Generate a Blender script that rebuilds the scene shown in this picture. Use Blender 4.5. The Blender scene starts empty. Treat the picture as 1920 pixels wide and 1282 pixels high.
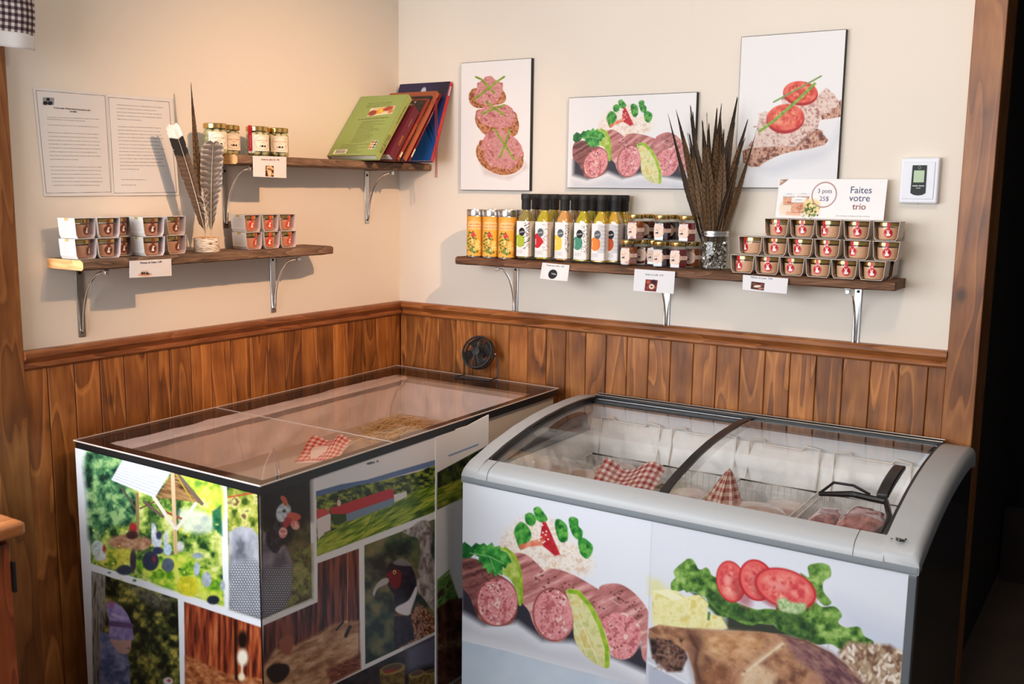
import bpy, bmesh, math, random
import numpy as np
from mathutils import Vector, Matrix, Euler

# ------------------------------------------------------------------ camera, light, exposure
C = bpy.context.scene.collection
SC = bpy.context.scene
W, H = 1920, 1282
FPX, YAW, PITCH, ROLL = 1869.2945, 2.1468329, -0.1512710, 0.0128158
CAM = np.array([2.4171677, -2.9333305, 1.4716])
cf = np.array([math.cos(PITCH) * math.cos(YAW), math.cos(PITCH) * math.sin(YAW), math.sin(PITCH)])
cr = np.array([math.sin(YAW), -math.cos(YAW), 0.0])
cu = np.cross(cr, cf)
cr, cu = math.cos(ROLL) * cr + math.sin(ROLL) * cu, -math.sin(ROLL) * cr + math.cos(ROLL) * cu


def project(X):
    d = X - CAM
    z = d @ cf
    return W / 2 + FPX * (d @ cr) / z, H / 2 - FPX * (d @ cu) / z


cd = bpy.data.cameras.new('camera')
cam = bpy.data.objects.new('camera', cd)
C.objects.link(cam)
mw = Matrix(((cr[0], cu[0], -cf[0], CAM[0]), (cr[1], cu[1], -cf[1], CAM[1]), (cr[2], cu[2], -cf[2], CAM[2]), (0, 0, 0, 1)))
cam.matrix_world = mw
cd.sensor_width = 36
cd.lens = FPX / W * 36
cd.clip_start = 0.02
cd.dof.use_dof = True
cd.dof.focus_distance = 3.25
cd.dof.aperture_fstop = 5.6
SC.camera = cam

SC.view_settings.view_transform = 'Standard'
SC.view_settings.look = 'None'
SC.view_settings.exposure = 0.0
SC.view_settings.gamma = 1
SC.view_settings.use_curve_mapping = False

world = bpy.data.worlds.new('world')
SC.world = world
world.use_nodes = True
bg = world.node_tree.nodes['Background']
bg.inputs[0].default_value = (0.92, 0.95, 1.0, 1)
bg.inputs[1].default_value = 0.24


def light(name, kind, loc, target, energy, col, size=0.1, size_y=None, spot=None, blend=0.5):
    l = bpy.data.lights.new(name, kind)
    l.energy = energy
    l.color = col
    if kind == 'AREA':
        l.shape = 'RECTANGLE'
        l.size = size
        l.size_y = size_y or size
    else:
        l.shadow_soft_size = size
    if kind == 'SPOT':
        l.spot_size = spot
        l.spot_blend = blend
    o = bpy.data.objects.new(name, l)
    C.objects.link(o)
    o.location = loc
    o.rotation_euler = (Vector(target) - Vector(loc)).to_track_quat('-Z', 'Y').to_euler()
    return o


# daylight coming in through the window in the left wall, beside the camera
light('window_daylight', 'AREA', (-0.02, -2.45, 1.5), (1.0, -1.75, 1.20), 46, (0.88, 0.94, 1.0), 1.35, 1.2)
# daylight from the shop windows behind and left of the camera
light('shop_window_daylight', 'AREA', (0.9, -4.6, 1.7), (1.1, 0.0, 1.1), 82, (0.93, 0.96, 1.0), 1.8, 1.3)
# warm ceiling lamp
light('ceiling_lamp', 'SPOT', (1.98, -1.13, 2.37), (0.0, -0.52, 1.22), 150, (1.0, 0.58, 0.32), 0.02, spot=math.radians(56), blend=1.0)
light('ceiling_lamp_wide', 'POINT', (2.0, -1.3, 2.37), (1, 0, 1), 15, (1.0, 0.84, 0.70), 0.08)

SC.cycles.max_bounces = 9
SC.cycles.transparent_max_bounces = 24
SC.cycles.caustics_reflective = False
SC.cycles.caustics_refractive = False

R = random.Random(7)


# ------------------------------------------------------------------ helpers: colour, noise
def lin(c):
    c = np.asarray(c, float) / 255.0
    return np.where(c <= 0.04045, c / 12.92, ((c + 0.055) / 1.055) ** 2.4)


def rgb(*c):
    return tuple(float(v) for v in lin(c)) + (1.0,)


def _hash(ix, iy, seed):
    h = (ix.astype(np.int64) * 374761393 + iy.astype(np.int64) * 668265263 + seed * 974634777) & 0xFFFFFFFF
    h = ((h ^ (h >> 13)) * 1274126177) & 0xFFFFFFFF
    return ((h ^ (h >> 16)) & 0xFFFF) / 65535.0


def vnoise(x, y, seed=0):
    ix = np.floor(x); iy = np.floor(y)
    fx = x - ix; fy = y - iy
    fx = fx * fx * (3 - 2 * fx); fy = fy * fy * (3 - 2 * fy)
    a = _hash(ix, iy, seed); b = _hash(ix + 1, iy, seed); c = _hash(ix, iy + 1, seed); d = _hash(ix + 1, iy + 1, seed)
    return (a * (1 - fx) + b * fx) * (1 - fy) + (c * (1 - fx) + d * fx) * fy


def fbm(x, y, seed=0, octv=3):
    s = 0; a = 0.5; t = 0
    for k in range(octv):
        s = s + a * vnoise(x * 2 ** k + 17.3 * k, y * 2 ** k + 5.1 * k, seed + k)
        t += a; a *= 0.55
    return s / t


def ramp(cols, sx, sy=None, seed=0, octv=3, rot=0.0, lo=0.25, hi=0.75):
    """a texture function (x, y) -> colours running through cols by noise"""
    sy = sy or sx
    cols = np.asarray(cols, float)
    cr_, sr_ = math.cos(rot), math.sin(rot)

    def f(x, y):
        n = fbm((x * cr_ + y * sr_) / sx, (-x * sr_ + y * cr_) / sy, seed, octv)
        t = np.clip((n - lo) / (hi - lo), 0, 1) * (len(cols) - 1)
        i = np.minimum(t.astype(int), len(cols) - 2)
        w = (t - i)[..., None]
        return cols[i] * (1 - w) + cols[i + 1] * w
    return f


def lgrad(p0, p1, c0, c1, tex=None, amt=0.5):
    """colour running from c0 at p0 to c1 at p1"""
    p0 = np.array(p0, float); p1 = np.array(p1, float); d = p1 - p0; L = d @ d
    c0 = np.array(c0, float); c1 = np.array(c1, float)

    def f(x, y):
        t = np.clip(((x - p0[0]) * d[0] + (y - p0[1]) * d[1]) / L, 0, 1)[..., None]
        c = c0 * (1 - t) + c1 * t
        if tex is not None:
            c = c * (1 - amt) + tex(x, y) * amt
        return c
    return f


def smooth_pts(pts, n=5):
    P = np.asarray(pts, float); m = len(P); out = []
    for i in range(m):
        a, b, c, d = P[(i - 1) % m], P[i], P[(i + 1) % m], P[(i + 2) % m]
        for k in range(n):
            t = k / n
            out.append(0.5 * ((2 * b) + (-a + c) * t + (2 * a - 5 * b + 4 * c - d) * t * t + (-a + 3 * b - 3 * c + d) * t ** 3))
    return np.array(out)


class Art:
    """a printed picture: a fine grid whose vertices are coloured; X, Y are the drawing coordinates of every vertex"""

    def __init__(self, X, Y, white=(255, 255, 255), base=(255, 255, 255), gain=0.86):
        self.X, self.Y = X, Y
        self.col = np.zeros(X.shape + (3,)) + np.asarray(base, float)
        self.white = lin(white); self.gain = gain
        self.o = (0, 0, 1.0)

    def frame(self, ox, oy, s):
        self.o = (ox, oy, s)      # following coordinates are read as (ox + x*s, oy + y*s)
        return self

    def _xy(self):
        ox, oy, s = self.o
        return (self.X - ox) / s, (self.Y - oy) / s

    def _win(self, x0, y0, x1, y1):
        x, y = self._xy()
        m = (x > x0) & (x < x1) & (y > y0) & (y < y1)
        r = np.flatnonzero(m.any(1)); c = np.flatnonzero(m.any(0))
        if not len(r) or not len(c):
            return None
        sl = (slice(r[0], r[-1] + 1), slice(c[0], c[-1] + 1))
        return sl, x[sl], y[sl]

    def _put(self, sl, a, col, x, y):
        c = col(x, y) if callable(col) else np.asarray(col, float)
        a = a[..., None]
        self.col[sl] = self.col[sl] * (1 - a) + c * a

    def poly(self, pts, col, soft=1.5, smooth=False, al=1.0):
        if smooth:
            pts = smooth_pts(pts)
        P = np.asarray(pts, float)
        w = self._win(P[:, 0].min() - soft, P[:, 1].min() - soft, P[:, 0].max() + soft, P[:, 1].max() + soft)
        if w is None:
            return self
        sl, x, y = w
        ins = np.zeros(x.shape, bool); d2 = np.full(x.shape, 1e18)
        Q = np.roll(P, -1, 0)
        for (ax, ay), (bx, by) in zip(P, Q):
            ex, ey = bx - ax, by - ay
            L = ex * ex + ey * ey + 1e-12
            t = np.clip(((x - ax) * ex + (y - ay) * ey) / L, 0, 1)
            d2 = np.minimum(d2, (x - ax - t * ex) ** 2 + (y - ay - t * ey) ** 2)
            if ay != by:
                cond = (ay > y) != (by > y)
                ins ^= cond & (x < ex * (y - ay) / (by - ay) + ax)
        d = np.sqrt(d2); d = np.where(ins, d, -d)
        a = np.clip(0.5 + d / (2 * soft), 0, 1) * al
        self._put(sl, a, col, x, y)
        return self

    def ell(self, cx, cy, rx, ry, col, ang=0, soft=1.5, al=1.0):
        r = max(rx, ry) + soft
        w = self._win(cx - r, cy - r, cx + r, cy + r)
        if w is None:
            return self
        sl, x, y = w
        ca, sa = math.cos(math.radians(ang)), math.sin(math.radians(ang))
        u = ((x - cx) * ca + (y - cy) * sa) / rx; v = (-(x - cx) * sa + (y - cy) * ca) / ry
        d = (1 - np.sqrt(u * u + v * v)) * min(rx, ry)
        self._put(sl, np.clip(0.5 + d / (2 * soft), 0, 1) * al, col, x, y)
        return self

    def line(self, pts, wd, col, soft=1.2, al=1.0, closed=False):
        P = np.asarray(pts, float)
        r = wd / 2 + soft
        w = self._win(P[:, 0].min() - r, P[:, 1].min() - r, P[:, 0].max() + r, P[:, 1].max() + r)
        if w is None:
            return self
        sl, x, y = w
        d2 = np.full(x.shape, 1e18)
        Q = np.roll(P, -1, 0) if closed else P[1:]
        for (ax, ay), (bx, by) in zip(P, Q):
            ex, ey = bx - ax, by - ay
            L = ex * ex + ey * ey + 1e-12
            t = np.clip(((x - ax) * ex + (y - ay) * ey) / L, 0, 1)
            d2 = np.minimum(d2, (x - ax - t * ex) ** 2 + (y - ay - t * ey) ** 2)
        a = np.clip(0.5 + (wd / 2 - np.sqrt(d2)) / (2 * soft) * 1.0, 0, 1) * al
        self._put(sl, a, col, x, y)
        return self

    def all(self, col, al=1.0):
        x, y = self._xy()
        self._put((slice(None), slice(None)), np.full(x.shape, al), col, x, y)
        return self

    def scrib(self, x0, y0, x1, y1, h, col, dens=1.0, seed=1, al=0.8):
        """one line of small unreadable print"""
        L = math.hypot(x1 - x0, y1 - y0); rr = random.Random(seed)
        t = 0
        while t < L:
            n = h * rr.uniform(1.2, 4.5) / dens
            e = min(t + n, L)
            a = (x0 + (x1 - x0) * t / L, y0 + (y1 - y0) * t / L); b = (x0 + (x1 - x0) * e / L, y0 + (y1 - y0) * e / L)
            self.line([a, b], h * rr.uniform(0.5, 0.8), col, soft=h * 0.3, al=al)
            t = e + h * 1.25
        return self

    def linear(self):
        c = lin(np.clip(self.col, 0, 255)) / self.white * self.gain
        return np.clip(c, 0, 0.95)


# ------------------------------------------------------------------ helpers: meshes
def sgrid(nu, nv):
    u, v = np.meshgrid(np.linspace(0, 1, nu), np.linspace(0, 1, nv))
    return u, v


TEXT = {}


def text2d(s):
    if s not in TEXT:
        cu_ = bpy.data.curves.new('t', 'FONT'); cu_.body = s; cu_.size = 1; cu_.resolution_u = 3
        cu_.align_x = 'CENTER'
        o = bpy.data.objects.new('t', cu_)
        m = bpy.data.meshes.new_from_object(o)
        V = np.array([v.co[:2] for v in m.vertices]); F = [tuple(p.vertices) for p in m.polygons]
        bpy.data.meshes.remove(m); bpy.data.objects.remove(o); bpy.data.curves.remove(cu_)
        TEXT[s] = (V, F)
    return TEXT[s]


class MB:
    """collects shapes; builds ONE mesh object"""

    def __init__(self):
        self.v = []; self.f = []; self.c = {}; self.cur = None; self.sm = []; self.smooth = True

    def add(self, vs, fs):
        b = len(self.v)
        self.v += [tuple(map(float, p)) for p in vs]
        self.f += [tuple(b + i for i in f) for f in fs]
        self.sm += [self.smooth] * len(fs)
        if self.cur is not None:
            for i in range(b, len(self.v)):
                self.c[i] = self.cur
        return self

    def hue(self, col):
        self.cur = None if col is None else tuple(float(x) for x in lin(col))
        return self

    def box(self, x0, x1, y0, y1, z0, z1, mat=None):
        vs = [(x, y, z) for z in (z0, z1) for y in (y0, y1) for x in (x0, x1)]
        if mat is not None:
            vs = [mat @ Vector(p) for p in vs]
        s = self.smooth; self.smooth = False
        self.add(vs, [(0, 2, 3, 1), (4, 5, 7, 6), (0, 1, 5, 4), (2, 6, 7, 3), (0, 4, 6, 2), (1, 3, 7, 5)])
        self.smooth = s
        return self

    def hexa(self, p):
        """8 points: bottom ring then top ring"""
        s = self.smooth; self.smooth = False
        self.add(p, [(3, 2, 1, 0), (4, 5, 6, 7), (0, 1, 5, 4), (1, 2, 6, 5), (2, 3, 7, 6), (3, 0, 4, 7)])
        self.smooth = s
        return self

    def prism(self, poly, ax, a, b):
        """polygon in the two other axes (cyclic order) extruded along ax"""
        def P(q, w):
            return {0: (w, q[0], q[1]), 1: (q[0], w, q[1]), 2: (q[0], q[1], w)}[ax]
        n = len(poly)
        s = self.smooth; self.smooth = False
        self.add([P(q, a) for q in poly] + [P(q, b) for q in poly],
                 [tuple(range(n)), tuple(range(2 * n - 1, n - 1, -1))] + [(i, i + n, (i + 1) % n + n, (i + 1) % n) for i in range(n)])
        self.smooth = s
        return self

    def lathe(self, prof, c=(0, 0, 0), n=24, mat=None, cap=True, sq=None):
        """prof: (radius, z) from bottom to top; sq: superellipse exponent for rounded squares"""
        vs = []
        for r, z in prof:
            for k in range(n):
                a = 2 * math.pi * k / n
                ca, sa = math.cos(a), math.sin(a)
                if sq:
                    m = (abs(ca) ** sq + abs(sa) ** sq) ** (-1 / sq)
                    ca *= m; sa *= m
                vs.append((c[0] + r * ca, c[1] + r * sa, c[2] + z))
        if mat is not None:
            vs = [mat @ Vector(p) for p in vs]
        fs = [(i * n + k, i * n + (k + 1) % n, (i + 1) * n + (k + 1) % n, (i + 1) * n + k) for i in range(len(prof) - 1) for k in range(n)]
        if cap:
            fs += [tuple(range(n - 1, -1, -1)), tuple((len(prof) - 1) * n + k for k in range(n))]
        return self.add(vs, fs)

    def tube(self, pts, r, n=8, closed=False, flat=None):
        pts = [Vector(p) for p in pts]; m = len(pts); vs = []
        up = Vector((0, 0, 1)); prev = None
        for i, p in enumerate(pts):
            if closed:
                t = (pts[(i + 1) % m] - pts[(i - 1) % m])
            else:
                t = (pts[min(i + 1, m - 1)] - pts[max(i - 1, 0)])
            t.normalize()
            if prev is None:
                a = t.cross(up)
                if a.length < 1e-3:
                    a = t.cross(Vector((1, 0, 0)))
            else:
                a = prev - t * prev.dot(t)
            a.normalize(); prev = a; b = t.cross(a)
            rr = r[i] if isinstance(r, (list, tuple)) else r
            for k in range(n):
                g = 2 * math.pi * k / n
                vs.append(p + a * (rr * math.cos(g)) + b * (rr * math.sin(g)))
        fs = []
        for i in range(m if closed else m - 1):
            j = (i + 1) % m
            fs += [(i * n + k, i * n + (k + 1) % n, j * n + (k + 1) % n, j * n + k) for k in range(n)]
        if not closed:
            fs += [tuple(range(n - 1, -1, -1)), tuple((m - 1) * n + k for k in range(n))]
        return self.add(vs, fs)

    def grid(self, f, nu, nv, flip=False):
        vs = [f(i / (nu - 1), j / (nv - 1)) for j in range(nv) for i in range(nu)]
        fs = []
        for j in range(nv - 1):
            for i in range(nu - 1):
                q = (j * nu + i, j * nu + i + 1, (j + 1) * nu + i + 1, (j + 1) * nu + i)
                fs.append(q[::-1] if flip else q)
        return self.add(vs, fs)

    def text(self, s, place, h, col=None, u0=0.0, v0=0.0):
        """place(u, v) -> point; text of cap height h centred on u0, baseline v0"""
        V, F = text2d(s)
        if col is not None:
            self.hue(col)
        k = h / 0.69
        sm = self.smooth; self.smooth = False
        self.add([place(u0 + x * k, v0 + y * k) for x, y in V], F)
        self.smooth = sm
        return self

    def build(self, name, mat, parent=None, smooth_angle=40, bevel=0, seg=2, normals=True):
        me = bpy.data.meshes.new(name)
        me.from_pydata(self.v, [], self.f)
        me.update()
        if normals:
            bm = bmesh.new(); bm.from_mesh(me)
            bmesh.ops.recalc_face_normals(bm, faces=bm.faces)
            bm.to_mesh(me); bm.free()
        if self.c:
            a = me.color_attributes.new('Col', 'FLOAT_COLOR', 'POINT')
            arr = np.ones((len(self.v), 4), np.float32)
            for i, c in self.c.items():
                arr[i, :3] = c
            a.data.foreach_set('color', arr.ravel())
        if smooth_angle:
            me.shade_smooth()
            me.set_sharp_from_angle(angle=math.radians(smooth_angle))
        return link(name, me, mat, parent, bevel, seg)


def link(name, me, mat, parent=None, bevel=0, seg=2):
    o = bpy.data.objects.new(name, me)
    C.objects.link(o)
    if mat is not None:
        me.materials.append(mat)
    if parent is not None:
        o.parent = parent
    if bevel:
        b = o.modifiers.new('bevel', 'BEVEL'); b.width = bevel; b.segments = seg; b.limit_method = 'ANGLE'
        b.angle_limit = math.radians(40)
    return o


def art_obj(name, S, art, mat, parent=None, texts=()):
    """one mesh: the coloured grid S (v, u, 3) plus lettering faces; texts: (verts, faces, colour, white)"""
    nv, nu = S.shape[:2]
    V = S.reshape(-1, 3)
    i = np.arange(nv * nu).reshape(nv, nu)
    q = np.stack([i[:-1, :-1], i[1:, :-1], i[1:, 1:], i[:-1, 1:]], -1).reshape(-1, 4)
    col = art.linear().reshape(-1, 3)
    tv, tf, tc = [], [], []
    base = len(V)
    for vs, fs, c in texts:
        b = base + len(tv)
        tv += [tuple(p) for p in vs]; tf += [tuple(b + k for k in f) for f in fs]
        cc = np.clip(lin(c) / art.white * art.gain, 0, 0.95)
        tc += [tuple(cc)] * len(vs)
    me = bpy.data.meshes.new(name)
    if tv:
        V = np.vstack([V, np.array(tv)]); col = np.vstack([col, np.array(tc)])
    nl = q.size + sum(len(f) for f in tf)
    me.vertices.add(len(V)); me.vertices.foreach_set('co', V.astype(np.float32).ravel())
    me.loops.add(nl); me.polygons.add(len(q) + len(tf))
    loops = np.concatenate([q.ravel()] + [np.array(f) for f in tf]) if tf else q.ravel()
    me.loops.foreach_set('vertex_index', loops.astype(np.int32))
    tot = np.concatenate([np.full(len(q), 4), np.array([len(f) for f in tf], int)]) if tf else np.full(len(q), 4)
    start = np.concatenate([[0], np.cumsum(tot)[:-1]])
    me.polygons.foreach_set('loop_start', start.astype(np.int32))
    me.polygons.foreach_set('loop_total', tot.astype(np.int32))
    me.update(); me.validate()
    a = me.color_attributes.new('Col', 'FLOAT_COLOR', 'POINT')
    a.data.foreach_set('color', np.hstack([col, np.ones((len(col), 1))]).astype(np.float32).ravel())
    return link(name, me, mat, parent)


def quadS(a, b, c, d, nu, nv):
    """bilinear surface through TL a, TR b, BR c, BL d"""
    u, v = sgrid(nu, nv)
    a, b, c, d = [np.array(p, float) for p in (a, b, c, d)]
    u = u[..., None]; v = v[..., None]
    return (a * (1 - u) + b * u) * (1 - v) + (d * (1 - u) + c * u) * v


def thing(name, label, cat, loc=(0, 0, 0), rz=0, group=None):
    o = bpy.data.objects.new(name, None); C.objects.link(o)
    o.empty_display_size = 0.05
    o.location = loc; o.rotation_euler = (0, 0, rz)
    return tag(o, label, cat, group)


def tag(o, label, cat, group=None, kind=None):
    o['label'] = label; o['category'] = cat
    if group:
        o['group'] = group
    if kind:
        o['kind'] = kind
    return o


def struct(o, label=None):
    o['kind'] = 'structure'
    if label:
        o['label'] = label
    return o


def dup(root, loc=None, rz=None, label=None, group=None, scale=None):
    r = root.copy(); C.objects.link(r)
    if loc is not None:
        r.location = loc
    if rz is not None:
        r.rotation_euler = (0, 0, rz)
    if scale:
        r.scale = scale
    if label:
        r['label'] = label
    if group:
        r['group'] = group
    for ch in list(root.children):
        c = ch.copy(); C.objects.link(c); c.parent = r
        for g in ch.children:
            d = g.copy(); C.objects.link(d); d.parent = c
    return r


# ------------------------------------------------------------------ materials
def mat(name, col=(200, 200, 200), rough=0.5, metal=0.0, spec=0.5, noise=0.0, nscale=8.0, bump=0.0, bscale=60.0, coat=0.0, attr=False, sheen=0.0, trans=0.0):
    m = bpy.data.materials.new(name); m.use_nodes = True
    nt = m.node_tree; n = nt.nodes; L = nt.links
    b = n['Principled BSDF']
    b.inputs['Roughness'].default_value = rough
    b.inputs['Metallic'].default_value = metal
    b.inputs['Specular IOR Level'].default_value = spec
    b.inputs['Coat Weight'].default_value = coat
    b.inputs['Coat Roughness'].default_value = 0.08
    b.inputs['Transmission Weight'].default_value = trans
    tc = n.new('ShaderNodeTexCoord')
    if attr:
        a = n.new('ShaderNodeAttribute'); a.attribute_name = 'Col'
        src = a.outputs['Color']
    else:
        r_ = n.new('ShaderNodeRGB'); r_.outputs[0].default_value = rgb(*col); src = r_.outputs[0]
    if noise:
        nz = n.new('ShaderNodeTexNoise'); nz.inputs['Scale'].default_value = nscale; nz.inputs['Detail'].default_value = 4
        L.new(tc.outputs['Object'], nz.inputs['Vector'])
        mr = n.new('ShaderNodeMapRange'); mr.inputs[1].default_value = 0.3; mr.inputs[2].default_value = 0.7
        mr.inputs[3].default_value = 1 - noise; mr.inputs[4].default_value = 1 + noise
        L.new(nz.outputs['Fac'], mr.inputs[0])
        mx = n.new('ShaderNodeVectorMath'); mx.operation = 'SCALE'
        L.new(src, mx.inputs[0]); L.new(mr.outputs[0], mx.inputs['Scale'])
        src = mx.outputs[0]
    L.new(src, b.inputs['Base Color'])
    if bump:
        nb = n.new('ShaderNodeTexNoise'); nb.inputs['Scale'].default_value = bscale; nb.inputs['Detail'].default_value = 3
        L.new(tc.outputs['Object'], nb.inputs['Vector'])
        bp = n.new('ShaderNodeBump'); bp.inputs['Strength'].default_value = bump; bp.inputs['Distance'].default_value = 0.002
        L.new(nb.outputs['Fac'], bp.inputs['Height']); L.new(bp.outputs[0], b.inputs['Normal'])
    return m


def glass_mat(name, tint=(255, 255, 255), refl=1.0, rough=0.02, alpha=0.0):
    """thin clear pane: lets the light through and mirrors at grazing angles"""
    m = bpy.data.materials.new(name); m.use_nodes = True
    nt = m.node_tree; n = nt.nodes; L = nt.links
    n.remove(n['Principled BSDF'])
    t = n.new('ShaderNodeBsdfTransparent'); t.inputs[0].default_value = rgb(*tint)
    g = n.new('ShaderNodeBsdfGlossy'); g.inputs['Roughness'].default_value = rough
    g.inputs['Color'].default_value = (1, 1, 1, 1)
    lw = n.new('ShaderNodeLayerWeight'); lw.inputs[0].default_value = 0.5
    pw = n.new('ShaderNodeMath'); pw.operation = 'POWER'; pw.inputs[1].default_value = 5
    L.new(lw.outputs['Facing'], pw.inputs[0])
    mu = n.new('ShaderNodeMath'); mu.operation = 'MULTIPLY_ADD'; mu.inputs[1].default_value = 0.96 * refl; mu.inputs[2].default_value = 0.04 * refl; mu.use_clamp = True
    L.new(pw.outputs[0], mu.inputs[0])
    mx = n.new('ShaderNodeMixShader')
    L.new(mu.outputs[0], mx.inputs[0]); L.new(t.outputs[0], mx.inputs[1]); L.new(g.outputs[0], mx.inputs[2])
    L.new(mx.outputs[0], n['Material Output'].inputs[0])
    return m


def wood_mat(name, dark, mid, light_, axis=2, rough=0.45, coat=0.15, gs=1.0, knots=0.5, tone=True, spec=0.4, ring=8, bump=0.25):
    """planks of stained pine: grain runs along axis; the 'Col' attribute shifts every board"""
    m = bpy.data.materials.new(name); m.use_nodes = True
    nt = m.node_tree; n = nt.nodes; L = nt.links
    b = n['Principled BSDF']
    b.inputs['Roughness'].default_value = rough; b.inputs['Specular IOR Level'].default_value = spec
    b.inputs['Coat Weight'].default_value = coat; b.inputs['Coat Roughness'].default_value = 0.25
    tc = n.new('ShaderNodeTexCoord')
    at = n.new('ShaderNodeAttribute'); at.attribute_name = 'Col'
    # shift each board's grain by its own amount
    sc = n.new('ShaderNodeVectorMath'); sc.operation = 'SCALE'; sc.inputs['Scale'].default_value = 7.3 if tone else 0.0
    L.new(at.outputs['Color'], sc.inputs[0])
    ad = n.new('ShaderNodeVectorMath'); ad.operation = 'ADD'
    L.new(tc.outputs['Object'], ad.inputs[0]); L.new(sc.outputs[0], ad.inputs[1])
    mp = n.new('ShaderNodeMapping')
    s = [1.0, 1.0, 1.0]; s[axis] = 0.13
    mp.inputs['Scale'].default_value = s
    L.new(ad.outputs[0], mp.inputs['Vector'])
    n1 = n.new('ShaderNodeTexNoise'); n1.inputs['Scale'].default_value = 9 * gs; n1.inputs['Detail'].default_value = 2; n1.inputs['Distortion'].default_value = 0.5
    L.new(mp.outputs[0], n1.inputs['Vector'])
    # contour rings of the smooth noise = cathedral grain
    mul = n.new('ShaderNodeMath'); mul.operation = 'MULTIPLY'; mul.inputs[1].default_value = ring
    L.new(n1.outputs['Fac'], mul.inputs[0])
    fr_ = n.new('ShaderNodeMath'); fr_.operation = 'FRACT'; L.new(mul.outputs[0], fr_.inputs[0])
    rr_ = n.new('ShaderNodeValToRGB'); re = rr_.color_ramp.elements
    re[0].position = 0.0; re[0].color = (0.45, 0.45, 0.45, 1); re[1].position = 1.0; re[1].color = (0.0, 0.0, 0.0, 1)
    for p_, v_ in ((.10, 1.0), (.20, .55), (.75, .32)):
        q_ = re.new(p_); q_.color = (v_, v_, v_, 1)
    L.new(fr_.outputs[0], rr_.inputs[0]); sn = rr_
    n2 = n.new('ShaderNodeTexNoise'); n2.inputs['Scale'].default_value = 110 * gs; n2.inputs['Detail'].default_value = 3
    L.new(mp.outputs[0], n2.inputs['Vector'])
    n3 = n.new('ShaderNodeTexNoise'); n3.inputs['Scale'].default_value = 6; n3.inputs['Detail'].default_value = 2
    L.new(ad.outputs[0], n3.inputs['Vector'])
    a1 = n.new('ShaderNodeMath'); a1.operation = 'MULTIPLY_ADD'; a1.inputs[1].default_value = 0.34; a1.inputs[2].default_value = -0.10
    L.new(sn.outputs[0], a1.inputs[0])
    a2 = n.new('ShaderNodeMath'); a2.operation = 'MULTIPLY_ADD'; a2.inputs[1].default_value = 0.36; L.new(n2.outputs['Fac'], a2.inputs[0]); L.new(a1.outputs[0], a2.inputs[2])
    a3 = n.new('ShaderNodeMath'); a3.operation = 'MULTIPLY_ADD'; a3.inputs[1].default_value = 0.62; L.new(n3.outputs['Fac'], a3.inputs[0]); L.new(a2.outputs[0], a3.inputs[2])
    cr_ = n.new('ShaderNodeValToRGB')
    e = cr_.color_ramp.elements
    e[0].position = 0.28; e[0].color = rgb(*dark); e[1].position = 0.82; e[1].color = rgb(*light_)
    em = cr_.color_ramp.elements.new(0.52); em.color = rgb(*mid)
    L.new(a3.outputs[0], cr_.inputs[0])
    col = cr_.outputs[0]
    if knots:
        mk = n.new('ShaderNodeMapping'); sk = [1.0, 1.0, 1.0]; sk[axis] = 0.62
        mk.inputs['Scale'].default_value = sk
        L.new(ad.outputs[0], mk.inputs['Vector'])
        vo = n.new('ShaderNodeTexVoronoi'); vo.inputs['Scale'].default_value = 7.5
        L.new(mk.outputs[0], vo.inputs['Vector'])
        kr = n.new('ShaderNodeValToRGB'); ke = kr.color_ramp.elements
        ke[0].position = 0.045; ke[0].color = (1, 1, 1, 1); ke[1].position = 0.13; ke[1].color = (0, 0, 0, 1)
        L.new(vo.outputs['Distance'], kr.inputs[0])
        km = n.new('ShaderNodeMath'); km.operation = 'MULTIPLY'; km.inputs[1].default_value = knots
        L.new(kr.outputs[0], km.inputs[0])
        mx = n.new('ShaderNodeMix'); mx.data_type = 'RGBA'
        L.new(km.outputs[0], mx.inputs[0]); L.new(col, mx.inputs[6]); mx.inputs[7].default_value = rgb(*[c * 0.35 for c in dark])
        col = mx.outputs[2]
    if tone:
        mr = n.new('ShaderNodeMapRange'); mr.inputs[3].default_value = 0.72; mr.inputs[4].default_value = 1.22
        sp = n.new('ShaderNodeSeparateColor'); L.new(at.outputs['Color'], sp.inputs[0]); L.new(sp.outputs[0], mr.inputs[0])
        vm = n.new('ShaderNodeVectorMath'); vm.operation = 'SCALE'; L.new(col, vm.inputs[0]); L.new(mr.outputs[0], vm.inputs['Scale'])
        col = vm.outputs[0]
    L.new(col, b.inputs['Base Color'])
    bp = n.new('ShaderNodeBump'); bp.inputs['Strength'].default_value = bump; bp.inputs['Distance'].default_value = 0.001
    L.new(a2.outputs[0], bp.inputs['Height']); L.new(bp.outputs[0], b.inputs['Normal'])
    return m


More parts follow.
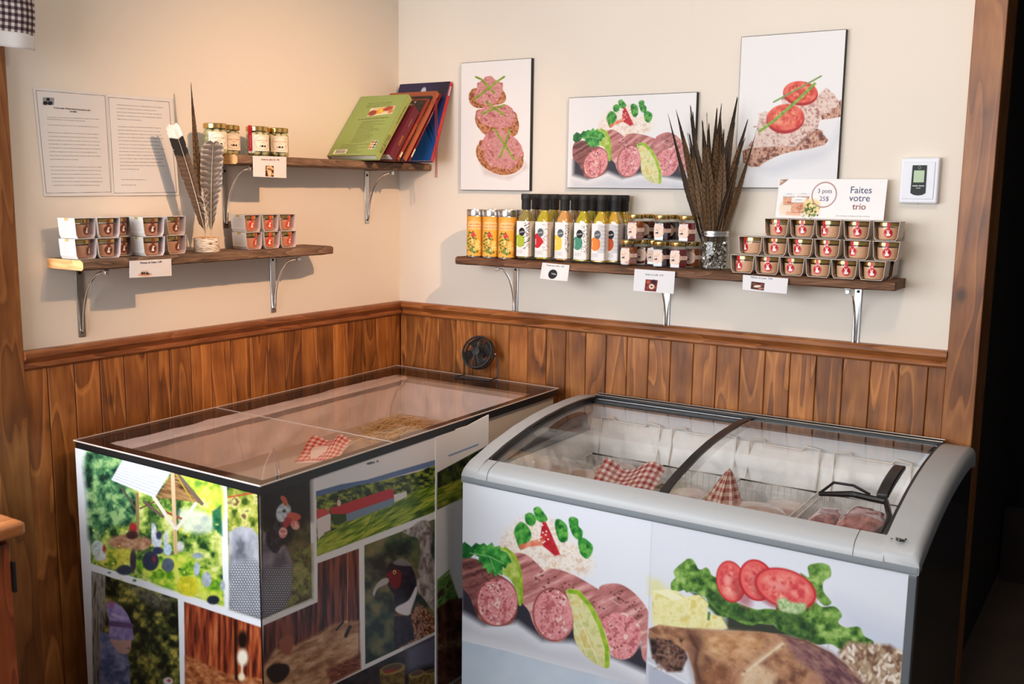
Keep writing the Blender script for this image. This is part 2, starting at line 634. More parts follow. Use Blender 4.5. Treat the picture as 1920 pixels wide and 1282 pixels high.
M = {
    'wall': mat('wall_paint', (230, 220, 207), 0.75, noise=0.015, nscale=1.5, bump=0.12, bscale=260),
    'ceil': mat('ceiling_paint', (225, 218, 205), 0.8, noise=0.02),
    'pine': wood_mat('stained_pine', (88, 47, 19), (142, 84, 37), (188, 122, 62), ring=9, gs=0.8, bump=.15),
    'pine_h': wood_mat('stained_pine_rail', (104, 56, 24), (146, 86, 42), (176, 112, 60), axis=0, tone=False, knots=0.0, gs=1.4),
    'pine_v': wood_mat('stained_pine_post', (112, 64, 28), (152, 92, 44), (184, 120, 64), tone=True, knots=0.7, gs=0.8),
    'pine_dk': wood_mat('dark_stained_pine', (60, 34, 18), (105, 62, 32), (140, 88, 50), tone=True, knots=0.3),
    'shelf': wood_mat('weathered_plank', (70, 52, 40), (120, 92, 72), (158, 126, 102), axis=1, tone=False, knots=0.35, rough=0.8, coat=0, gs=1.6, ring=10, bump=0.8),
    'shelf_x': wood_mat('dark_weathered_plank', (62, 38, 24), (104, 70, 48), (140, 102, 76), axis=0, tone=False, knots=0.35, rough=0.75, coat=0, gs=1.6, ring=10, bump=0.8),
    'endgrain': wood_mat('sawn_end_grain', (196, 132, 78), (226, 168, 108), (240, 190, 130), axis=0, tone=False, knots=0.2, rough=0.8, coat=0, gs=2.0),
    'cabinet': wood_mat('varnished_cabinet', (96, 40, 16), (140, 66, 30), (165, 84, 42), tone=False, knots=0.2, rough=0.3, coat=0.4),
    'cabtop': wood_mat('varnished_cabinet_top', (150, 84, 40), (186, 116, 66), (205, 138, 84), axis=1, tone=False, knots=0.0, rough=0.25, coat=0.5),
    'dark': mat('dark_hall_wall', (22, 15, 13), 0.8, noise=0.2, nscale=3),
    'floor': mat('floor_laminate', (92, 78, 66), 0.5, noise=0.15, nscale=4),
    'chrome': mat('chrome', (225, 225, 225), 0.16, 1.0, noise=0.04),
    'steel': mat('brushed_steel', (200, 200, 200), 0.28, 1.0, noise=0.06, nscale=20),
    'grey_steel': mat('grey_painted_bracket', (140, 132, 122), 0.4, 0.6, noise=0.06, nscale=20),
    'black': mat('black_plastic', (20, 20, 22), 0.35, noise=0.1, nscale=20),
    'blackm': mat('black_matte', (26, 27, 30), 0.6, noise=0.1, nscale=20),
    'gold': mat('gold_lid', (214, 180, 110), 0.22, 1.0, noise=0.06, nscale=60),
    'kraft': mat('grey_card', (186, 166, 148), 0.8, noise=0.05, nscale=60),
    'whitecard': mat('white_card', (240, 232, 222), 0.7, noise=0.03, nscale=60),
    'glass': glass_mat('clear_glass'),
    'jar': glass_mat('jar_glass', (246, 248, 246), refl=1.0, rough=0.03),
    'lidglass': glass_mat('acrylic_lid', (240, 234, 232), refl=0.5, rough=0.03),
    'curved': glass_mat('curved_glass', (244, 244, 242), refl=1.0, rough=0.02),
    'print': mat('printed_film', rough=0.33, attr=True, spec=0.45, noise=0.0),
    'paper': mat('printed_paper', rough=0.75, attr=True, spec=0.3),
    'canvas': mat('printed_board', rough=0.55, attr=True, spec=0.35, bump=0.05, bscale=900),
    'multi': mat('painted_parts', rough=0.5, attr=True),
    'frost': mat('frost', (246, 245, 245), 0.85, noise=0.05, nscale=14, bump=1.0, bscale=45),
    'liner': mat('freezer_liner', (222, 218, 214), 0.5, noise=0.03),
    'cream': mat('freezer_body', (206, 196, 184), 0.45, noise=0.02),
    'white': mat('white_enamel', (226, 230, 236), 0.3, noise=0.01),
    'greyp': mat('grey_plastic', (176, 178, 180), 0.38, noise=0.02, nscale=3),
    'greyd': mat('darker_grey_plastic', (140, 146, 152), 0.4, noise=0.02, nscale=3),
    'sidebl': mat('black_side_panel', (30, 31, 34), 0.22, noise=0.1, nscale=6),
    'wire': mat('white_coated_wire', (236, 230, 224), 0.4, noise=0.04),
}

# ------------------------------------------------------------------ the setting
YL = -1.517            # where the left wall meets its post
XR = 1.948             # where the right wall meets its post
ZR = 1.05              # top of the dado rail
m = MB().box(-0.14, 0, YL, 0.14, -0.02, 2.52)
wl = struct(m.build('wall_left', M['wall'], smooth_angle=0))
m = MB().box(-0.14, 0, -3.35, -1.60, -0.02, 0.86).box(-0.14, 0, -3.35, -1.60, 2.13, 2.52).box(-0.14, 0, -4.9, -3.35, -0.02, 2.52)
struct(m.build('wall_window_side', M['wall'], smooth_angle=0))
m = MB().box(0, XR, 0, 0.14, -0.02, 2.52)
struct(m.build('wall_right', M['wall'], smooth_angle=0))
m = MB().box(-0.14, 5.0, -4.9, 3.2, -0.08, 0.0)
struct(m.build('floor', M['floor'], smooth_angle=0))
m = MB().box(-0.14, 4.2, -3.6, 2.2, 2.52, 2.6)
struct(m.build('ceiling', M['ceil'], smooth_angle=0))
# dark hall beyond the post
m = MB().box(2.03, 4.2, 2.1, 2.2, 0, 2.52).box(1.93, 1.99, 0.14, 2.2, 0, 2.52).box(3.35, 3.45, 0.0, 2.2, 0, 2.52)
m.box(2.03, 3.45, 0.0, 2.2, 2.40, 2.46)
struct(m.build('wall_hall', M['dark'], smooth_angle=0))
m = MB()
for k in range(7):
    m.box(2.25 + k * 0.16, 2.38 + k * 0.16, 2.02, 2.09, 0, 2.3)
m.box(2.0, 2.9, 1.2, 1.26, 0.0, 0.28)
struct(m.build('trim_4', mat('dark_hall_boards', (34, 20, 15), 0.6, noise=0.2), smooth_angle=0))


def boards(name, spans, z0, z1, wall, mt):
    """tongue-and-groove boards; wall 0 lies on x = 0, wall 1 on y = 0"""
    m = MB(); rr = random.Random(3 + wall)
    m.smooth = False
    for a, b in spans:
        m.cur = (rr.random(), rr.random(), rr.random())
        g = 0.0032
        a += .0007; b -= .0007
        prof = [(a, 0.0), (a, 0.0095), (a + .0022, 0.012), (b - .0022, 0.012), (b, 0.0095), (b, 0.0)]
        if wall == 1:
            m.prism([(x, -y) for x, y in prof], 2, z0, z1)
        else:
            m.prism([(y, x) for x, y in prof], 2, z0, z1)
    return struct(m.build(name, mt, smooth_angle=0))


sp = []
x = XR
e = 1.901
while e > 0.0:
    sp.append((e, x)); x = e; e -= 0.0775
sp.append((0.012, x))
boards('trim_1', sp, 0.0, 1.01, 1, M['pine'])
sp = []
y = -0.012; e = -0.073
while e > YL:
    sp.append((e, y)); y = e; e -= 0.0765
sp.append((YL, y))
boards('trim_2', sp, 0.0, 1.01, 0, M['pine'])

m = MB().box(.0, XR, -.0022, -.0001, 0, 1.0); struct(m.build('trim_9', M['dark'], smooth_angle=0))
m = MB().box(.0001, .0022, YL, -.003, 0, 1.0); struct(m.build('trim_10', M['dark'], smooth_angle=0))
# dado rail with a moulded profile
prof = [(0.0, 1.000), (0.016, 1.000), (0.022, 1.006), (0.022, 1.013), (0.017, 1.018), (0.024, 1.026), (0.030, 1.034), (0.030, 1.044), (0.026, 1.050), (0.0, 1.050)]
m = MB(); m.prism([(-y, z) for y, z in prof], 0, 0.03, XR)
struct(m.build('trim_3', M['pine_h'], smooth_angle=30))
mh = wood_mat('stained_pine_rail_left', (96, 52, 26), (134, 78, 42), (160, 100, 58), axis=1, tone=False, knots=0.0, gs=1.4)
m = MB(); m.prism([(y, z) for y, z in prof], 1, YL, 0.0)
struct(m.build('trim_5', mh, smooth_angle=30))
# posts
m = MB().hue((120, 90, 60)).box(XR, 2.027, -0.022, 0.0, 0, 2.52)
struct(m.build('trim_6', M['pine_v'], smooth_angle=0, bevel=0.002))
m = MB().hue((60, 90, 160)).box(1.95, 2.026, 0.0, 0.16, 0, 2.52)
struct(m.build('trim_7', M['pine_v'], smooth_angle=0, bevel=0.002))
m = MB().hue((30, 200, 60)).box(0.0, 0.022, -1.600, YL, 0, 2.52)
struct(m.build('trim_8', M['pine_v'], smooth_angle=0, bevel=0.002))
# window frame around the opening in the left wall
wf = MB()
wf.box(-0.14, 0.02, -3.35, -3.27, 0.86, 2.13).box(-0.14, 0.02, -3.27, -1.6, 0.86, 0.92).box(-0.14, 0.02, -3.27, -1.6, 2.07, 2.13)
w1 = struct(wf.build('window_1', M['pine_v'], smooth_angle=0))
m = MB(); m.box(-0.085, -0.081, -3.27, -1.6, 0.92, 2.07); m.build('pane', M['glass'], w1, smooth_angle=0)
m = MB(); m.box(-0.10, -0.066, -2.45, -2.41, 0.92, 2.07); m.build('mullion', M['pine_v'], w1, smooth_angle=0)


# ------------------------------------------------------------------ measuring: the point seen at (px, py) on a plane
def at(px, py, ax, val):
    d = cf + cr * (px - W / 2) / FPX - cu * (py - H / 2) / FPX
    t = (val - CAM[ax]) / d[ax]
    return CAM + d * t


def proj_art(S, **k):
    X, Y = project(S)
    return Art(X, Y, **k)


# ------------------------------------------------------------------ left freezer (chest with a flat clear lid)
LA, LB, LC, LD = np.array([.079, -1.430]), np.array([.777, -1.433]), np.array([.748, -.070]), np.array([.031, -.055])


def LF(u, v, z):
    """u across (0 at the left wall side), v along (0 near, 1 at the right wall)"""
    p = (LA * (1 - u) + LB * u) * (1 - v) + (LD * (1 - u) + LC * u) * v
    return (float(p[0]), float(p[1]), z)


def LFbox(m, u0, u1, v0, v1, z0, z1):
    return m.hexa([LF(u0, v0, z0), LF(u1, v0, z0), LF(u1, v1, z0), LF(u0, v1, z0), LF(u0, v0, z1), LF(u1, v0, z1), LF(u1, v1, z1), LF(u0, v1, z1)])


fz = thing('chest_freezer', 'open-top chest freezer with flat clear lid, wrapped in farm photographs, along the left wall', 'freezer')
a, b = 0.018, 0.982
va, vb = 0.010, 0.990
tu, tv = 0.085, 0.045
m = MB()
LFbox(m, a, b, va, va + tv, 0.0, 0.786); LFbox(m, a, b, vb - tv, vb, 0.0, 0.786)
LFbox(m, a, a + tu, va + tv, vb - tv, 0.0, 0.786); LFbox(m, b - tu, b, va + tv, vb - tv, 0.0, 0.786)
LFbox(m, a + tu, b - tu, va + tv, vb - tv, 0.0, 0.655)
m.build('body', M['cream'], fz, smooth_angle=0)
m = MB()
s_ = 0.006
for (u0, u1, v0, v1) in ((0.004, 0.996, 0.002, 0.030), (0.004, 0.996, 0.970, 0.998), (0.004, 0.05, 0.030, 0.970), (0.95, 0.996, 0.030, 0.970)):
    LFbox(m, u0, u1, v0, v1, 0.786, 0.808)
m.build('black_seal', M['black'], fz, smooth_angle=0)
m = MB()
LFbox(m, 0, 1, 0, 1, 0.8085, 0.8125)
lid = m.build('clear_lid', M['lidglass'], fz, smooth_angle=0)
m = MB()
for k in (0.35,):
    m.tube([LF(0.003, k, .8105), LF(0.997, k, .8105)], 0.0012)
for (p, q) in (((0, 0), (1, 0)), ((1, 0), (1, 1)), ((1, 1), (0, 1)), ((0, 1), (0, 0))):
    m.tube([LF(p[0], p[1], .8105), LF(q[0], q[1], .8105)], 0.0021, n=6)
m.build('lid_edge', mat('bright_acrylic_edge', (205, 192, 182), 0.3, noise=0.03), fz)


# lumpy frost along the inside
def frost_strip(m, fn, nu, nv, amp, seed, sc=14):
    vs = []
    for j in range(nv):
        for i in range(nu):
            p, nrm = fn(i / (nu - 1), j / (nv - 1))
            k = float(fbm(np.array([i / (nu - 1) * sc]), np.array([j / (nv - 1) * sc * 0.3 + seed]), seed, 4)[0])
            edge = min(1.0, 6 * min(j / (nv - 1), 1 - j / (nv - 1)) + 0.15)
            vs.append(tuple(p[q] + nrm[q] * amp * k * edge for q in range(3)))
    fs = [(j * nu + i, j * nu + i + 1, (j + 1) * nu + i + 1, (j + 1) * nu + i) for j in range(nv - 1) for i in range(nu - 1)]
    m.add(vs, fs)


ui, uo = a + tu, b - tu
vi, vo = va + tv, vb - tv
m = MB()
frost_strip(m, lambda u, v: (LF(ui, vi + (vo - vi) * u, 0.775 - v * 0.215), (1, 0, 0)), 90, 14, 0.035, 3)
frost_strip(m, lambda u, v: (LF(ui + (uo - ui) * u, vo, 0.770 - v * 0.21), (0, -1, 0)), 50, 14, 0.03, 5)
frost_strip(m, lambda u, v: (LF(uo, vi + (vo - vi) * u, 0.77 - v * 0.21), (-1, 0, 0)), 90, 14, 0.02, 7)
frost_strip(m, lambda u, v: (LF(ui + (uo - ui) * u, vi, 0.782 - v * 0.21), (0, 1, 0.1)), 50, 14, 0.04, 9)
frost_strip(m, lambda u, v: (LF(ui * 0.55 + ui * 0.45 * v * 2.2, vi + (vo - vi) * u, 0.787 - v * 0.004), (0, 0, 1)), 60, 8, 0.012, 11)
m.build('frost', M['frost'], fz, smooth_angle=60)
m = MB()
m.tube([LF(0.36, .36, .657), LF(0.365, .35, .70), LF(.39, .33, .735), LF(.44, .28, .70), LF(.50, .24, .66)], 0.0022)
m.build('temperature_cable', M['liner'], fz)
m = MB()
m.tube([LF(0.18, .93, .79), LF(0.19, .90, .786), LF(.195, .87, .73), LF(.2, .86, .60)], 0.0022)
m.build('temperature_cable', M['liner'], fz)

# printed boards on the freezer
S = quadS(LF(0.010, -0.0005, .792), LF(1.0 - .012, -0.0005, .790), LF(1 - .012, -0.0005, .02), LF(0.010, -0.0005, .02), 330, 420)
S[..., 1] -= 0.001
FRONT_S = S
S2 = quadS(LF(0.990, 0.0, .790), LF(.990, 0.495, .790), LF(.990, .495, .02), LF(.990, 0.0, .02), 480, 560)
S2[..., 0] += 0.002
SIDE_S = S2
LW = (238, 240, 246)      # paper white
art = proj_art(FRONT_S, white=(250, 250, 250), base=LW, gain=.84)
art2 = proj_art(SIDE_S, white=(250, 250, 250), base=(236, 234, 236), gain=.84)
E0 = (130, 820, 1 / 2.5946)
G = dict(soft=2.0)
fol1 = ramp([(30, 60, 45), (60, 105, 70), (110, 160, 90), (170, 205, 110), (220, 235, 150)], 55, seed=4, octv=5)
fol2 = ramp([(70, 110, 30), (130, 165, 50), (185, 200, 80), (225, 225, 120), (120, 150, 60)], 40, seed=9, octv=5)
folD = ramp([(6, 10, 8), (28, 36, 18), (66, 72, 32), (118, 116, 52), (176, 160, 72)], 36, seed=21, octv=6, lo=.3, hi=.72)
for A_ in (art, art2):
    A_.frame(*E0)
# 1: the shelter among geese
q1 = [(85, 68), (735, 218), (750, 820), (105, 612)]
art.poly(q1, ramp([(30, 62, 34), (82, 122, 48), (150, 180, 72), (196, 208, 104), (226, 232, 150)], 44, seed=2, octv=6, lo=.3, hi=.7))
art.poly([(85, 68), (300, 110), (260, 200), (330, 300), (300, 420), (200, 440), (105, 520), (85, 300)], ramp([(14, 44, 34), (46, 94, 66), (92, 146, 92), (160, 196, 128)], 32, seed=5, octv=6, lo=.3, hi=.7), smooth=True, soft=14)
art.poly([(560, 180), (735, 218), (740, 420), (640, 340), (600, 260)], ramp([(120, 170, 60), (190, 215, 70), (235, 225, 90), (245, 240, 160)], 45, seed=6, octv=5), smooth=True, soft=12)
art.poly([(540, 350), (690, 380), (690, 460), (560, 450)], (235, 240, 235), soft=14, al=.75, smooth=True)
art.poly([(695, 360), (738, 330), (745, 480), (700, 440)], ramp([(20, 90, 60), (70, 140, 90)], 20, seed=1), soft=6)
art.poly([(200, 490), (300, 470), (400, 500), (370, 545), (270, 550), (205, 530)], ramp([(150, 100, 75), (205, 165, 130)], 20, seed=8), soft=8, smooth=True)
art.poly([(300, 600), (560, 560), (640, 620), (750, 700), (750, 820), (420, 715)], ramp([(80, 140, 30), (150, 195, 50), (215, 225, 80), (225, 230, 120)], 35, seed=12, octv=5), soft=10)
art.poly([(150, 560), (290, 540), (300, 600), (230, 640), (150, 620)], ramp([(110, 140, 40), (200, 195, 70), (225, 215, 90)], 22, seed=13, octv=4), soft=8, smooth=True)
art.poly([(540, 680), (620, 690), (610, 770), (530, 750)], ramp([(190, 190, 40), (240, 225, 60)], 18, seed=3), soft=6, smooth=True)
for i in range(46):
    rr = random.Random(i)
    cx, cy = rr.uniform(110, 740), rr.uniform(420, 700)
    art.ell(cx, cy, rr.uniform(4, 10), rr.uniform(3, 8), rr.choice([(235, 220, 60), (240, 235, 120), (70, 120, 40), (40, 90, 50)]), soft=2, al=.8)
# shelter
wood_c = (190, 150, 105)
art.line([(250, 240), (325, 350)], 10, (90, 85, 70)); art.line([(365, 315), (455, 385)], 14, (110, 90, 80))
art.line([(330, 275), (333, 490)], 15, (150, 125, 85)); art.line([(440, 300), (345, 345)], 9, (100, 80, 60))
art.line([(440, 350), (545, 395)], 11, (160, 80, 60))
art.poly([(505, 165), (648, 322), (600, 312), (420, 292)], ramp([(70, 45, 28), (140, 100, 60), (180, 140, 90)], 60, 8, seed=3, rot=.25))
art.line([(515, 165), (645, 322)], 18, (120, 100, 85)); art.line([(520, 180), (600, 312)], 7, (190, 160, 60))
art.line([(502, 172), (518, 560)], 19, (222, 190, 150)); art.line([(412, 292), (512, 440)], 17, (236, 226, 210)); art.line([(615, 322), (522, 445)], 17, (236, 226, 212))
art.line([(516, 455), (519, 560)], 14, (215, 175, 120))
art.poly([(262, 104), (500, 158), (415, 293), (203, 206)], (232, 236, 244))
for k in range(9):
    t = (k + .5) / 9.5
    art.line([(262 - 59 * t, 104 + 102 * t), (500 - 85 * t, 158 + 135 * t)], 3, (150, 156, 172), al=.8)
# birds
for (cx, cy, rx, ry, c) in ((412, 470, 14, 50, (240, 244, 250)), (425, 510, 24, 26, (225, 235, 248)), (470, 495, 12, 38, (235, 240, 248)), (478, 545, 20, 30, (205, 225, 245)),
                            (436, 475, 14, 20, (50, 60, 95)), (540, 530, 18, 26, (225, 225, 220)), (395, 600, 40, 48, (45, 55, 80)), (430, 550, 26, 18, (50, 60, 95)),
                            (310, 600, 15, 55, (60, 55, 70)), (270, 645, 40, 24, (55, 65, 85)), (625, 575, 26, 14, (165, 185, 200)), (620, 640, 15, 35, (190, 205, 225)),
                            (668, 690, 24, 38, (195, 205, 220)), (700, 790, 30, 22, (35, 45, 60)), (745, 720, 12, 26, (190, 200, 210)), (480, 620, 30, 34, (95, 110, 130)),
                            (135, 540, 28, 42, (215, 235, 230)), (150, 575, 30, 26, (235, 240, 235)), (310, 440, 18, 26, (190, 45, 55)), (305, 475, 30, 20, (70, 40, 40)),
                            (170, 540, 8, 18, (205, 70, 85)), (412, 592, 7, 14, (185, 45, 60)), (405, 430, 7, 14, (235, 235, 240))):
    art.ell(cx, cy, rx, ry, ramp([tuple(v * .8 for v in c), c], 12, seed=int(cx)), soft=4)
# 2: guinea fowl, wraps round the corner
art.poly([(765, 228), (935, 262), (938, 885), (780, 836)], ramp([(60, 80, 25), (120, 140, 50), (180, 180, 80), (215, 215, 130), (120, 90, 60)], 45, seed=31, octv=4))
art.line([(775, 290), (905, 268)], 7, (190, 60, 45), soft=3)
art.poly([(775, 460), (830, 432), (890, 440), (920, 480), (925, 640), (938, 885), (780, 836)], ramp([(95, 98, 108), (150, 152, 162), (190, 190, 200)], 60, 90, seed=7, octv=4), soft=5)


def scales(A_, region, sx, sy, c0, c1):
    def f(x, y):
        row = np.floor(y / sy)
        u = (x / sx + 0.5 * (row % 2)) % 1.0 - 0.5; v = (y / sy) % 1.0 - 0.5
        d = np.sqrt(u * u + v * v)[..., None]
        t = np.clip((d - 0.22) / 0.2, 0, 1)
        return np.array(c0, float) * (1 - t) + np.array(c1, float) * t
    A_.poly(region, f, soft=12, al=.85)


scales(art, [(785, 620), (900, 590), (930, 640), (938, 885), (780, 836)], 13, 12, (225, 228, 235), (92, 95, 105))
art2.poly([(930, 250), (1168, 186), (1180, 780), (938, 882)], ramp([(10, 9, 9), (40, 40, 22), (85, 80, 45), (110, 95, 60)], 70, seed=32, octv=4))
art2.poly([(930, 250), (1168, 186), (1172, 400), (1100, 430), (1000, 440), (935, 430)], (14, 12, 13), soft=25)
art2.poly([(1090, 560), (1180, 520), (1180, 780), (1050, 830)], ramp([(80, 60, 40), (120, 130, 60), (165, 150, 95)], 25, seed=33, octv=4), soft=15)
art2.poly([(940, 450), (975, 480), (1000, 540), (1050, 520), (1085, 600), (1080, 760), (1050, 830), (938, 882)], ramp([(80, 72, 82), (120, 110, 122), (150, 140, 150)], 60, seed=8), soft=6)
scales(art2, [(945, 640), (1080, 620), (1078, 770), (1045, 830), (940, 880)], 12, 11, (205, 205, 212), (75, 72, 80))
art2.poly([(960, 470), (1000, 430), (1050, 470), (1030, 520), (1000, 550), (960, 520)], (28, 22, 26), soft=8, smooth=True)
art2.poly([(985, 470), (1000, 410), (1030, 400), (1055, 430), (1040, 500), (1010, 560), (975, 540)], ramp([(24, 20, 26), (60, 54, 64)], 12, seed=3), soft=5, smooth=True)
art2.ell(1042, 365, 36, 48, ramp([(150, 164, 176), (226, 232, 238)], 14, seed=4), ang=18, soft=4)
art2.poly([(1026, 292), (1038, 282), (1056, 296), (1064, 326), (1048, 332), (1036, 312)], (196, 96, 66), soft=3, smooth=True)
art2.ell(1040, 462, 21, 28, ramp([(214, 96, 92), (240, 214, 206)], 12, seed=6), ang=10, soft=3)
art2.ell(1098, 424, 22, 26, ramp([(206, 70, 66), (238, 190, 180)], 12, seed=7), ang=-30, soft=3)
art2.poly([(1060, 372), (1092, 364), (1126, 380), (1118, 400), (1080, 408), (1062, 400)], (206, 92, 74), soft=3, smooth=True)
art2.poly([(1050, 392), (1080, 396), (1064, 432), (1040, 436)], (176, 50, 54), soft=3, smooth=True)
art2.ell(1044, 356, 8, 8, (16, 16, 20))
art2.ell(1042, 353, 2.5, 2.5, (220, 220, 225), soft=1)
# 3: child with a purple hat
q3 = [(108, 650), (528, 785), (542, 1330), (120, 1330)]
art.poly(q3, folD)
art.poly([(108, 650), (178, 672), (175, 760), (180, 900), (160, 1000), (150, 1330), (118, 1330)], ramp([(110, 105, 100), (165, 158, 150), (60, 58, 50)], 14, 90, seed=5), soft=4)
art.poly([(300, 720), (500, 790), (480, 850), (420, 830), (340, 780)], ramp([(60, 55, 45), (150, 150, 130)], 25, seed=15), soft=16, al=.8)
art.poly([(150, 940), (200, 960), (265, 1010), (295, 1100), (300, 1330), (140, 1330)], ramp([(70, 85, 135), (120, 135, 180), (165, 160, 195)], 26, seed=14, octv=4), soft=4, smooth=False)
art.poly([(200, 980), (290, 975), (302, 1010), (285, 1050), (240, 1045)], (205, 165, 155), soft=4, smooth=True)
art.ell(288, 1025, 8, 5, (150, 100, 100), soft=2)
art.poly([(180, 815), (215, 800), (270, 840), (300, 900), (312, 965), (305, 985), (200, 975), (195, 900)], ramp([(140, 125, 185), (175, 160, 215)], 20, seed=3), soft=3, smooth=True)
art.line([(205, 905), (300, 915)], 26, (105, 80, 125), soft=4); art.line([(210, 860), (260, 880)], 14, (200, 185, 225), soft=4)
art.ell(205, 815, 12, 18, (170, 100, 150), soft=3)
art.ell(480, 1185, 24, 18, (210, 210, 215), soft=4); art.ell(485, 1182, 9, 8, (200, 60, 60), soft=3)
# 4: barn and straw round the corner
barn = ramp([(70, 25, 18), (125, 50, 30), (165, 75, 42), (195, 110, 65)], 14, 160, seed=17, octv=4)
straw = ramp([(120, 60, 30), (170, 100, 60), (205, 140, 90)], 30, 18, seed=18, octv=4, rot=.3)
art.poly([(558, 798), (938, 925), (945, 1330), (565, 1330)], barn)
art.poly([(563, 1060), (650, 1095), (760, 1150), (942, 1175), (945, 1330), (565, 1330)], straw, soft=8)
art.poly([(800, 885), (815, 890), (820, 1180), (805, 1180)], (45, 20, 14), soft=4)
art.ell(843, 985, 24, 45, (30, 18, 14), soft=8)
art.ell(843, 1070, 26, 40, (255, 245, 225), soft=8); art.ell(838, 1165, 16, 20, (255, 236, 200), soft=6); art.line([(840, 1100), (840, 1160)], 8, (255, 240, 215), soft=4)
qb = [(943, 915), (1208, 800), (1208, 612), (1408, 540), (1415, 1125), (1270, 1199), (1240, 1330), (943, 1330)]
barn2 = ramp([(38, 18, 16), (82, 38, 30), (125, 62, 48), (140, 78, 60)], 12, 170, seed=19, octv=4)
art2.poly(qb, barn2)
art2.line([(1355, 558), (1352, 900)], 3, (220, 160, 120)); art2.ell(1346, 905, 8, 14, (250, 220, 190), soft=3)
art2.poly([(943, 1120), (1000, 1030), (1100, 1010), (1200, 960), (1300, 900), (1410, 890), (1415, 1125), (1270, 1199), (1240, 1330), (943, 1330)], ramp([(140, 95, 65), (185, 140, 105), (215, 175, 140)], 50, 22, seed=20, octv=4, rot=-.4), soft=10)
art2.poly([(1090, 960), (1150, 930), (1220, 860), (1100, 900)], (90, 50, 45), soft=20, al=.6)
art2.poly([(960, 1130), (1000, 1100), (1060, 1105), (1070, 1140), (1040, 1180), (1000, 1195), (970, 1170)], (40, 22, 18), soft=5, smooth=True)
art2.poly([(1020, 990), (1070, 960), (1090, 990), (1075, 1050), (1040, 1050)], (150, 85, 65), soft=5, smooth=True)
art2.line([(1365, 920), (1345, 965)], 16, (35, 22, 18), soft=4); art2.line([(1330, 900), (1300, 935)], 9, (35, 22, 18), soft=3)
art2.poly([(1250, 1130), (1415, 1050), (1415, 1125), (1270, 1199)], ramp([(90, 45, 35), (160, 95, 75)], 16, 6, seed=22), soft=8)
# 5: landscape with the long red-roofed barn
for A_ in (art2,):
    A_.poly([(1198, 170), (1800, -10), (1800, 352), (1205, 577)], (232, 230, 234))
    A_.poly([(1200, 262), (1320, 228), (1450, 205), (1600, 160), (1800, 103), (1800, 130), (1200, 300)], lgrad((1200, 230), (1800, 130), (80, 105, 150), (105, 130, 170)), soft=2)
    A_.poly([(1202, 290), (1400, 235), (1500, 215), (1700, 165), (1800, 125), (1800, 352), (1205, 577)], ramp([(16, 30, 12), (58, 80, 28), (116, 130, 46), (156, 164, 62)], 22, 14, seed=40, octv=6, lo=.3, hi=.7), soft=2)
    A_.poly([(1205, 500), (1350, 410), (1500, 350), (1640, 280), (1800, 215), (1800, 352), (1205, 577)], ramp([(60, 90, 20), (105, 135, 30), (150, 170, 50), (185, 190, 70)], 60, 10, seed=41, octv=4, rot=-.5), soft=4)
    A_.poly([(1270, 355), (1330, 345), (1350, 400), (1290, 425)], ramp([(25, 50, 25), (50, 80, 35)], 10, seed=4), soft=5, smooth=True)
    A_.poly([(1345, 360), (1578, 290), (1580, 325), (1350, 412)], (120, 140, 165), soft=1)
    A_.poly([(1265, 345), (1555, 250), (1578, 255), (1580, 292), (1345, 372), (1275, 372)], (190, 40, 50), soft=1.2)
    A_.poly([(1578, 278), (1640, 262), (1643, 288), (1582, 315)], (225, 222, 222), soft=1)
    A_.poly([(1203, 395), (1262, 365), (1272, 375), (1270, 450), (1245, 460), (1210, 500)], (228, 215, 215), soft=1.5)
    A_.poly([(1203, 350), (1245, 345), (1270, 368), (1203, 398)], (205, 70, 75), soft=1.2)
    A_.ell(1312, 318, 9, 16, (225, 205, 190)); A_.line([(1312, 290), (1312, 318)], 3, (215, 150, 150))
    for k in range(7):
        A_.line([(1440 + 22 * k, 460 - 22 * k), (1480 + 30 * k, 370 - 12 * k)], 5, (60, 95, 25), soft=4, al=.6)
    A_.line([(1448, 128), (1470, 120)], 6, (60, 60, 75), al=.8)
    A_.scrib(1455, 128, 1500, 116, 14, (40, 40, 50), seed=4)
# 6: pheasant
q6 = [(1435, 525), (1790, 392), (1788, 940), (1440, 1103)]
art2.poly(q6, ramp([(30, 42, 38), (60, 75, 60), (105, 105, 70), (130, 120, 85)], 60, seed=50, octv=3))
for i in range(26):
    rr = random.Random(100 + i); art2.ell(rr.uniform(1450, 1640), rr.uniform(620, 950), rr.uniform(5, 14), rr.uniform(5, 14), (150, 150, 120), soft=8, al=.3)
art2.poly([(1620, 455), (1660, 440), (1700, 410), (1745, 405), (1765, 470), (1760, 560), (1785, 640), (1790, 760), (1786, 850), (1720, 780), (1690, 720), (1705, 600), (1700, 500), (1660, 480)], ramp([(110, 95, 92), (165, 152, 148), (205, 195, 190)], 16, 26, seed=51, octv=4), soft=4, smooth=True)
art2.poly([(1590, 830), (1650, 870), (1700, 800), (1780, 880), (1788, 940), (1700, 985), (1580, 1035)], ramp([(60, 30, 25), (140, 80, 50), (205, 165, 140), (50, 30, 30)], 9, seed=52, octv=3), soft=3)
art2.poly([(1580, 870), (1660, 860), (1680, 980), (1578, 1035)], ramp([(25, 18, 35), (55, 35, 60)], 20, seed=53), soft=4)
art2.poly([(1545, 640), (1570, 605), (1620, 595), (1665, 630), (1688, 700), (1680, 760), (1640, 830), (1590, 830), (1575, 760), (1550, 720)], ramp([(12, 14, 24), (40, 44, 60)], 22, seed=54), soft=4, smooth=True)
art2.poly([(1575, 605), (1620, 590), (1665, 620), (1640, 625), (1590, 620)], (150, 150, 145), soft=4, smooth=True, al=.8)
art2.poly([(1545, 660), (1590, 640), (1615, 660), (1610, 720), (1580, 735), (1555, 700)], (120, 28, 36), soft=4, smooth=True)
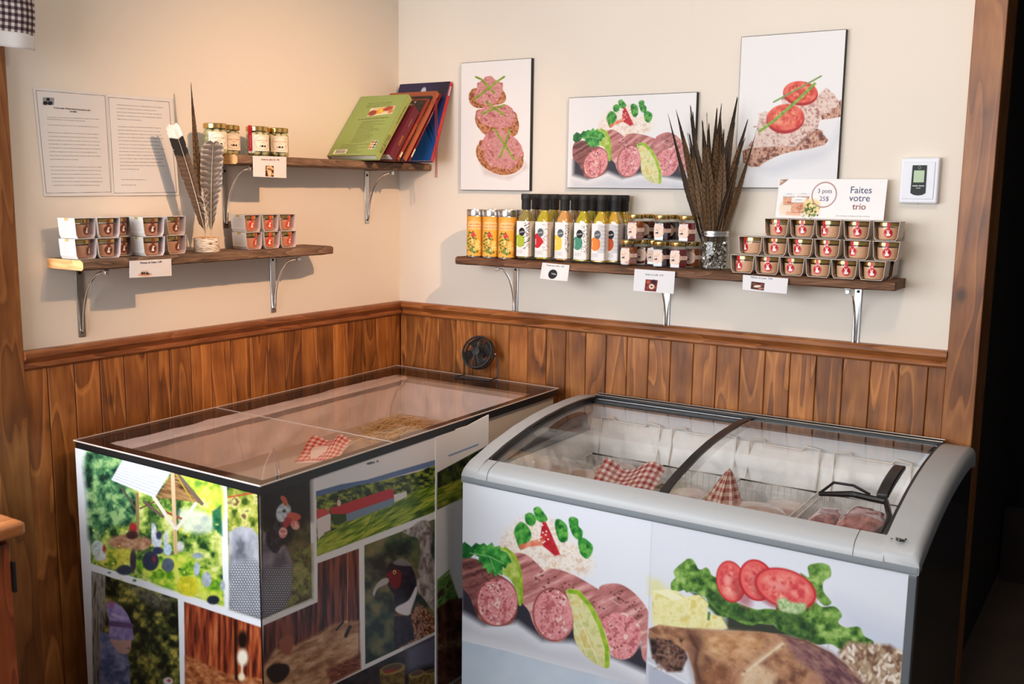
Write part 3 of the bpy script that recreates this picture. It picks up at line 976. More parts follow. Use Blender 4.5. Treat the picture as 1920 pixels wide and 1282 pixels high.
art2.ell(1582, 655, 8, 10, (225, 205, 120), soft=1.5); art2.ell(1582, 656, 4, 5, (10, 10, 10), soft=1)
art2.poly([(1476, 752), (1496, 712), (1524, 688), (1550, 684), (1552, 706), (1524, 722), (1498, 738), (1484, 770)], (185, 180, 182), soft=2, smooth=True)
art2.poly([(1590, 825), (1650, 790), (1685, 725), (1692, 750), (1670, 820), (1650, 865), (1595, 850)], (232, 228, 234), soft=4, smooth=True)
# 7: jars along the bottom
art2.poly([(1290, 1199), (1785, 958), (1792, 1500), (1250, 1500)], ramp([(30, 25, 30), (60, 52, 58), (45, 38, 42)], 60, seed=60))
art2.poly([(1640, 1030), (1785, 962), (1786, 1100), (1700, 1120), (1640, 1150)], (110, 110, 135), soft=18, al=.8)
for (cx, cy, rx) in ((1572, 1125, 62), (1690, 1150, 40), (1760, 1140, 32), (1450, 1225, 55)):
    art2.poly([(cx - rx, cy), (cx + rx, cy - 12), (cx + rx - 4, cy + 130), (cx - rx + 4, cy + 140)], ramp([(90, 70, 40), (150, 125, 70)], 16, seed=cx), soft=3)
    art2.ell(cx, cy, rx, rx * .42, (165, 140, 75), ang=-14, soft=2); art2.ell(cx, cy - 4, rx * .82, rx * .3, (95, 80, 60), ang=-14, soft=3)
art2.ell(1560, 1135, 34, 9, (150, 60, 50), ang=-14, soft=3)
art2.line([(1797, -100), (1797, 1500)], 3, (180, 175, 175), soft=2)
pf = art_obj('printed_front', FRONT_S, art, M['print'], fz)
ps = art_obj('printed_side', SIDE_S, art2, M['print'], fz)
# the loose board overlapping farther back, bent away at its free end
u, v = sgrid(260, 480)
B0 = np.array(LF(.990, 0.488, 0)); B1 = np.array(LF(.990, 0.665, 0))
S3 = np.zeros(u.shape + (3,))
S3[..., 0] = B0[0] + (B1[0] - B0[0]) * u + 0.004 + 0.040 * np.clip(u - 0.35, 0, 1) ** 1.6
S3[..., 1] = B0[1] + (B1[1] - B0[1]) * u
top = 0.789 + 0.018 * np.clip((u - .62) / .38, 0, 1)
S3[..., 2] = top * (1 - v) + 0.02 * v
art3 = proj_art(S3, white=(250, 250, 250), base=(236, 234, 236), gain=.84).frame(*E0)
art3.poly([(1790, 170), (2050, 30), (2060, 215), (1790, 352)], ramp([(14, 22, 12), (40, 55, 25), (85, 95, 35)], 18, 26, seed=42, octv=4), soft=2)
art3.poly([(1790, 250), (1880, 210), (2050, 140), (2050, 240), (1790, 345)], ramp([(70, 95, 25), (125, 140, 40), (165, 165, 60)], 40, 10, seed=43, rot=-.4), soft=6)
art3.poly([(1840, 88), (1990, 30), (1990, 38), (1850, 92)], (120, 150, 195), soft=2)
art3.poly([(1790, 700), (1850, 660), (1900, 800), (1790, 860)], ramp([(50, 90, 40), (110, 150, 70), (60, 40, 30)], 12, 40, seed=44, rot=.6), soft=5)
art3.poly([(1790, 690), (1850, 640), (1850, 655), (1790, 706)], (120, 160, 70), soft=2)
art3.poly([(1790, 830), (1850, 790), (2060, 760), (2060, 1500), (1790, 1500)], ramp([(30, 14, 14), (65, 32, 28), (95, 60, 45)], 26, seed=45, octv=4), soft=6)
art3.poly([(1795, 1000), (2050, 950), (2050, 985), (1795, 1035)], ramp([(60, 45, 35), (150, 130, 95)], 6, seed=46), soft=8, al=.8)
bo = art_obj('loose_printed_board', S3, art3, M['print'], fz)
sm_ = bo.modifiers.new('thick', 'SOLIDIFY'); sm_.thickness = 0.003; sm_.offset = -1

# what lies in the left freezer
gm = MB()
red = ((196, 70, 64), (226, 150, 140), (240, 226, 216))


def gingham(m, f, nu, nv, cols=red):
    m.smooth = False
    for j in range(nv):
        for i in range(nu):
            k = (i % 2) + (j % 2)
            m.hue(cols[0] if k == 0 else cols[1] if k == 1 else cols[2])
            m.add([f(i / nu, j / nv), f((i + 1) / nu, j / nv), f((i + 1) / nu, (j + 1) / nv), f(i / nu, (j + 1) / nv)], [(0, 1, 2, 3)])
    m.smooth = True


def pkg_f(u, v):
    return (0.305 + 0.085 * u + 0.004 * math.sin(6 * v), -0.865 + 0.08 * v + .010 * math.sin(5 * u) + 0.09 * u, 0.662 + 0.055 * v + 0.010 * math.cos(9 * u) * v)


gingham(gm, pkg_f, 18, 14)
gm.grid(lambda u, v: (0.305 + 0.085 * u, -0.86 + 0.12 * v + 0.09 * u, 0.656 + 0.04 * math.sin(v * 3.14)), 10, 8)
tag(gm.build('gingham_package', M['paper'], smooth_angle=0, normals=False), 'red gingham paper package lying in the chest freezer with the flat lid', 'package')
m = MB(); rr = random.Random(5)
for i in range(420):
    cx = min(max(rr.gauss(0.34, 0.05), .20), .50); cy = rr.gauss(-0.43, 0.065); hz = 0.662 + 0.055 * math.exp(-((cx - .34) ** 2 / .006 + (cy + .43) ** 2 / .012)) * rr.random()
    an = rr.uniform(0, 3.14); L_ = rr.uniform(.02, .05); tl = rr.uniform(-.18, .35); bn = rr.uniform(-.01, .01)
    d = Vector((math.cos(an), math.sin(an), tl)) * L_
    p = Vector((cx, cy, hz + 0.006))
    m.hue(rr.choice([(222, 196, 140), (236, 214, 160), (200, 168, 110), (242, 226, 180)]))
    m.tube([p - d, p + Vector((bn, bn, .004)), p + d], 0.0011, n=3)
tag(m.build('straw_nest', M['paper'], smooth_angle=0), 'loose pile of pale straw on the bottom of the flat-lid chest freezer', 'straw', kind='stuff')


# ------------------------------------------------------------------ right freezer (curved sliding glass)
X0, X1, YF, YB = 0.838, 2.040, -0.750, -0.045
PROF = [(-.752, .700), (-.742, .714), (-.72, .722), (-.69, .730), (-.62, .751), (-.50, .777), (-.40, .792), (-.30, .801), (-.20, .805), (-.12, .804), (-.06, .798), (-.045, .79)]


def prof(y):
    ys = [p[0] for p in PROF]; zs = [p[1] for p in PROF]
    return float(np.interp(y, ys, zs))


f2 = thing('display_freezer', 'grey and white display freezer with curved sliding glass and sausage photo front', 'freezer')
m = MB()
m.box(X0 + .012, X1 - .012, YF + .004, YB - .0, 0.05, 0.30)
m.box(X0 + .012, X1 - .012, YF + .004, YF + .058, 0.30, 0.668)
m.box(X0 + .012, X1 - .012, YB - .05, YB, 0.30, 0.775)
m.box(X0 + .012, X0 + .060, YF + .058, YB - .05, 0.30, 0.70)
m.box(X1 - .060, X1 - .014, YF + .058, YB - .05, 0.30, 0.70)
m.build('cabinet', M['white'], f2, smooth_angle=0)
for k in range(4):
    m = MB()
    m.box(X0 + .06 + (k % 2) * 1.04, X0 + .12 + (k % 2) * 1.04, YF + .05 + (k // 2) * .5, YF + .11 + (k // 2) * .5, 0, 0.05)
    m.build('foot', M['black'], f2, smooth_angle=0)
# dark side panel on the right
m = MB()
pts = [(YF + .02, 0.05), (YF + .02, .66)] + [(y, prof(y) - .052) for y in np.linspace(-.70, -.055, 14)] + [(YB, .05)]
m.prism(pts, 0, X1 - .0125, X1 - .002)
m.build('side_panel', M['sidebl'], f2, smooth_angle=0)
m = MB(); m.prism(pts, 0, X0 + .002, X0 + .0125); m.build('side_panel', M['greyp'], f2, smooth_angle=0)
m = MB().box(X1 - .0165, X1 + .0015, YF - .003, YF + .02, .05, .664)
m.build('corner_strip', mat('dark_grey_edge', (92, 96, 100), 0.4, noise=.03), f2, smooth_angle=0, bevel=.002)


def cheek(name, xa, xb, side):
    """end cap that follows the curve, rounded on its outer side"""
    m = MB()
    ys = [-.752] + [y for y in np.linspace(-.745, -.06, 26)] + [-.045]
    rings = []
    for y in ys:
        zt = prof(y) + .004
        th = .052
        zb = max(zt - th, .665) if y > -.74 else .665
        if y <= -.74:
            zt = .703 if y < -.75 else .712
        o = xb if side > 0 else xa
        i = xa if side > 0 else xb
        s_ = 1 if side > 0 else -1
        rd = .018
        sect = [(i, zb), (i, zt)]
        for k in range(6):
            g = math.pi / 2 * k / 5
            sect.append((o - s_ * rd + s_ * rd * math.sin(g), zt - rd + rd * math.cos(g)))
        sect += [(o, zb + .004), (o - s_ * .004, zb)]
        rings.append([(x, y, z) for x, z in sect])
    n = len(rings[0])
    vs = [p for r in rings for p in r]
    fs = [(i * n + k, i * n + (k + 1) % n, (i + 1) * n + (k + 1) % n, (i + 1) * n + k) for i in range(len(rings) - 1) for k in range(n)]
    fs += [tuple(range(n)), tuple(reversed(range((len(rings) - 1) * n, len(rings) * n)))]
    m.add(vs, fs)
    return m.build(name, M['greyp'], f2, smooth_angle=50)


cheek('end_cap', X0, X0 + .056, -1)
cheek('end_cap', X1 - .075, X1 + .004, 1)
# front bumper: sloping top and rounded nose
sec = [(-.700, .727), (-.725, .7205), (-.742, .713), (-.750, .704), (-.754, .694), (-.7555, .684)]
low = [(-.7555, .684), (-.7545, .672), (-.7515, .6655), (-.738, .664), (-.700, .664)]
m = MB(); m.prism([(y, z) for y, z in sec] + [(-.700, .684)], 0, X0 + .05, X1 - .07); m.build('front_bumper', M['greyp'], f2, smooth_angle=60)
m = MB(); m.prism(low + [(-.700, .684)], 0, X0 + .003, X1 + .001); m.build('bumper_lip', M['greyd'], f2, smooth_angle=60)
for xs in (.925, 1.905):
    m = MB()
    m.prism([(y - .0006, z + .0006) for y, z in sec] + [(-.700, .684)], 0, xs, xs + .0012)
    m.build('bumper_joint', M['black'], f2, smooth_angle=0)
m = MB()
bx = at(1690, 1012, 2, .728)
for k in range(14):
    rr = random.Random(k); m.lathe([(.0035 * rr.uniform(.5, 1.2), 0), (.001, .002)], (float(bx[0]) + rr.gauss(0, .009), float(bx[1]) + rr.gauss(0, .008), .7285 + .0), 6)
m.build('screw_marks', M['black'], f2)
# rails
XA, XB = X0 + .056, X1 - .075


def curve_strip(m, x0, x1, up, th, ya=-.698, yb=-.075, n=22):
    top = [(y, prof(y) + up) for y in np.linspace(ya, yb, n)]
    m.prism(top + [(y, z - th) for y, z in reversed(top)], 0, x0, x1)


m = MB()
curve_strip(m, XA, XA + .010, .0035, .018); curve_strip(m, XB - .008, XB, .002, .018)
m.box(XA, XB, -.082, -.050, .788, .808).box(XA, XB, -.112, -.095, .786, .7995)
m.build('track_frame', M['black'], f2, smooth_angle=30, bevel=.0015)
m = MB()
m.tube([(XA, -.083, .8095), (XB, -.083, .8095)], .0016, n=6); m.tube([(XA, -.052, .8095), (XB, -.052, .8095)], .0016, n=6)
m.box(XA, XB, -.0955, -.0935, .797, .8005)
m.build('track_edge', M['steel'], f2)
XM = 1.425
gx = MB(); gx.grid(lambda u, v: (XA + .010 + (XM + .02 - XA) * u, -.698 + .62 * v, prof(-.698 + .62 * v) - .009), 2, 40)
gl = gx.build('sliding_glass', M['curved'], f2, smooth_angle=80)
gx = MB(); gx.grid(lambda u, v: (XM - .01 + (XB - .006 - XM) * u, -.698 + .62 * v, prof(-.698 + .62 * v) + .001), 2, 40)
gl2 = gx.build('sliding_glass', M['curved'], f2, smooth_angle=80)
m = MB(); curve_strip(m, XM - .012, XM + .010, .003, .007)
m.build('glass_rib', M['black'], f2, smooth_angle=30)


def handle(x, y0, y1, up, parent):
    m = MB()
    top = []
    for k in range(12):
        t = k / 11; y = y0 + (y1 - y0) * t
        top.append((y, prof(y) + up + .016 * math.sin(math.pi * (0.12 + .76 * t)) ** .5))
    bot = [(y, prof(y) + up - .001) for y, _ in reversed(top)]
    m.prism(top + bot, 0, x - .014, x + .014)
    return m.build('handle', M['black'], parent, smooth_angle=30, bevel=.003)


handle(XB - .048, -.555, -.375, .001, gl2)
handle(XA + .050, -.44, -.25, -.025, gl)
# frost inside
m = MB()
ya, yb = YF + .058, YB - .05
xa, xb = X0 + .060, X1 - .060


def backf(u, v):
    return (xa + (xb - xa) * u, yb - .004, .735 - v * .40), (0, -1, 0.15)


frost_strip(m, backf, 120, 26, .05, 23, 22)
frost_strip(m, lambda u, v: ((xa + .002, ya + (yb - ya) * u, .70 - v * .36), (1, 0, 0.2)), 60, 22, .05, 25, 12)
frost_strip(m, lambda u, v: ((xb - .002, ya + (yb - ya) * u, .70 - v * .36), (-1, 0, 0.2)), 60, 22, .035, 27, 12)
m.build('frost', M['frost'], f2, smooth_angle=60)
m = MB().box(xa, xb, ya, yb, .30, .33)
m.build('inner_floor', M['liner'], f2, smooth_angle=0)

# printed front: sausages left, roast with salad right
S = quadS((X0 + .004, YF - .0005, .6645), (X1 - .016, YF - .0005, .6645), (X1 - .016, YF - .0005, .055), (X0 + .004, YF - .0005, .055), 760, 400)
PWH = (236, 239, 248)


def sausage_picture(A, z=2.0):
    """drawn in one frame for the freezer front and for the board on the wall"""
    pinkcut = ramp([(190, 105, 110), (226, 140, 145), (240, 170, 172), (214, 120, 125), (246, 205, 200)], 20, seed=70, octv=5, lo=.3, hi=.7)
    body = ramp([(146, 88, 84), (188, 118, 116), (212, 146, 142), (234, 186, 180)], 80, 20, seed=71, octv=4, rot=-.45)
    bodyd = ramp([(95, 55, 55), (140, 85, 82), (170, 112, 108)], 50, 14, seed=72, octv=4, rot=-.3)
    A.poly([(45, 470), (130, 520), (250, 510), (340, 575), (450, 580), (600, 640), (735, 700), (735, 640), (600, 500), (300, 400), (45, 380)], (52, 50, 62), soft=14)
    A.poly([(40, 500), (130, 545), (260, 545), (350, 600), (470, 610), (600, 665), (735, 740), (735, 780), (500, 690), (300, 630), (40, 545)], (205, 205, 215), soft=22, al=.7)
    # rice
    A.poly([(185, 250), (205, 195), (250, 150), (330, 125), (400, 165), (450, 220), (505, 260), (515, 330), (440, 345), (350, 350), (270, 300), (210, 280)],
           ramp([(226, 200, 180), (244, 228, 214), (252, 246, 240), (240, 208, 180)], 16, seed=73, octv=4), soft=22, smooth=True)
    gr = ramp([(20, 95, 35), (60, 150, 60), (110, 185, 80)], 14, seed=74, octv=3)
    for pts in ([(238, 180), (262, 150), (290, 170), (300, 200), (280, 240), (258, 248), (246, 215)], [(278, 125), (300, 118), (318, 140), (305, 165), (282, 155)],
                [(308, 105), (325, 95), (340, 110), (358, 140), (340, 152), (318, 140)], [(385, 150), (400, 140), (428, 165), (430, 215), (405, 222), (390, 190)],
                [(435, 140), (450, 132), (468, 142), (470, 165), (485, 185), (478, 215), (455, 205), (440, 175)], [(470, 215), (490, 208), (522, 240), (505, 282), (480, 270), (470, 240)]):
        A.poly(pts, gr, soft=z, smooth=True)
    rd = ramp([(175, 25, 40), (215, 60, 65)], 20, seed=75)
    A.poly([(340, 150), (352, 150), (368, 185), (404, 268), (385, 272), (340, 235), (332, 205)], rd, soft=z)
    A.poly([(255, 235), (300, 218), (345, 210), (340, 235), (290, 240), (262, 250)], ramp([(225, 95, 70), (240, 160, 130)], 16, seed=76), soft=4)
    for i in range(16):
        rr = random.Random(i * 3 + 1); A.ell(rr.uniform(320, 380), rr.uniform(150, 230), 3.5, 3, (250, 235, 225), soft=1.5)
    # fourth sausage
    A.poly([(545, 385), (575, 373), (625, 376), (680, 415), (722, 475), (740, 560), (735, 660), (700, 640), (690, 560), (640, 470), (580, 425), (550, 405)], body, soft=z, smooth=True)
    # third
    A.poly([(348, 330), (380, 318), (450, 340), (540, 392), (600, 440), (650, 470), (692, 520), (690, 590), (655, 640), (600, 640), (565, 600), (540, 545), (480, 470), (400, 400), (352, 352)], body, soft=z, smooth=True)
    A.poly([(560, 500), (590, 478), (645, 480), (685, 515), (694, 560), (680, 605), (650, 640), (610, 640), (585, 615), (570, 570), (552, 530)], pinkcut, soft=z, smooth=True)
    # second
    A.poly([(238, 268), (285, 270), (340, 320), (400, 372), (440, 410), (458, 470), (450, 530), (415, 575), (380, 582), (335, 560), (308, 520), (290, 470), (262, 430), (250, 340)], body, soft=z, smooth=True)
    A.ell(379, 483, 74, 97, (150, 75, 70), ang=-8, soft=z); A.ell(380, 484, 70, 92, pinkcut, ang=-8, soft=z)
    # first
    A.poly([(45, 288), (100, 283), (160, 325), (215, 360), (246, 400), (250, 460), (235, 510), (185, 526), (135, 515), (105, 490), (78, 420), (42, 370)], bodyd, soft=z, smooth=True)
    A.ell(177, 437, 75, 88, (160, 85, 80), soft=z); A.ell(178, 438, 71, 84, pinkcut, soft=z)
    for i in range(120):
        rr = random.Random(i); c = rr.choice(((178, 438, 60, 72), (380, 484, 58, 80), (625, 560, 50, 60)))
        a_ = rr.uniform(0, 6.28); q_ = rr.random() ** .5
        A.ell(c[0] + c[2] * q_ * math.cos(a_), c[1] + c[3] * q_ * math.sin(a_), rr.uniform(2, 6), rr.uniform(2, 4), rr.choice([(150, 60, 70), (252, 222, 215), (170, 80, 85), (235, 160, 160), (120, 55, 50)]), ang=rr.uniform(0, 180), soft=1.6, al=.75)
    for i in range(70):
        rr = random.Random(900 + i); t = rr.random(); b_ = rr.choice(((60, 320, 140, 60), (270, 300, 120, 110), (380, 345, 190, 130), (590, 400, 110, 80)))
        A.ell(b_[0] + b_[2] * t + rr.uniform(-22, 22), b_[1] + b_[3] * t + rr.uniform(-14, 24), 4, 2.4, (60, 32, 30), ang=rr.uniform(0, 180), soft=1.5, al=.7)
    # lime slices
    ri = ramp([(130, 175, 40), (175, 210, 60)], 20, seed=77)
    A.poly([(180, 243), (215, 250), (245, 290), (262, 350), (266, 440), (254, 448), (244, 395), (222, 355), (196, 335), (200, 290)], ramp([(150, 180, 60), (205, 220, 120)], 20, seed=78), soft=z, smooth=True)
    A.line(smooth_pts([(205, 245), (240, 275), (262, 340), (266, 440)] + [(262, 340), (240, 275)], 4), 9, ri, soft=2)
    A.poly([(425, 397), (465, 395), (510, 440), (555, 520), (580, 600), (580, 672), (545, 668), (490, 628), (455, 570), (450, 490), (438, 440)], ramp([(205, 205, 130), (232, 230, 175), (222, 200, 120)], 26, seed=79), soft=z, smooth=True)
    A.line([(435, 400), (470, 404), (510, 450), (548, 525), (572, 605), (573, 668)], 15, ri, soft=2)
    A.line([(462, 470), (540, 655)], 3, (245, 240, 205), soft=2); A.line([(455, 520), (500, 630)], 3, (245, 240, 205), soft=2)
    # coriander leaf
    lf = ramp([(25, 110, 45), (55, 150, 60), (115, 195, 95)], 22, seed=80, octv=4)
    A.poly([(42, 235), (60, 222), (85, 240), (100, 225), (120, 235), (100, 262), (78, 282), (52, 280), (40, 262)], ramp([(15, 85, 40), (50, 130, 60)], 16, seed=81), soft=z)
    A.poly([(92, 250), (110, 236), (128, 226), (142, 236), (158, 224), (168, 240), (186, 236), (190, 252), (215, 262), (222, 278), (230, 296), (214, 300), (208, 318), (196, 312),
            (196, 342), (180, 336), (172, 348), (160, 332), (146, 336), (136, 316), (122, 318), (126, 298), (108, 296), (112, 276), (98, 270)], lf, soft=z)
    A.line([(80, 262), (150, 275), (200, 300)], 3, (150, 205, 130), soft=2); A.line([(150, 275), (170, 330)], 2.5, (150, 205, 130), soft=2)


def roast_picture(A, z=2.0):
    gl_ = ramp([(40, 78, 32), (82, 125, 50), (125, 168, 78), (170, 200, 115)], 24, seed=90, octv=5)
    gd = ramp([(25, 55, 28), (60, 98, 45), (100, 140, 65)], 22, seed=91, octv=5)
    A.poly([(728, 160), (1690, 330), (1690, 480), (728, 330)], (232, 236, 246), soft=60, al=.6)
    A.poly([(1400, 430), (1690, 560), (1690, 740), (1500, 740)], (206, 214, 232), soft=50, al=.8)
    A.poly([(720, 640), (800, 690), (880, 740), (720, 740)], (190, 196, 214), soft=8)
    A.line([(720, 655), (860, 730)], 9, (240, 243, 250), soft=4)
    A.poly([(722, 350), (760, 362), (800, 400), (770, 420), (724, 410)], (232, 228, 160), soft=14, al=.8)
    # shade under the food
    A.poly([(1000, 480), (1100, 500), (1200, 520), (1250, 560), (1180, 565), (1000, 545)], (55, 60, 50), soft=12)
    A.poly([(805, 395), (803, 370), (818, 350), (812, 330), (830, 308), (850, 292), (862, 283), (878, 284), (890, 298), (900, 318), (912, 322), (928, 314), (940, 322), (948, 340), (962, 348), (975, 362), (985, 400), (1040, 440), (1110, 465), (1150, 462), (1190, 470), (1205, 490), (1190, 506),
            (1160, 520), (1120, 516), (1090, 524), (1050, 512), (1015, 495), (985, 490), (960, 470), (940, 450), (930, 425), (905, 412), (880, 400), (860, 404), (850, 395), (828, 400)], gl_, soft=z, smooth=True)
    A.poly([(870, 400), (905, 410), (935, 440), (990, 490), (1000, 520), (960, 480), (910, 430)], gd, soft=5)
    A.poly([(930, 380), (1000, 430), (1110, 475), (1195, 480), (1180, 510), (1080, 512), (980, 470), (930, 420)], gd, soft=6)
    A.poly([(1268, 335), (1300, 350), (1296, 310), (1335, 298), (1372, 308), (1378, 345), (1352, 365), (1352, 400), (1380, 440), (1352, 450), (1310, 400)], gl_, soft=z, smooth=True)
    A.poly([(1172, 505), (1180, 470), (1185, 430), (1215, 440), (1232, 415), (1262, 425), (1280, 450), (1310, 430), (1345, 455), (1392, 455), (1418, 485), (1405, 512), (1432, 530), (1480, 528),
            (1498, 560), (1532, 580), (1520, 598), (1470, 600), (1420, 612), (1380, 590), (1330, 592), (1275, 580), (1250, 560), (1205, 545), (1180, 530)], gl_, soft=z, smooth=True)
    A.poly([(1180, 480), (1240, 470), (1290, 500), (1330, 540), (1300, 575), (1230, 560), (1185, 525)], gd, soft=9, smooth=True)
    A.poly([(1185, 432), (1230, 418), (1285, 440), (1270, 470), (1210, 470)], ramp([(150, 180, 130), (215, 225, 195)], 10, seed=92), soft=7, smooth=True)

    def tomato(cx, cy, rx, ry, ang, sd):
        A.ell(cx, cy, rx, ry, (196, 42, 48), ang=ang, soft=z)
        A.ell(cx, cy, rx * .93, ry * .93, (232, 98, 96), ang=ang, soft=z)
        A.ell(cx, cy, rx * .80, ry * .80, ramp([(214, 70, 76), (238, 120, 112), (246, 160, 145)], 24, seed=sd, octv=3), ang=ang, soft=6)
        A.ell(cx - rx * .2, cy - ry * .1, rx * .3, ry * .22, (246, 165, 158), ang=ang, soft=8, al=.7)
        for k in range(7):
            rr = random.Random(sd + k); A.ell(cx + rr.uniform(-.5, .5) * rx, cy + rr.uniform(-.5, .5) * ry, 7, 4, rr.choice([(190, 45, 55), (250, 200, 170)]), ang=rr.uniform(0, 180), soft=3, al=.6)
    tomato(1018, 365, 52, 76, -12, 93)
    tomato(1110, 360, 62, 76, -20, 94)
    A.ell(1060, 400, 30, 60, (150, 30, 40), ang=-20, soft=10, al=.5); tomato(1110, 360, 58, 76, -20, 94)
    A.ell(1210, 395, 118, 72, (150, 35, 42), ang=18, soft=8, al=.6)
    tomato(1215, 390, 115, 68, 20, 95)
    A.poly([(1185, 432), (1215, 425), (1240, 440), (1290, 445), (1270, 480), (1200, 470)], ramp([(140, 175, 110), (210, 225, 180)], 9, seed=96), soft=5, smooth=True)
    ye = ramp([(236, 226, 150), (246, 240, 185), (228, 212, 125)], 26, seed=97)
    A.poly([(735, 398), (790, 393), (820, 397), (862, 428), (850, 470), (846, 500), (800, 518), (735, 512)], ye, soft=z)
    A.poly([(735, 398), (790, 393), (860, 428), (810, 432)], (250, 246, 205), soft=3)
    A.poly([(848, 420), (905, 412), (938, 445), (930, 495), (885, 505), (852, 490)], ye, soft=z)
    A.poly([(740, 500), (850, 490), (935, 480), (985, 490), (1008, 535), (900, 540), (740, 530)], ye, soft=4)
    A.line([(940, 478), (938, 500)], 9, (90, 130, 60), soft=3)
    # rice
    A.poly([(1405, 620), (1440, 578), (1520, 590), (1590, 592), (1640, 625), (1665, 680), (1665, 790), (1500, 790), (1440, 690)], ramp([(110, 80, 62), (150, 118, 95), (190, 165, 140)], 14, seed=98, octv=3), soft=8)
    for i in range(190):
        rr = random.Random(2000 + i); cx = rr.uniform(1412, 1662); cy = rr.uniform(585, 780)
        if cy < 585 + abs(cx - 1510) * .18 + (20 if cx < 1430 else 0):
            continue
        A.ell(cx, cy, rr.uniform(9, 17), rr.uniform(4.5, 7), rr.choice([(228, 210, 190), (205, 182, 158), (238, 226, 212), (180, 152, 125)]), ang=rr.uniform(20, 140), soft=2)
    # roast leg
    A.poly([(722, 560), (735, 545), (800, 560), (850, 580), (862, 640), (840, 690), (790, 690), (735, 640)], ramp([(45, 30, 32), (90, 62, 55), (140, 105, 90), (60, 42, 40)], 20, seed=99, octv=4), soft=5)
    mt_ = ramp([(118, 78, 62), (160, 112, 84), (196, 148, 112), (180, 130, 105)], 60, 40, seed=100, octv=5, rot=.5)
    A.poly([(722, 535), (760, 520), (850, 532), (1000, 540), (1120, 545), (1190, 553), (1290, 578), (1380, 622), (1440, 670), (1520, 760), (1560, 800), (900, 800), (885, 690), (862, 620), (800, 575), (722, 565)], mt_, soft=3)
    A.poly([(1210, 565), (1290, 580), (1380, 622), (1440, 670), (1520, 760), (1560, 800), (1400, 800), (1330, 700), (1250, 640)], ramp([(95, 62, 70), (140, 98, 98), (165, 125, 115)], 40, 16, seed=101, octv=4, rot=.7), soft=14)
    A.poly([(860, 545), (930, 545), (905, 640), (930, 760), (900, 760), (870, 650)], (96, 62, 50), soft=20, al=.6)
    A.poly([(1200, 585), (1212, 590), (1120, 660), (1180, 700), (1170, 800), (1050, 800), (1060, 700), (1110, 640)], ramp([(226, 190, 150), (240, 218, 188)], 22, seed=102), soft=12, al=.85)
    A.line([(1060, 700), (1205, 588)], 7, (245, 228, 200), soft=4, al=.8)
    A.poly([(930, 548), (1040, 546), (1150, 566), (1120, 610), (1030, 650), (960, 640), (925, 600)], ramp([(184, 128, 84), (214, 164, 116), (234, 196, 152)], 34, 22, seed=120, octv=4), soft=18, al=.75, smooth=True)
    A.poly([(940, 660), (1010, 672), (1030, 740), (960, 760), (915, 720)], ramp([(120, 74, 52), (168, 114, 80)], 26, seed=121, octv=4), soft=16, al=.8, smooth=True)
    A.line([(872, 560), (900, 610), (890, 660), (905, 720)], 8, (70, 42, 34), soft=6, al=.7)
    A.line([(1190, 556), (1290, 582), (1378, 626), (1438, 674)], 6, (96, 62, 56), soft=4, al=.7)
    A.line([(850, 536), (1000, 543), (1120, 548)], 4, (206, 168, 134), soft=3, al=.6)
    for i in range(90):
        rr = random.Random(700 + i)
        A.ell(rr.uniform(930, 1380), rr.uniform(570, 760), rr.uniform(3, 9), rr.uniform(2, 4), rr.choice([(226, 188, 150), (104, 66, 50), (200, 150, 112)]), ang=rr.uniform(0, 180), soft=2.5, al=.3)
    for i in range(40):
        rr = random.Random(800 + i)
        A.ell(rr.uniform(740, 850), rr.uniform(575, 680), rr.uniform(5, 14), rr.uniform(2, 5), rr.choice([(170, 130, 110), (40, 26, 26), (120, 84, 70)]), ang=rr.uniform(0, 180), soft=2.5, al=.5)


fa = proj_art(S, white=(255, 255, 255), base=PWH, gain=.86)
fa.frame(840, 900, 1 / 1.92)
fa.poly([(0, 565), (200, 612), (420, 672), (712, 745), (712, 900), (0, 900)], ramp([(196, 212, 228), (206, 220, 236), (214, 226, 240)], 120, seed=61), soft=1.5)
fa.line([(0, 563), (200, 610), (420, 670), (712, 743)], 2.5, (245, 247, 252), soft=1.5)
X_ = fa.X.copy()
sausage_picture(fa)
# right-hand sheet starts at the joint
j0 = 840 + 735 / 1.92; j1 = 840 + 711 / 1.92
fa.poly([(735, 140), (1760, 320), (1760, 1000), (706, 1000), (712, 733)], (229, 231, 240), soft=1.2)
roast_picture(fa)
fa.poly([(560, 100), (735, 140), (712, 733), (706, 1000), (700, 1000), (706, 733), (729, 160)], (222, 224, 232), soft=1.2, al=.0)
fa.line([(735, 140), (711, 760)], 2, (205, 205, 214), soft=1.5)
art_obj('printed_front', S, fa, M['print'], f2)

# wire baskets hanging inside, each a thing of its own
bk = thing('wire_basket', 'white wire basket hanging in the display freezer', 'basket')
BX = [.925, 1.175, 1.425, 1.675]
bw, by0, by1, bz0, bz1 = .232, -.645, -.150, .42, .630


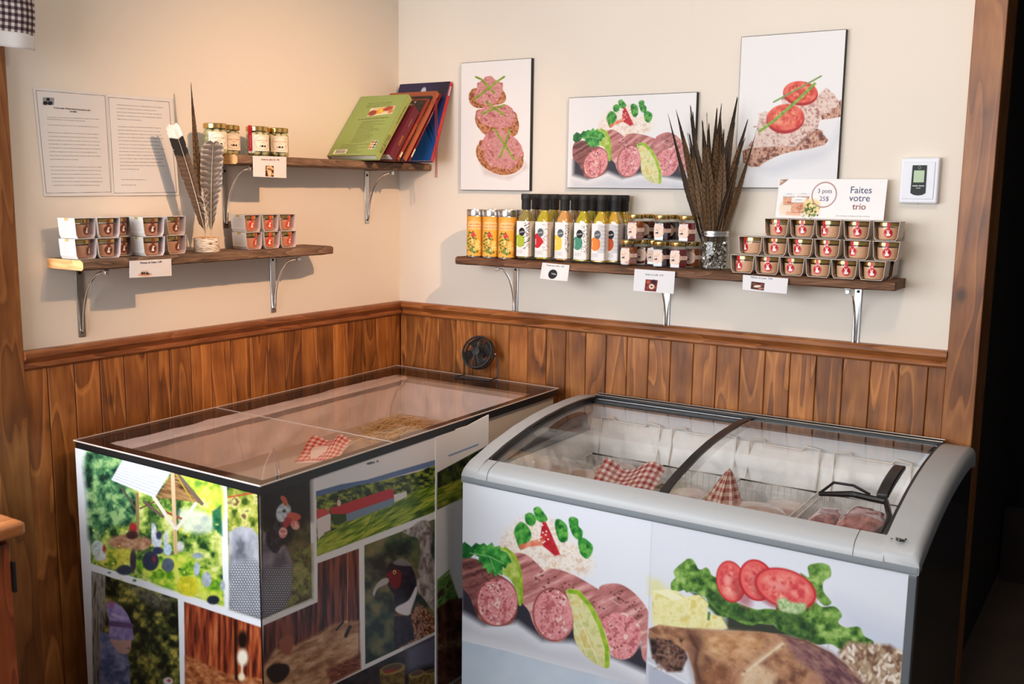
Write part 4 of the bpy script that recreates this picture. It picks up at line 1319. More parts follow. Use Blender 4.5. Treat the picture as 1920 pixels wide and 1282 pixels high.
def basket(lbl, x0, first=None):
    if first is not None:
        return dup(first, (x0, 0, 0), 0, lbl)
    t = thing('wire_basket', lbl, 'basket', (x0, 0, 0), 0, 'wire baskets in the display freezer')
    m = MB()
    r = .0021
    m.tube([(0, by0, bz1), (bw, by0, bz1), (bw, by1, bz1), (0, by1, bz1)], .003, n=6, closed=True)
    m.build('rim', M['wire'], t)
    m = MB()
    for k in range(13):
        x = bw * k / 12
        m.tube([(x, by0, bz1), (x * .96 + .005, by0 + .012, bz0), (x * .96 + .005, by1 - .012, bz0), (x, by1, bz1)], r * .6, n=4)
    for k in range(1, 24):
        y = by0 + (by1 - by0) * k / 24
        m.tube([(0, y, bz1), (.007, y, bz0), (bw - .007, y, bz0), (bw, y, bz1)], r * .6, n=4)
    m.build('wire_mesh', M['wire'], t)
    m = MB()
    zt = .745
    m.tube([(.012, by1, bz1 - .02), (.012, by1 + .03, .69), (.012, by1 + .035, zt), (.055, by1 + .037, zt + .004), (.062, by1 + .037, zt - .008), (bw - .062, by1 + .037, zt - .008), (bw - .055, by1 + .037, zt + .004), (bw - .012, by1 + .035, zt), (bw - .012, by1 + .03, .69), (bw - .012, by1, bz1 - .02)], .0030, n=6)
    m.build('hanger', M['wire'], t)
    return t


bpy.data.objects.remove(bk)
bnames = ['leftmost wire basket hanging in the curved-glass freezer, holding pale packs', 'wire basket in the freezer just left of the black glass rib',
          'wire basket in the freezer holding the net-tied gingham pouch', 'rightmost wire basket in the curved-glass freezer, holding bagged red meat']
b0 = basket(bnames[0], BX[0])
for k in (1, 2, 3):
    basket(bnames[k], BX[k], b0)

# packages in the baskets
meat = ramp([(120, 60, 62), (172, 100, 98), (206, 140, 134), (150, 84, 84)], 16, seed=5, octv=4)


def lump(m, c, s, seed, tex=None, nu=26, nv=14, amp=.18):
    def f(u, v):
        th = 2 * math.pi * u; ph = math.pi * (v - .5)
        n_ = float(fbm(np.array([math.cos(th) * 2 + 5]), np.array([math.sin(th) * 2 + 3 * v + seed]), seed, 3)[0]) - .5
        r_ = 1 + amp * n_ * 2 * math.cos(ph)
        ex = lambda q: math.copysign(abs(q) ** .8, q)
        return (c[0] + s[0] * ex(math.cos(th)) * abs(math.cos(ph)) ** .6 * r_, c[1] + s[1] * ex(math.sin(th)) * abs(math.cos(ph)) ** .6 * r_, c[2] + s[2] * math.sin(ph) * r_)
    b = len(m.v)
    m.grid(f, nu, nv)
    if tex is not None:
        for i in range(b, len(m.v)):
            p = m.v[i]
            cc = tex(np.array([p[0] * 1000]), np.array([p[1] * 1000 + p[2] * 700]))[0]
            m.c[i] = tuple(float(q) for q in lin(cc))


M['film'] = mat('shrink_wrapped_meat', rough=0.22, attr=True, coat=0.8, bump=0.6, bscale=70)
m = MB(); lump(m, (1.838, -.40, .637), (.060, .105, .036), 3, meat, 40, 24)
tag(m.build('meat_package', M['film'], smooth_angle=80), 'bagged piece of red meat beside the black freezer handle, right one of two', 'package', 'bagged meat in the display freezer')
m = MB(); lump(m, (1.748, -.41, .626), (.040, .100, .032), 8, meat, 36, 20)
tag(m.build('meat_package', M['film'], smooth_angle=80), 'bagged piece of red meat left of the larger bagged piece in the rightmost basket', 'package', 'bagged meat in the display freezer')
m = MB()
m.tube([(1.700, -.30, .672), (1.78, -.27, .678), (1.87, -.28, .676), (1.898, -.36, .660), (1.898, -.46, .645)], [.006, .009, .009, .008, .006], n=8)
m.tube([(1.702, -.30, .674), (1.72, -.23, .690), (1.77, -.22, .688), (1.82, -.25, .680)], .004, n=6)
tag(m.build('black_tray', M['black']), 'black rim of a meat tray in the rightmost freezer basket', 'tray')
pale = ramp([(196, 160, 150), (222, 196, 184), (205, 170, 160)], 18, seed=15, octv=4)
pales = [((.995, -.44, .615), (.075, .13, .028)), ((1.06, -.26, .610), (.07, .09, .028)), ((1.575, -.46, .625), (.085, .09, .030)), ((1.60, -.28, .60), (.06, .08, .02)), ((1.345, -.52, .59), (.06, .07, .02)), ((1.32, -.30, .59), (.07, .08, .02))]
pl = ['pale vacuum pack at the left end of the leftmost freezer basket', 'pale vacuum pack behind the leftmost one in the curved-glass freezer', 'clear plastic bag of pale meat right of the gingham pouch',
      'pale pack behind the clear bag in the third freezer basket', 'pale pack seen right of the gingham sheet, near the black rib', 'pale pack at the back of the basket left of the black rib']
for (c_, s_), l_ in zip(pales, pl):
    m = MB(); lump(m, c_, s_, int(c_[0] * 100), pale, 30, 16, .12)
    tag(m.build('vacuum_pack', M['film'], smooth_angle=80), l_, 'package', 'pale packs in the display freezer')
m = MB()
rd2 = ((150, 52, 58), (196, 128, 124), (228, 212, 204))
gingham(m, lambda u, v: (1.100 + .170 * u, -.52 + .13 * v + .05 * u, .612 + .070 * v + .016 * math.cos(8 * u) * v), 20, 14, rd2)
m.grid(lambda u, v: (1.11 + .155 * u, -.51 + .18 * v + .05 * u, .60 + .04 * math.sin(3.14 * v)), 12, 8)
tag(m.build('gingham_package', M['film'], smooth_angle=0, normals=False), 'red gingham wrapped package left of the black rib in the display freezer', 'package')
m = MB()
apx = (1.50, -.36, .70)
base = [(1.445 + .125 * (k % 2 == 0), 0, 0) for k in range(4)]


def pouch(u, v):
    a = 2 * math.pi * u; r_ = (1 - v) ** .8 * (1 + .10 * math.cos(9 * a))
    return (1.482 + .062 * r_ * math.cos(a) - .006 * v, -.44 + .075 * r_ * math.sin(a) + .06 * v, .605 + .120 * v)


gingham(m, pouch, 36, 14, ((150, 70, 66), (190, 140, 128), (220, 196, 184)))
tag(m.build('gingham_pouch', M['film'], smooth_angle=0), 'pointed gingham pouch under the glass right of the black rib', 'package')


# ------------------------------------------------------------------ shelves and their brackets
def plank(name, lbl, mt, axis, a0, a1, depth, z0, z1, end_side, skew=0.0):
    """rough plank fixed to a wall; its front edge and corners are worn"""
    m = MB()
    n = 70
    prof = [(0.0, 0), (0.0, 1), (.25, 1), (.5, 1), (.75, 1), (.93, 1), (1.0, .82), (1.0, .5), (1.0, .15), (.96, 0), (.5, 0)]
    rings = []
    for i in range(n):
        t = i / (n - 1); a = a0 + (a1 - a0) * t
        d = depth * (1 + .012 * math.sin(7 * t) + .02 * (vn(t * 30, 1) - .5)) - .02 * max(0, (t - .93) / .07 if end_side == 'taper' else 0)
        ring = []
        for k, (p, q) in enumerate(prof):
            dd = d * p; zz = z0 + (z1 - z0) * q + skew * t
            if k >= 5 and k < 10:
                zz += .0022 * (vn(t * 40 + k * 7, 2) - .5); dd += .0028 * (vn(t * 55 + k * 3, 3) - .5)
            ring.append((a, -dd, zz) if axis == 0 else (dd, a, zz))
        rings.append(ring)
    k_ = len(prof)
    vs = [p for r in rings for p in r]
    fs = [(i * k_ + j, i * k_ + (j + 1) % k_, (i + 1) * k_ + (j + 1) % k_, (i + 1) * k_ + j) for i in range(n - 1) for j in range(k_)]
    fs += [tuple(range(k_)), tuple(reversed(range((n - 1) * k_, n * k_)))]
    m.add(vs, fs)
    o = m.build(name, mt, smooth_angle=35)
    tag(o, lbl, 'shelf')
    e = MB(); ring = rings[0]
    off = -.0006
    e.add([((p[0] + off, p[1], p[2]) if axis == 0 else (p[0], p[1] + off, p[2])) for p in ring] + ring, [tuple(range(k_))] + [(j, (j + 1) % k_, k_ + (j + 1) % k_, k_ + j) for j in range(k_)])
    eo = e.build('sawn_end', M['endgrain'] if axis == 1 else M['shelf_x'], o, smooth_angle=0)
    if axis == 1:
        eo['label'] = 'pale freshly sawn end of the plank'
    return o


def vn(x, s):
    return float(vnoise(np.array([x]), np.array([0.5]), s)[0])


ZL, ZU, ZS = 1.2825, 1.5625, 1.2415        # tops of the lower left, upper left and right shelves
plank('shelf_board', 'long weathered plank shelf with pale sawn end, low on the left wall', M['shelf'], 1, -1.425, -.503, .152, ZL - .0255, ZL, 'taper')
plank('shelf_board', 'short weathered plank shelf holding the cookbooks, high on the left wall', M['shelf'], 1, -.915, -.004, .152, ZU - .0265, ZU, '')
plank('shelf_board', 'long dark plank shelf under the food pictures on the right wall', M['shelf_x'], 0, .372, 1.822, .150, ZS - .0260, ZS, 'taper')


def bracket(lbl, loc, rz, mt, group):
    t = thing('shelf_bracket', lbl, 'bracket', loc, rz, group)
    m = MB(); m.box(0, .0035, -.011, .011, -.190, 0)
    m.build('wall_plate', mt, t, bevel=.003, seg=3)
    m = MB(); m.box(.0035, .122, -.009, .009, -.0035, 0); m.build('top_bar', mt, t, bevel=.001)
    m = MB(); pts = []
    for k in range(22):
        g = math.pi / 2 * k / 21
        pts.append((.010 + .100 * (1 - math.cos(g)) ** 1.0, 0, -.166 + .156 * math.sin(g) ** 1.0))
    pts.append((.120, 0, -.010))
    m.tube([(.006, 0, -.176)] + pts, .0034, n=8)
    m.build('curved_arm', M['chrome'], t)
    m = MB(); m.box(.112, .124, -.006, .006, -.016, -.004); m.build('square_nut', M['chrome'], t, bevel=.001)
    for z in (-.018, -.176):
        m = MB(); m.lathe([(.0045, 0), (.0045, .0012), (.002, .0022)], (0, 0, 0), 10, Matrix.Translation((.0035, 0, z)) @ Matrix.Rotation(math.pi / 2, 4, 'Y'))
        m.build('screw', M['black'], t)
    return t


G1 = 'curved shelf brackets'
bracket('grey steel bracket under the sawn end of the low left shelf', (0.0, -1.338, ZL - .0265), 0, M['grey_steel'], G1)
bracket('chrome bracket under the right end of the low left shelf', (0.0, -.646, ZL - .0265), 0, M['steel'], G1)
bracket('grey steel bracket behind the feathers, under the upper left shelf', (0.0, -.834, ZU - .0275), 0, M['grey_steel'], G1)
bracket('steel bracket below the cookbooks on the upper left shelf', (0.0, -.184, ZU - .0275), 0, M['steel'], G1)
bracket('chrome bracket under the orange tins, left one on the right wall', (.525, 0, ZS - .0270), -math.pi / 2, M['steel'], G1)
bracket('chrome bracket half hidden by the middle price card on the right wall', (1.103, 0, ZS - .0270), -math.pi / 2, M['steel'], G1)
bracket('chrome bracket under the stacked terrine pots, rightmost of all', (1.696, 0, ZS - .0270), -math.pi / 2, M['steel'], G1)

# ------------------------------------------------------------------ photo boards on the right wall
TH = .016


def board(lbl, tl, br, nx, ny, draw, white=(244, 242, 243)):
    a = at(tl[0], tl[1], 1, -TH); b = at(br[0], br[1], 1, -TH)
    x0, x1, z1, z0 = float(a[0]), float(b[0]), float(a[2]), float(b[2])
    t = thing('photo_board', lbl, 'picture', ((x0 + x1) / 2, 0, z0))
    o = np.array([(x0 + x1) / 2, 0, z0])
    m = MB(); m.box(x0 - o[0], x1 - o[0], -TH + .0006, 0, 0, z1 - z0)
    m.build('black_backing', M['blackm'], t, bevel=.001)
    e = .0016
    S = quadS((x0 + e, -TH, z1 - e), (x1 - e, -TH, z1 - e), (x1 - e, -TH, z0 + e), (x0 + e, -TH, z0 + e), nx, ny)
    A = proj_art(S, white=(255, 255, 255), base=white, gain=.88)
    draw(A, S)
    art_obj('print', S - o, A, M['canvas'], t)
    return t


def draw_toasts(A, S):
    A.frame(850, 90, .25)
    pk = ramp([(168, 96, 98), (202, 132, 132), (220, 158, 156), (190, 118, 118), (228, 172, 168)], 30, seed=200, octv=5)
    cr2 = ramp([(120, 66, 40), (165, 100, 64), (196, 134, 92), (214, 156, 118)], 12, seed=201, octv=4)
    A.poly([(180, 800), (230, 900), (380, 965), (500, 930), (540, 850), (560, 900), (420, 990), (230, 950)], (200, 180, 180), soft=16, al=.5)
    A.poly([(115, 370), (125, 330), (170, 300), (340, 300), (385, 335), (395, 380), (370, 415), (300, 430), (260, 445), (180, 450), (130, 420)], cr2, soft=2, smooth=True)
    A.poly([(180, 262), (215, 245), (240, 215), (285, 208), (310, 235), (350, 255), (372, 262), (372, 310), (345, 370), (330, 405), (290, 425), (240, 430), (195, 415), (165, 380), (160, 330), (178, 300)], pk, soft=2.5)
    A.poly([(168, 500), (200, 460), (440, 470), (485, 540), (490, 610), (460, 660), (390, 670), (250, 655), (190, 600), (165, 550)], cr2, soft=2, smooth=True)
    A.poly([(172, 490), (205, 460), (250, 440), (330, 430), (400, 425), (440, 450), (465, 500), (455, 560), (420, 590), (350, 605), (280, 590), (220, 570), (185, 535)], pk, soft=2.5)
    A.poly([(170, 760), (190, 720), (230, 690), (500, 760), (525, 830), (520, 880), (480, 925), (390, 953), (300, 935), (220, 885), (178, 820)], cr2, soft=2, smooth=True)
    A.poly([(215, 700), (250, 640), (300, 610), (360, 605), (420, 640), (470, 680), (510, 730), (530, 800), (490, 820), (480, 870), (430, 910), (370, 905), (330, 890), (280, 890), (250, 850), (225, 820), (240, 780), (205, 750)], pk, soft=2.5)
    A.poly([(320, 650), (400, 700), (420, 800), (380, 860), (300, 780)], ramp([(196, 140, 138), (222, 168, 164)], 60, seed=202), soft=18, al=.7)
    for i in range(90):
        rr = random.Random(i); b_ = rr.choice(((265, 330, 90, 80), (320, 515, 120, 70), (370, 760, 120, 120)))
        A.ell(b_[0] + rr.uniform(-1, 1) * b_[2], b_[1] + rr.uniform(-1, 1) * b_[3] * .9, rr.uniform(4, 12), rr.uniform(3, 6), rr.choice([(228, 178, 174), (158, 88, 90), (236, 190, 186), (176, 108, 108)]), ang=rr.uniform(0, 180), soft=2, al=.45)
    gc = ramp([(110, 140, 40), (160, 185, 70)], 14, seed=203)
    for p in ([(170, 218), (210, 235), (305, 335)], [(160, 385), (240, 320), (345, 240), (382, 215)], [(245, 400), (310, 455), (382, 502)], [(218, 492), (290, 462), (380, 428)], [(308, 608), (370, 700), (455, 835)], [(422, 612), (395, 710), (348, 820)]):
        A.line(p, 15, gc, soft=2.5)
    A.line([(345, 240), (382, 215)], 4, (110, 140, 100), soft=2)


def draw_sausage(A, S):
    # the same picture as on the freezer front, at two thirds the size
    P_ = S.copy()
    P_[..., 0] = .96 + (S[..., 0] - .838) / .668
    P_[..., 2] = .342 + (S[..., 2] - 1.561) / .668
    P_[..., 1] = -.752
    A.X, A.Y = project(P_)
    A.frame(840, 900, 1 / 1.92)
    A.poly([(-200, 560), (1100, 760), (1100, 1000), (-200, 1000)], (236, 234, 238), soft=40)
    sausage_picture(A, 2.5)


def draw_tomato(A, S):
    A.frame(1240, 30, 1 / 3.2875)
    A.poly([(470, 900), (1110, 600), (1110, 1060), (470, 1070)], (232, 233, 238), soft=60, al=.6)
    A.poly([(540, 930), (640, 930), (860, 840), (1040, 800), (1100, 660), (1110, 760), (1000, 880), (700, 980)], (205, 208, 220), soft=30, al=.55)
    cr2 = ramp([(92, 52, 42), (150, 96, 78), (196, 144, 122), (224, 182, 160), (128, 78, 62)], 20, seed=210, octv=5)
    hm = ramp([(170, 120, 110), (214, 180, 168), (238, 218, 208), (226, 196, 184), (196, 150, 140)], 24, seed=211, octv=5)
    A.poly([(980, 600), (1050, 570), (1108, 515), (1108, 620), (1050, 632), (990, 638)], cr2, soft=3)
    A.poly([(930, 520), (985, 470), (1018, 442), (1050, 470), (1095, 520), (1080, 570), (1020, 600), (950, 590)], hm, soft=3)
    A.poly([(740, 500), (780, 490), (960, 540), (985, 640), (900, 690), (760, 680)], hm, soft=4)
    A.poly([(595, 660), (610, 600), (640, 585), (680, 600), (880, 580), (960, 560), (985, 620), (960, 700), (920, 750), (870, 790), (760, 800), (640, 810), (560, 825), (530, 810), (590, 720)], hm, soft=3)
    A.poly([(500, 830), (540, 815), (640, 808), (760, 800), (830, 800), (900, 730), (960, 695), (990, 705), (1000, 730), (1030, 765), (1005, 795), (900, 822), (830, 830), (750, 850), (700, 868), (640, 900), (600, 930), (550, 930), (505, 905)], cr2, soft=3)
    A.poly([(830, 800), (900, 740), (960, 700), (870, 780)], (90, 60, 55), soft=8, al=.6)
    for i in range(110):
        rr = random.Random(i + 50); b_ = rr.choice(((720, 740, 150, 60), (900, 620, 80, 80), (1020, 530, 60, 50), (640, 640, 30, 40), (860, 700, 90, 60)))
        A.ell(b_[0] + rr.uniform(-1, 1) * b_[2], b_[1] + rr.uniform(-1, 1) * b_[3], rr.uniform(6, 16), rr.uniform(3, 7), rr.choice([(244, 228, 220), (170, 110, 104), (236, 208, 198), (190, 140, 130)]), ang=rr.uniform(0, 180), soft=2, al=.5)
    for (cx, cy, rx, ry, an, sd) in ((858, 472, 107, 72, 4, 212), (765, 628, 117, 88, -6, 213)):
        A.ell(cx, cy + 8, rx, ry, (178, 34, 34), ang=an, soft=2.5)
        A.ell(cx, cy - 4, rx * .97, ry * .92, ramp([(206, 54, 46), (226, 92, 76), (236, 120, 100)], 30, seed=sd), ang=an, soft=3)
        A.ell(cx, cy - 6, rx * .74, ry * .62, ramp([(196, 48, 44), (232, 110, 92), (244, 158, 130)], 22, seed=sd + 5, octv=3), ang=an, soft=6, al=.85)
        for k in range(12):
            rr = random.Random(sd * 3 + k); g = rr.uniform(0, 6.28)
            A.ell(cx + rx * .5 * math.cos(g), cy - 4 + ry * .42 * math.sin(g), 6, 4, (240, 190, 130), ang=rr.uniform(0, 180), soft=2, al=.8)
    A.line([(693, 530), (860, 440), (985, 370)], 10, (128, 158, 92), soft=2); A.line([(607, 710), (700, 640), (840, 520), (945, 418)], 18, ramp([(110, 150, 50), (168, 196, 96)], 12, seed=214), soft=2)


board('tall narrow picture of three pink pâté toasts, leftmost on the right wall', (864, 118), (993, 358), 220, 380, draw_toasts)
board('wide picture of sliced sausages with lime, in the middle of the right wall', (1066, 183), (1300, 355), 380, 270, draw_sausage)
board('tall picture of tomato slices on crispbread, top right above the feathers', (1390, 69), (1569, 354), 300, 440, draw_tomato)

# ------------------------------------------------------------------ notices on the left wall
for (lbl, c, rows, sd) in (
    ('left of two taped paper notices, with small black emblem above its heading', [(62, 163), (200, 176), (210.5, 367), (83, 368)],
     [(215, 388, 760, 410), (215, 408, 605, 430), (220, 468, 745, 492), (222, 548, 750, 568), (228, 588, 745, 605), (228, 628, 765, 645), (230, 668, 755, 682), (235, 708, 775, 722), (238, 748, 735, 758), (240, 788, 770, 797), (245, 828, 540, 832),
      (248, 905, 785, 912), (252, 943, 775, 947), (255, 983, 765, 986), (262, 1022, 785, 1024), (268, 1060, 792, 1062), (275, 1100, 760, 1100)], 1),
    ('right of two taped paper notices, text only, next to the feather holder', [(200.5, 176), (323, 184), (336, 366), (211, 367)],
     [(938, 258, 1420, 290), (940, 295, 1350, 322), (942, 335, 1412, 360), (945, 372, 1410, 396), (950, 408, 1200, 422), (955, 487, 1405, 503), (955, 523, 1390, 540), (957, 560, 1405, 575), (960, 597, 1425, 612), (962, 633, 1390, 647), (964, 672, 1385, 684),
      (966, 710, 1445, 722), (968, 745, 1390, 755), (970, 783, 1435, 790), (972, 820, 1425, 826), (975, 857, 1410, 862), (978, 893, 1437, 897), (980, 930, 1180, 932), (988, 1040, 1248, 1042), (990, 1097, 1140, 1098)], 2)):
    P4 = [at(px, py, 0, .0025) for px, py in c]
    S = quadS(*P4, 240, 330)
    S[..., 0] = .0025 + .002 * np.sin(np.linspace(0, 3.1, 240))[None, :]
    A = proj_art(S, white=(255, 255, 255), base=(238, 234, 232), gain=.86).frame(50, 150, 1 / 5.573)
    for i, r_ in enumerate(rows):
        A.scrib(*r_, 7, (84, 80, 88), seed=i + sd * 50, al=.7)
    ink = (30, 28, 32)
    if sd == 1:
        A.line([(97, 108), (818, 165), (880, 1170), (205, 1182)], 4, (70, 72, 80), closed=True)
        A.poly([(168, 180), (288, 186), (284, 262), (170, 262)], (150, 155, 165), soft=2)
        for e_ in ((224, 202, 18, 18), (195, 240, 24, 20), (245, 242, 26, 20)):
            A.ell(*e_, (40, 34, 34), soft=3)
        ex, ey = (S[200, 60] - S[200, 0]), (S[0, 100] - S[60, 100])
        ex = ex / np.linalg.norm(ex); ey = ey / np.linalg.norm(ey)

        def place(px, py):
            o = at(px, py, 0, .0058)
            return lambda u, v: o + ex * u + ey * v + np.array([0, 0, 0])
        tx = []
        for s_, (px, py), h_ in (('À votre santé : Prenez soin de vous par les œufs', (50 + 478 / 5.573, 150 + 309 / 5.573), .0036), ('de cailles', (50 + 490 / 5.573, 150 + 336 / 5.573), .0036)):
            V, F = text2d(s_); pl_ = place(px, py); k = h_ / .69
            tx.append(([pl_(x * k, y * k) for x, y in V], F, ink))
    else:
        A.line([(855, 180), (1487, 230), (1567, 1172), (915, 1182)], 4, (70, 72, 80), closed=True)
        tx = []
    o = art_obj('paper_notice', S, A, M['paper'], None, tx)
    sm2 = o.modifiers.new('thick', 'SOLIDIFY'); sm2.thickness = .0006
    tag(o, lbl, 'notice')

# ------------------------------------------------------------------ price cards
def card(lbl, corners, ax, val, title, draw, tcol=(70, 60, 90), bulge=.002, tpos=.80, th=.0065, tx_=None):
    P4 = [at(px, py, ax, val) for px, py in corners]
    n = np.array([1.0, 0, 0]) if ax == 0 else np.array([0, -1.0, 0])
    S = quadS(*P4, 110, 70)
    u, v = sgrid(110, 70)
    S = S + n * (bulge * np.sin(u * 3.1) * (0.3 + v))[..., None]
    A = Art(u * 100, v * 62, white=(255, 255, 255), base=(243, 240, 242), gain=.88)
    draw(A)
    ex = P4[1] - P4[0]; L = np.linalg.norm(ex); ex = ex / L
    ey = P4[0] - P4[3]; Hh = np.linalg.norm(ey); ey = ey / Hh
    tx = []
    if title:
        V, F = text2d(title); k = th / .69
        ou = tx_ if tx_ is not None else .5
        def pl_(x, y):
            uu = ou + x * k / L; vv = (1 - tpos) - y * k / Hh
            p = P4[0] + ex * L * uu - ey * Hh * vv
            return p + n * (bulge * math.sin(uu * 3.1) * (.3 + vv) + .0008)
        tx.append(([pl_(x, y) for x, y in V], F, tcol))
    o = art_obj('price_card', S, A, M['paper'], None, tx)
    s2 = o.modifiers.new('thick', 'SOLIDIFY'); s2.thickness = .0005
    return tag(o, lbl, 'sign')


def d_mousse(A):
    A.ell(35, 52, 15, 6, (226, 160, 120), soft=2); 
    for x, c in ((28, (60, 30, 30)), (33, (70, 40, 40)), (39, (50, 60, 90))):
        A.poly([(x - 2, 42), (x + 2, 42), (x + 2.5, 51), (x - 2.5, 51)], c, soft=.6)
    A.ell(41, 50, 3.6, 3.4, (50, 70, 90), soft=.8); A.ell(35, 40, 8, 3, (235, 210, 190), soft=2)


def d_eggs(A):
    A.poly([(36, 28), (60, 28), (59, 60), (34, 59)], (70, 28, 30), soft=.5)
    for (x, y, r_) in ((42, 33, 4), (50, 32, 5), (56, 36, 4), (47, 46, 7), (47, 54, 6), (57, 52, 3.5), (40, 40, 3)):
        A.ell(x, y, r_, r_, (236, 196, 146), soft=1)
    A.ell(47, 50, 5, 4, (245, 225, 190), soft=1)


def d_logo(A):
    A.ell(47, 40, 16, 18, (34, 36, 44), soft=.6)


def d_confit(A):
    A.poly([(30, 27), (60, 27), (58, 59), (29, 59)], (120, 40, 44), soft=.6)
    for (x, y, r_, c) in ((37, 34, 5, (190, 90, 70)), (50, 33, 6, (60, 26, 40)), (46, 46, 7, (235, 216, 186)), (56, 48, 3, (170, 70, 50)), (36, 50, 4, (160, 60, 60))):
        A.ell(x, y, r_, r_ * 1.1, c, soft=1)
    A.ell(46, 46, 3, 2, (60, 50, 50), soft=.6)


def d_rill(A):
    A.poly([(20, 24), (50, 26), (49, 57), (19, 55)], (86, 46, 40), soft=.6)
    for (x, y, a_, b_, c) in ((34, 42, 9, 5, (240, 222, 206)), (42, 50, 6, 4, (190, 130, 120)), (26, 34, 5, 4, (120, 80, 60)), (44, 34, 4, 4, (160, 60, 70))):
        A.ell(x, y, a_, b_, c, soft=1, ang=-20)


card('white price card on the low left shelf, for mousse', [(243, 489), (321, 485), (322, 517), (243, 521)], 0, .1575, 'Mousse de Faisan  5.00', d_mousse, th=.0050, tpos=.80)
card('white price card for quail eggs on the upper left shelf', [(474, 292), (537, 294), (537, 334), (475, 331)], 0, .1575, 'Oeufs de Caille (12)  7.00', d_eggs, (150, 90, 110), th=.0048, tpos=.80)
cl = card('white price card with a round black logo under the bottles', [(1017, 492), (1068, 497), (1064, 527), (1012, 522)], 1, -.1570, 'Vinaigrettes Soffer  8.00', d_logo, (150, 150, 165), bulge=.006, th=.0048, tpos=.84)
card('white price card with jam photo, in the middle of the right shelf', [(1190, 504), (1266, 509), (1263, 551), (1187, 545)], 1, -.1570, 'Gelée et confit  5.99', d_confit, (150, 150, 165), th=.0050, tpos=.76)
card('white price card under the terrine pots, rightmost on the shelf', [(1393, 515), (1478, 522), (1475, 551), (1392, 543)], 1, -.1570, 'Rillette de Lapin  9.00', d_rill, (150, 150, 170), th=.0050, tpos=.84, tx_=.42)
# the white script in the round logo
m = MB(); o_ = at(1038.3, 513.5, 1, -.1648)
m.text('Soffer', lambda u, v: (o_[0] + u + v * .3, -.1646, o_[2] + v - u * .15), .0050, (240, 240, 240), v0=-.0022)
lg = m.build('logo_lettering', M['paper'], cl, smooth_angle=0)


# ------------------------------------------------------------------ bottles of vinaigrette
def rsq(a, r, t):
    """point on a rounded square of half width a; t = arc length from the middle of the -y side, + towards +x"""
    s = 1 if t >= 0 else -1
    t = abs(t)
    L1 = a - r; arc = math.pi / 2 * r
    if t <= L1:
        p = (t, -a)
    elif t <= L1 + arc:
        g = (t - L1) / r
        p = (L1 + r * math.sin(g), -a + r - r * math.cos(g))
    else:
        q = t - L1 - arc
        p = (a, -a + r + q)
    return s * p[0], p[1]


def liquid(name, col, coat=1.0, tr=0.0):
    return mat(name, col, 0.12, coat=coat, noise=0.05, nscale=30, spec=.5)


BA = .0235


def bottle_meshes():
    g = MB()
    pr = [(.0225, 0), (.0235, .004), (.0235, .128), (.0228, .138), (.019, .150), (.0145, .160), (.0125, .168), (.0125, .176)]
    n = 40
    rings = []
    for i, (r_, z) in enumerate(pr):
        sq = 7 if z < .130 else 4 if z < .145 else 2.4 if z < .155 else 2
        ring = []
        for k in range(n):
            an = 2 * math.pi * k / n + math.pi / n
            ca, sa = math.cos(an), math.sin(an)
            q = (abs(ca) ** sq + abs(sa) ** sq) ** (-1 / sq)
            ring.append((r_ * ca * q, r_ * sa * q, z))
        rings.append(ring)
    vs = [p for r in rings for p in r]
    fs = [(i * n + k, i * n + (k + 1) % n, (i + 1) * n + (k + 1) % n, (i + 1) * n + k) for i in range(len(rings) - 1) for k in range(n)]
    fs += [tuple(reversed(range(n)))]
    g.add(vs, fs)
    l = MB(); z0 = .010
    vs2 = [(x * .90, y * .90, max(z * .98, .004) + .003) for x, y, z in vs]
    l.add(vs2, fs + [tuple((len(rings) - 1) * n + k for k in range(n))])
    c = MB(); c.lathe([(.0150, .166), (.0158, .168), (.0158, .196), (.0172, .199), (.0176, .202), (.0176, .214), (.0165, .217), (.010, .2175)], (0, 0, 0), 28)
    return g, l, c


LABEL_C = [((176, 196, 60), (235, 235, 235)), ((206, 44, 58), (230, 230, 230)), ((250, 212, 92), (230, 230, 230)), ((78, 150, 124), (230, 230, 230)), ((250, 140, 62), (230, 230, 230)), ((206, 92, 44), (214, 206, 200))]
LABEL_ME = []


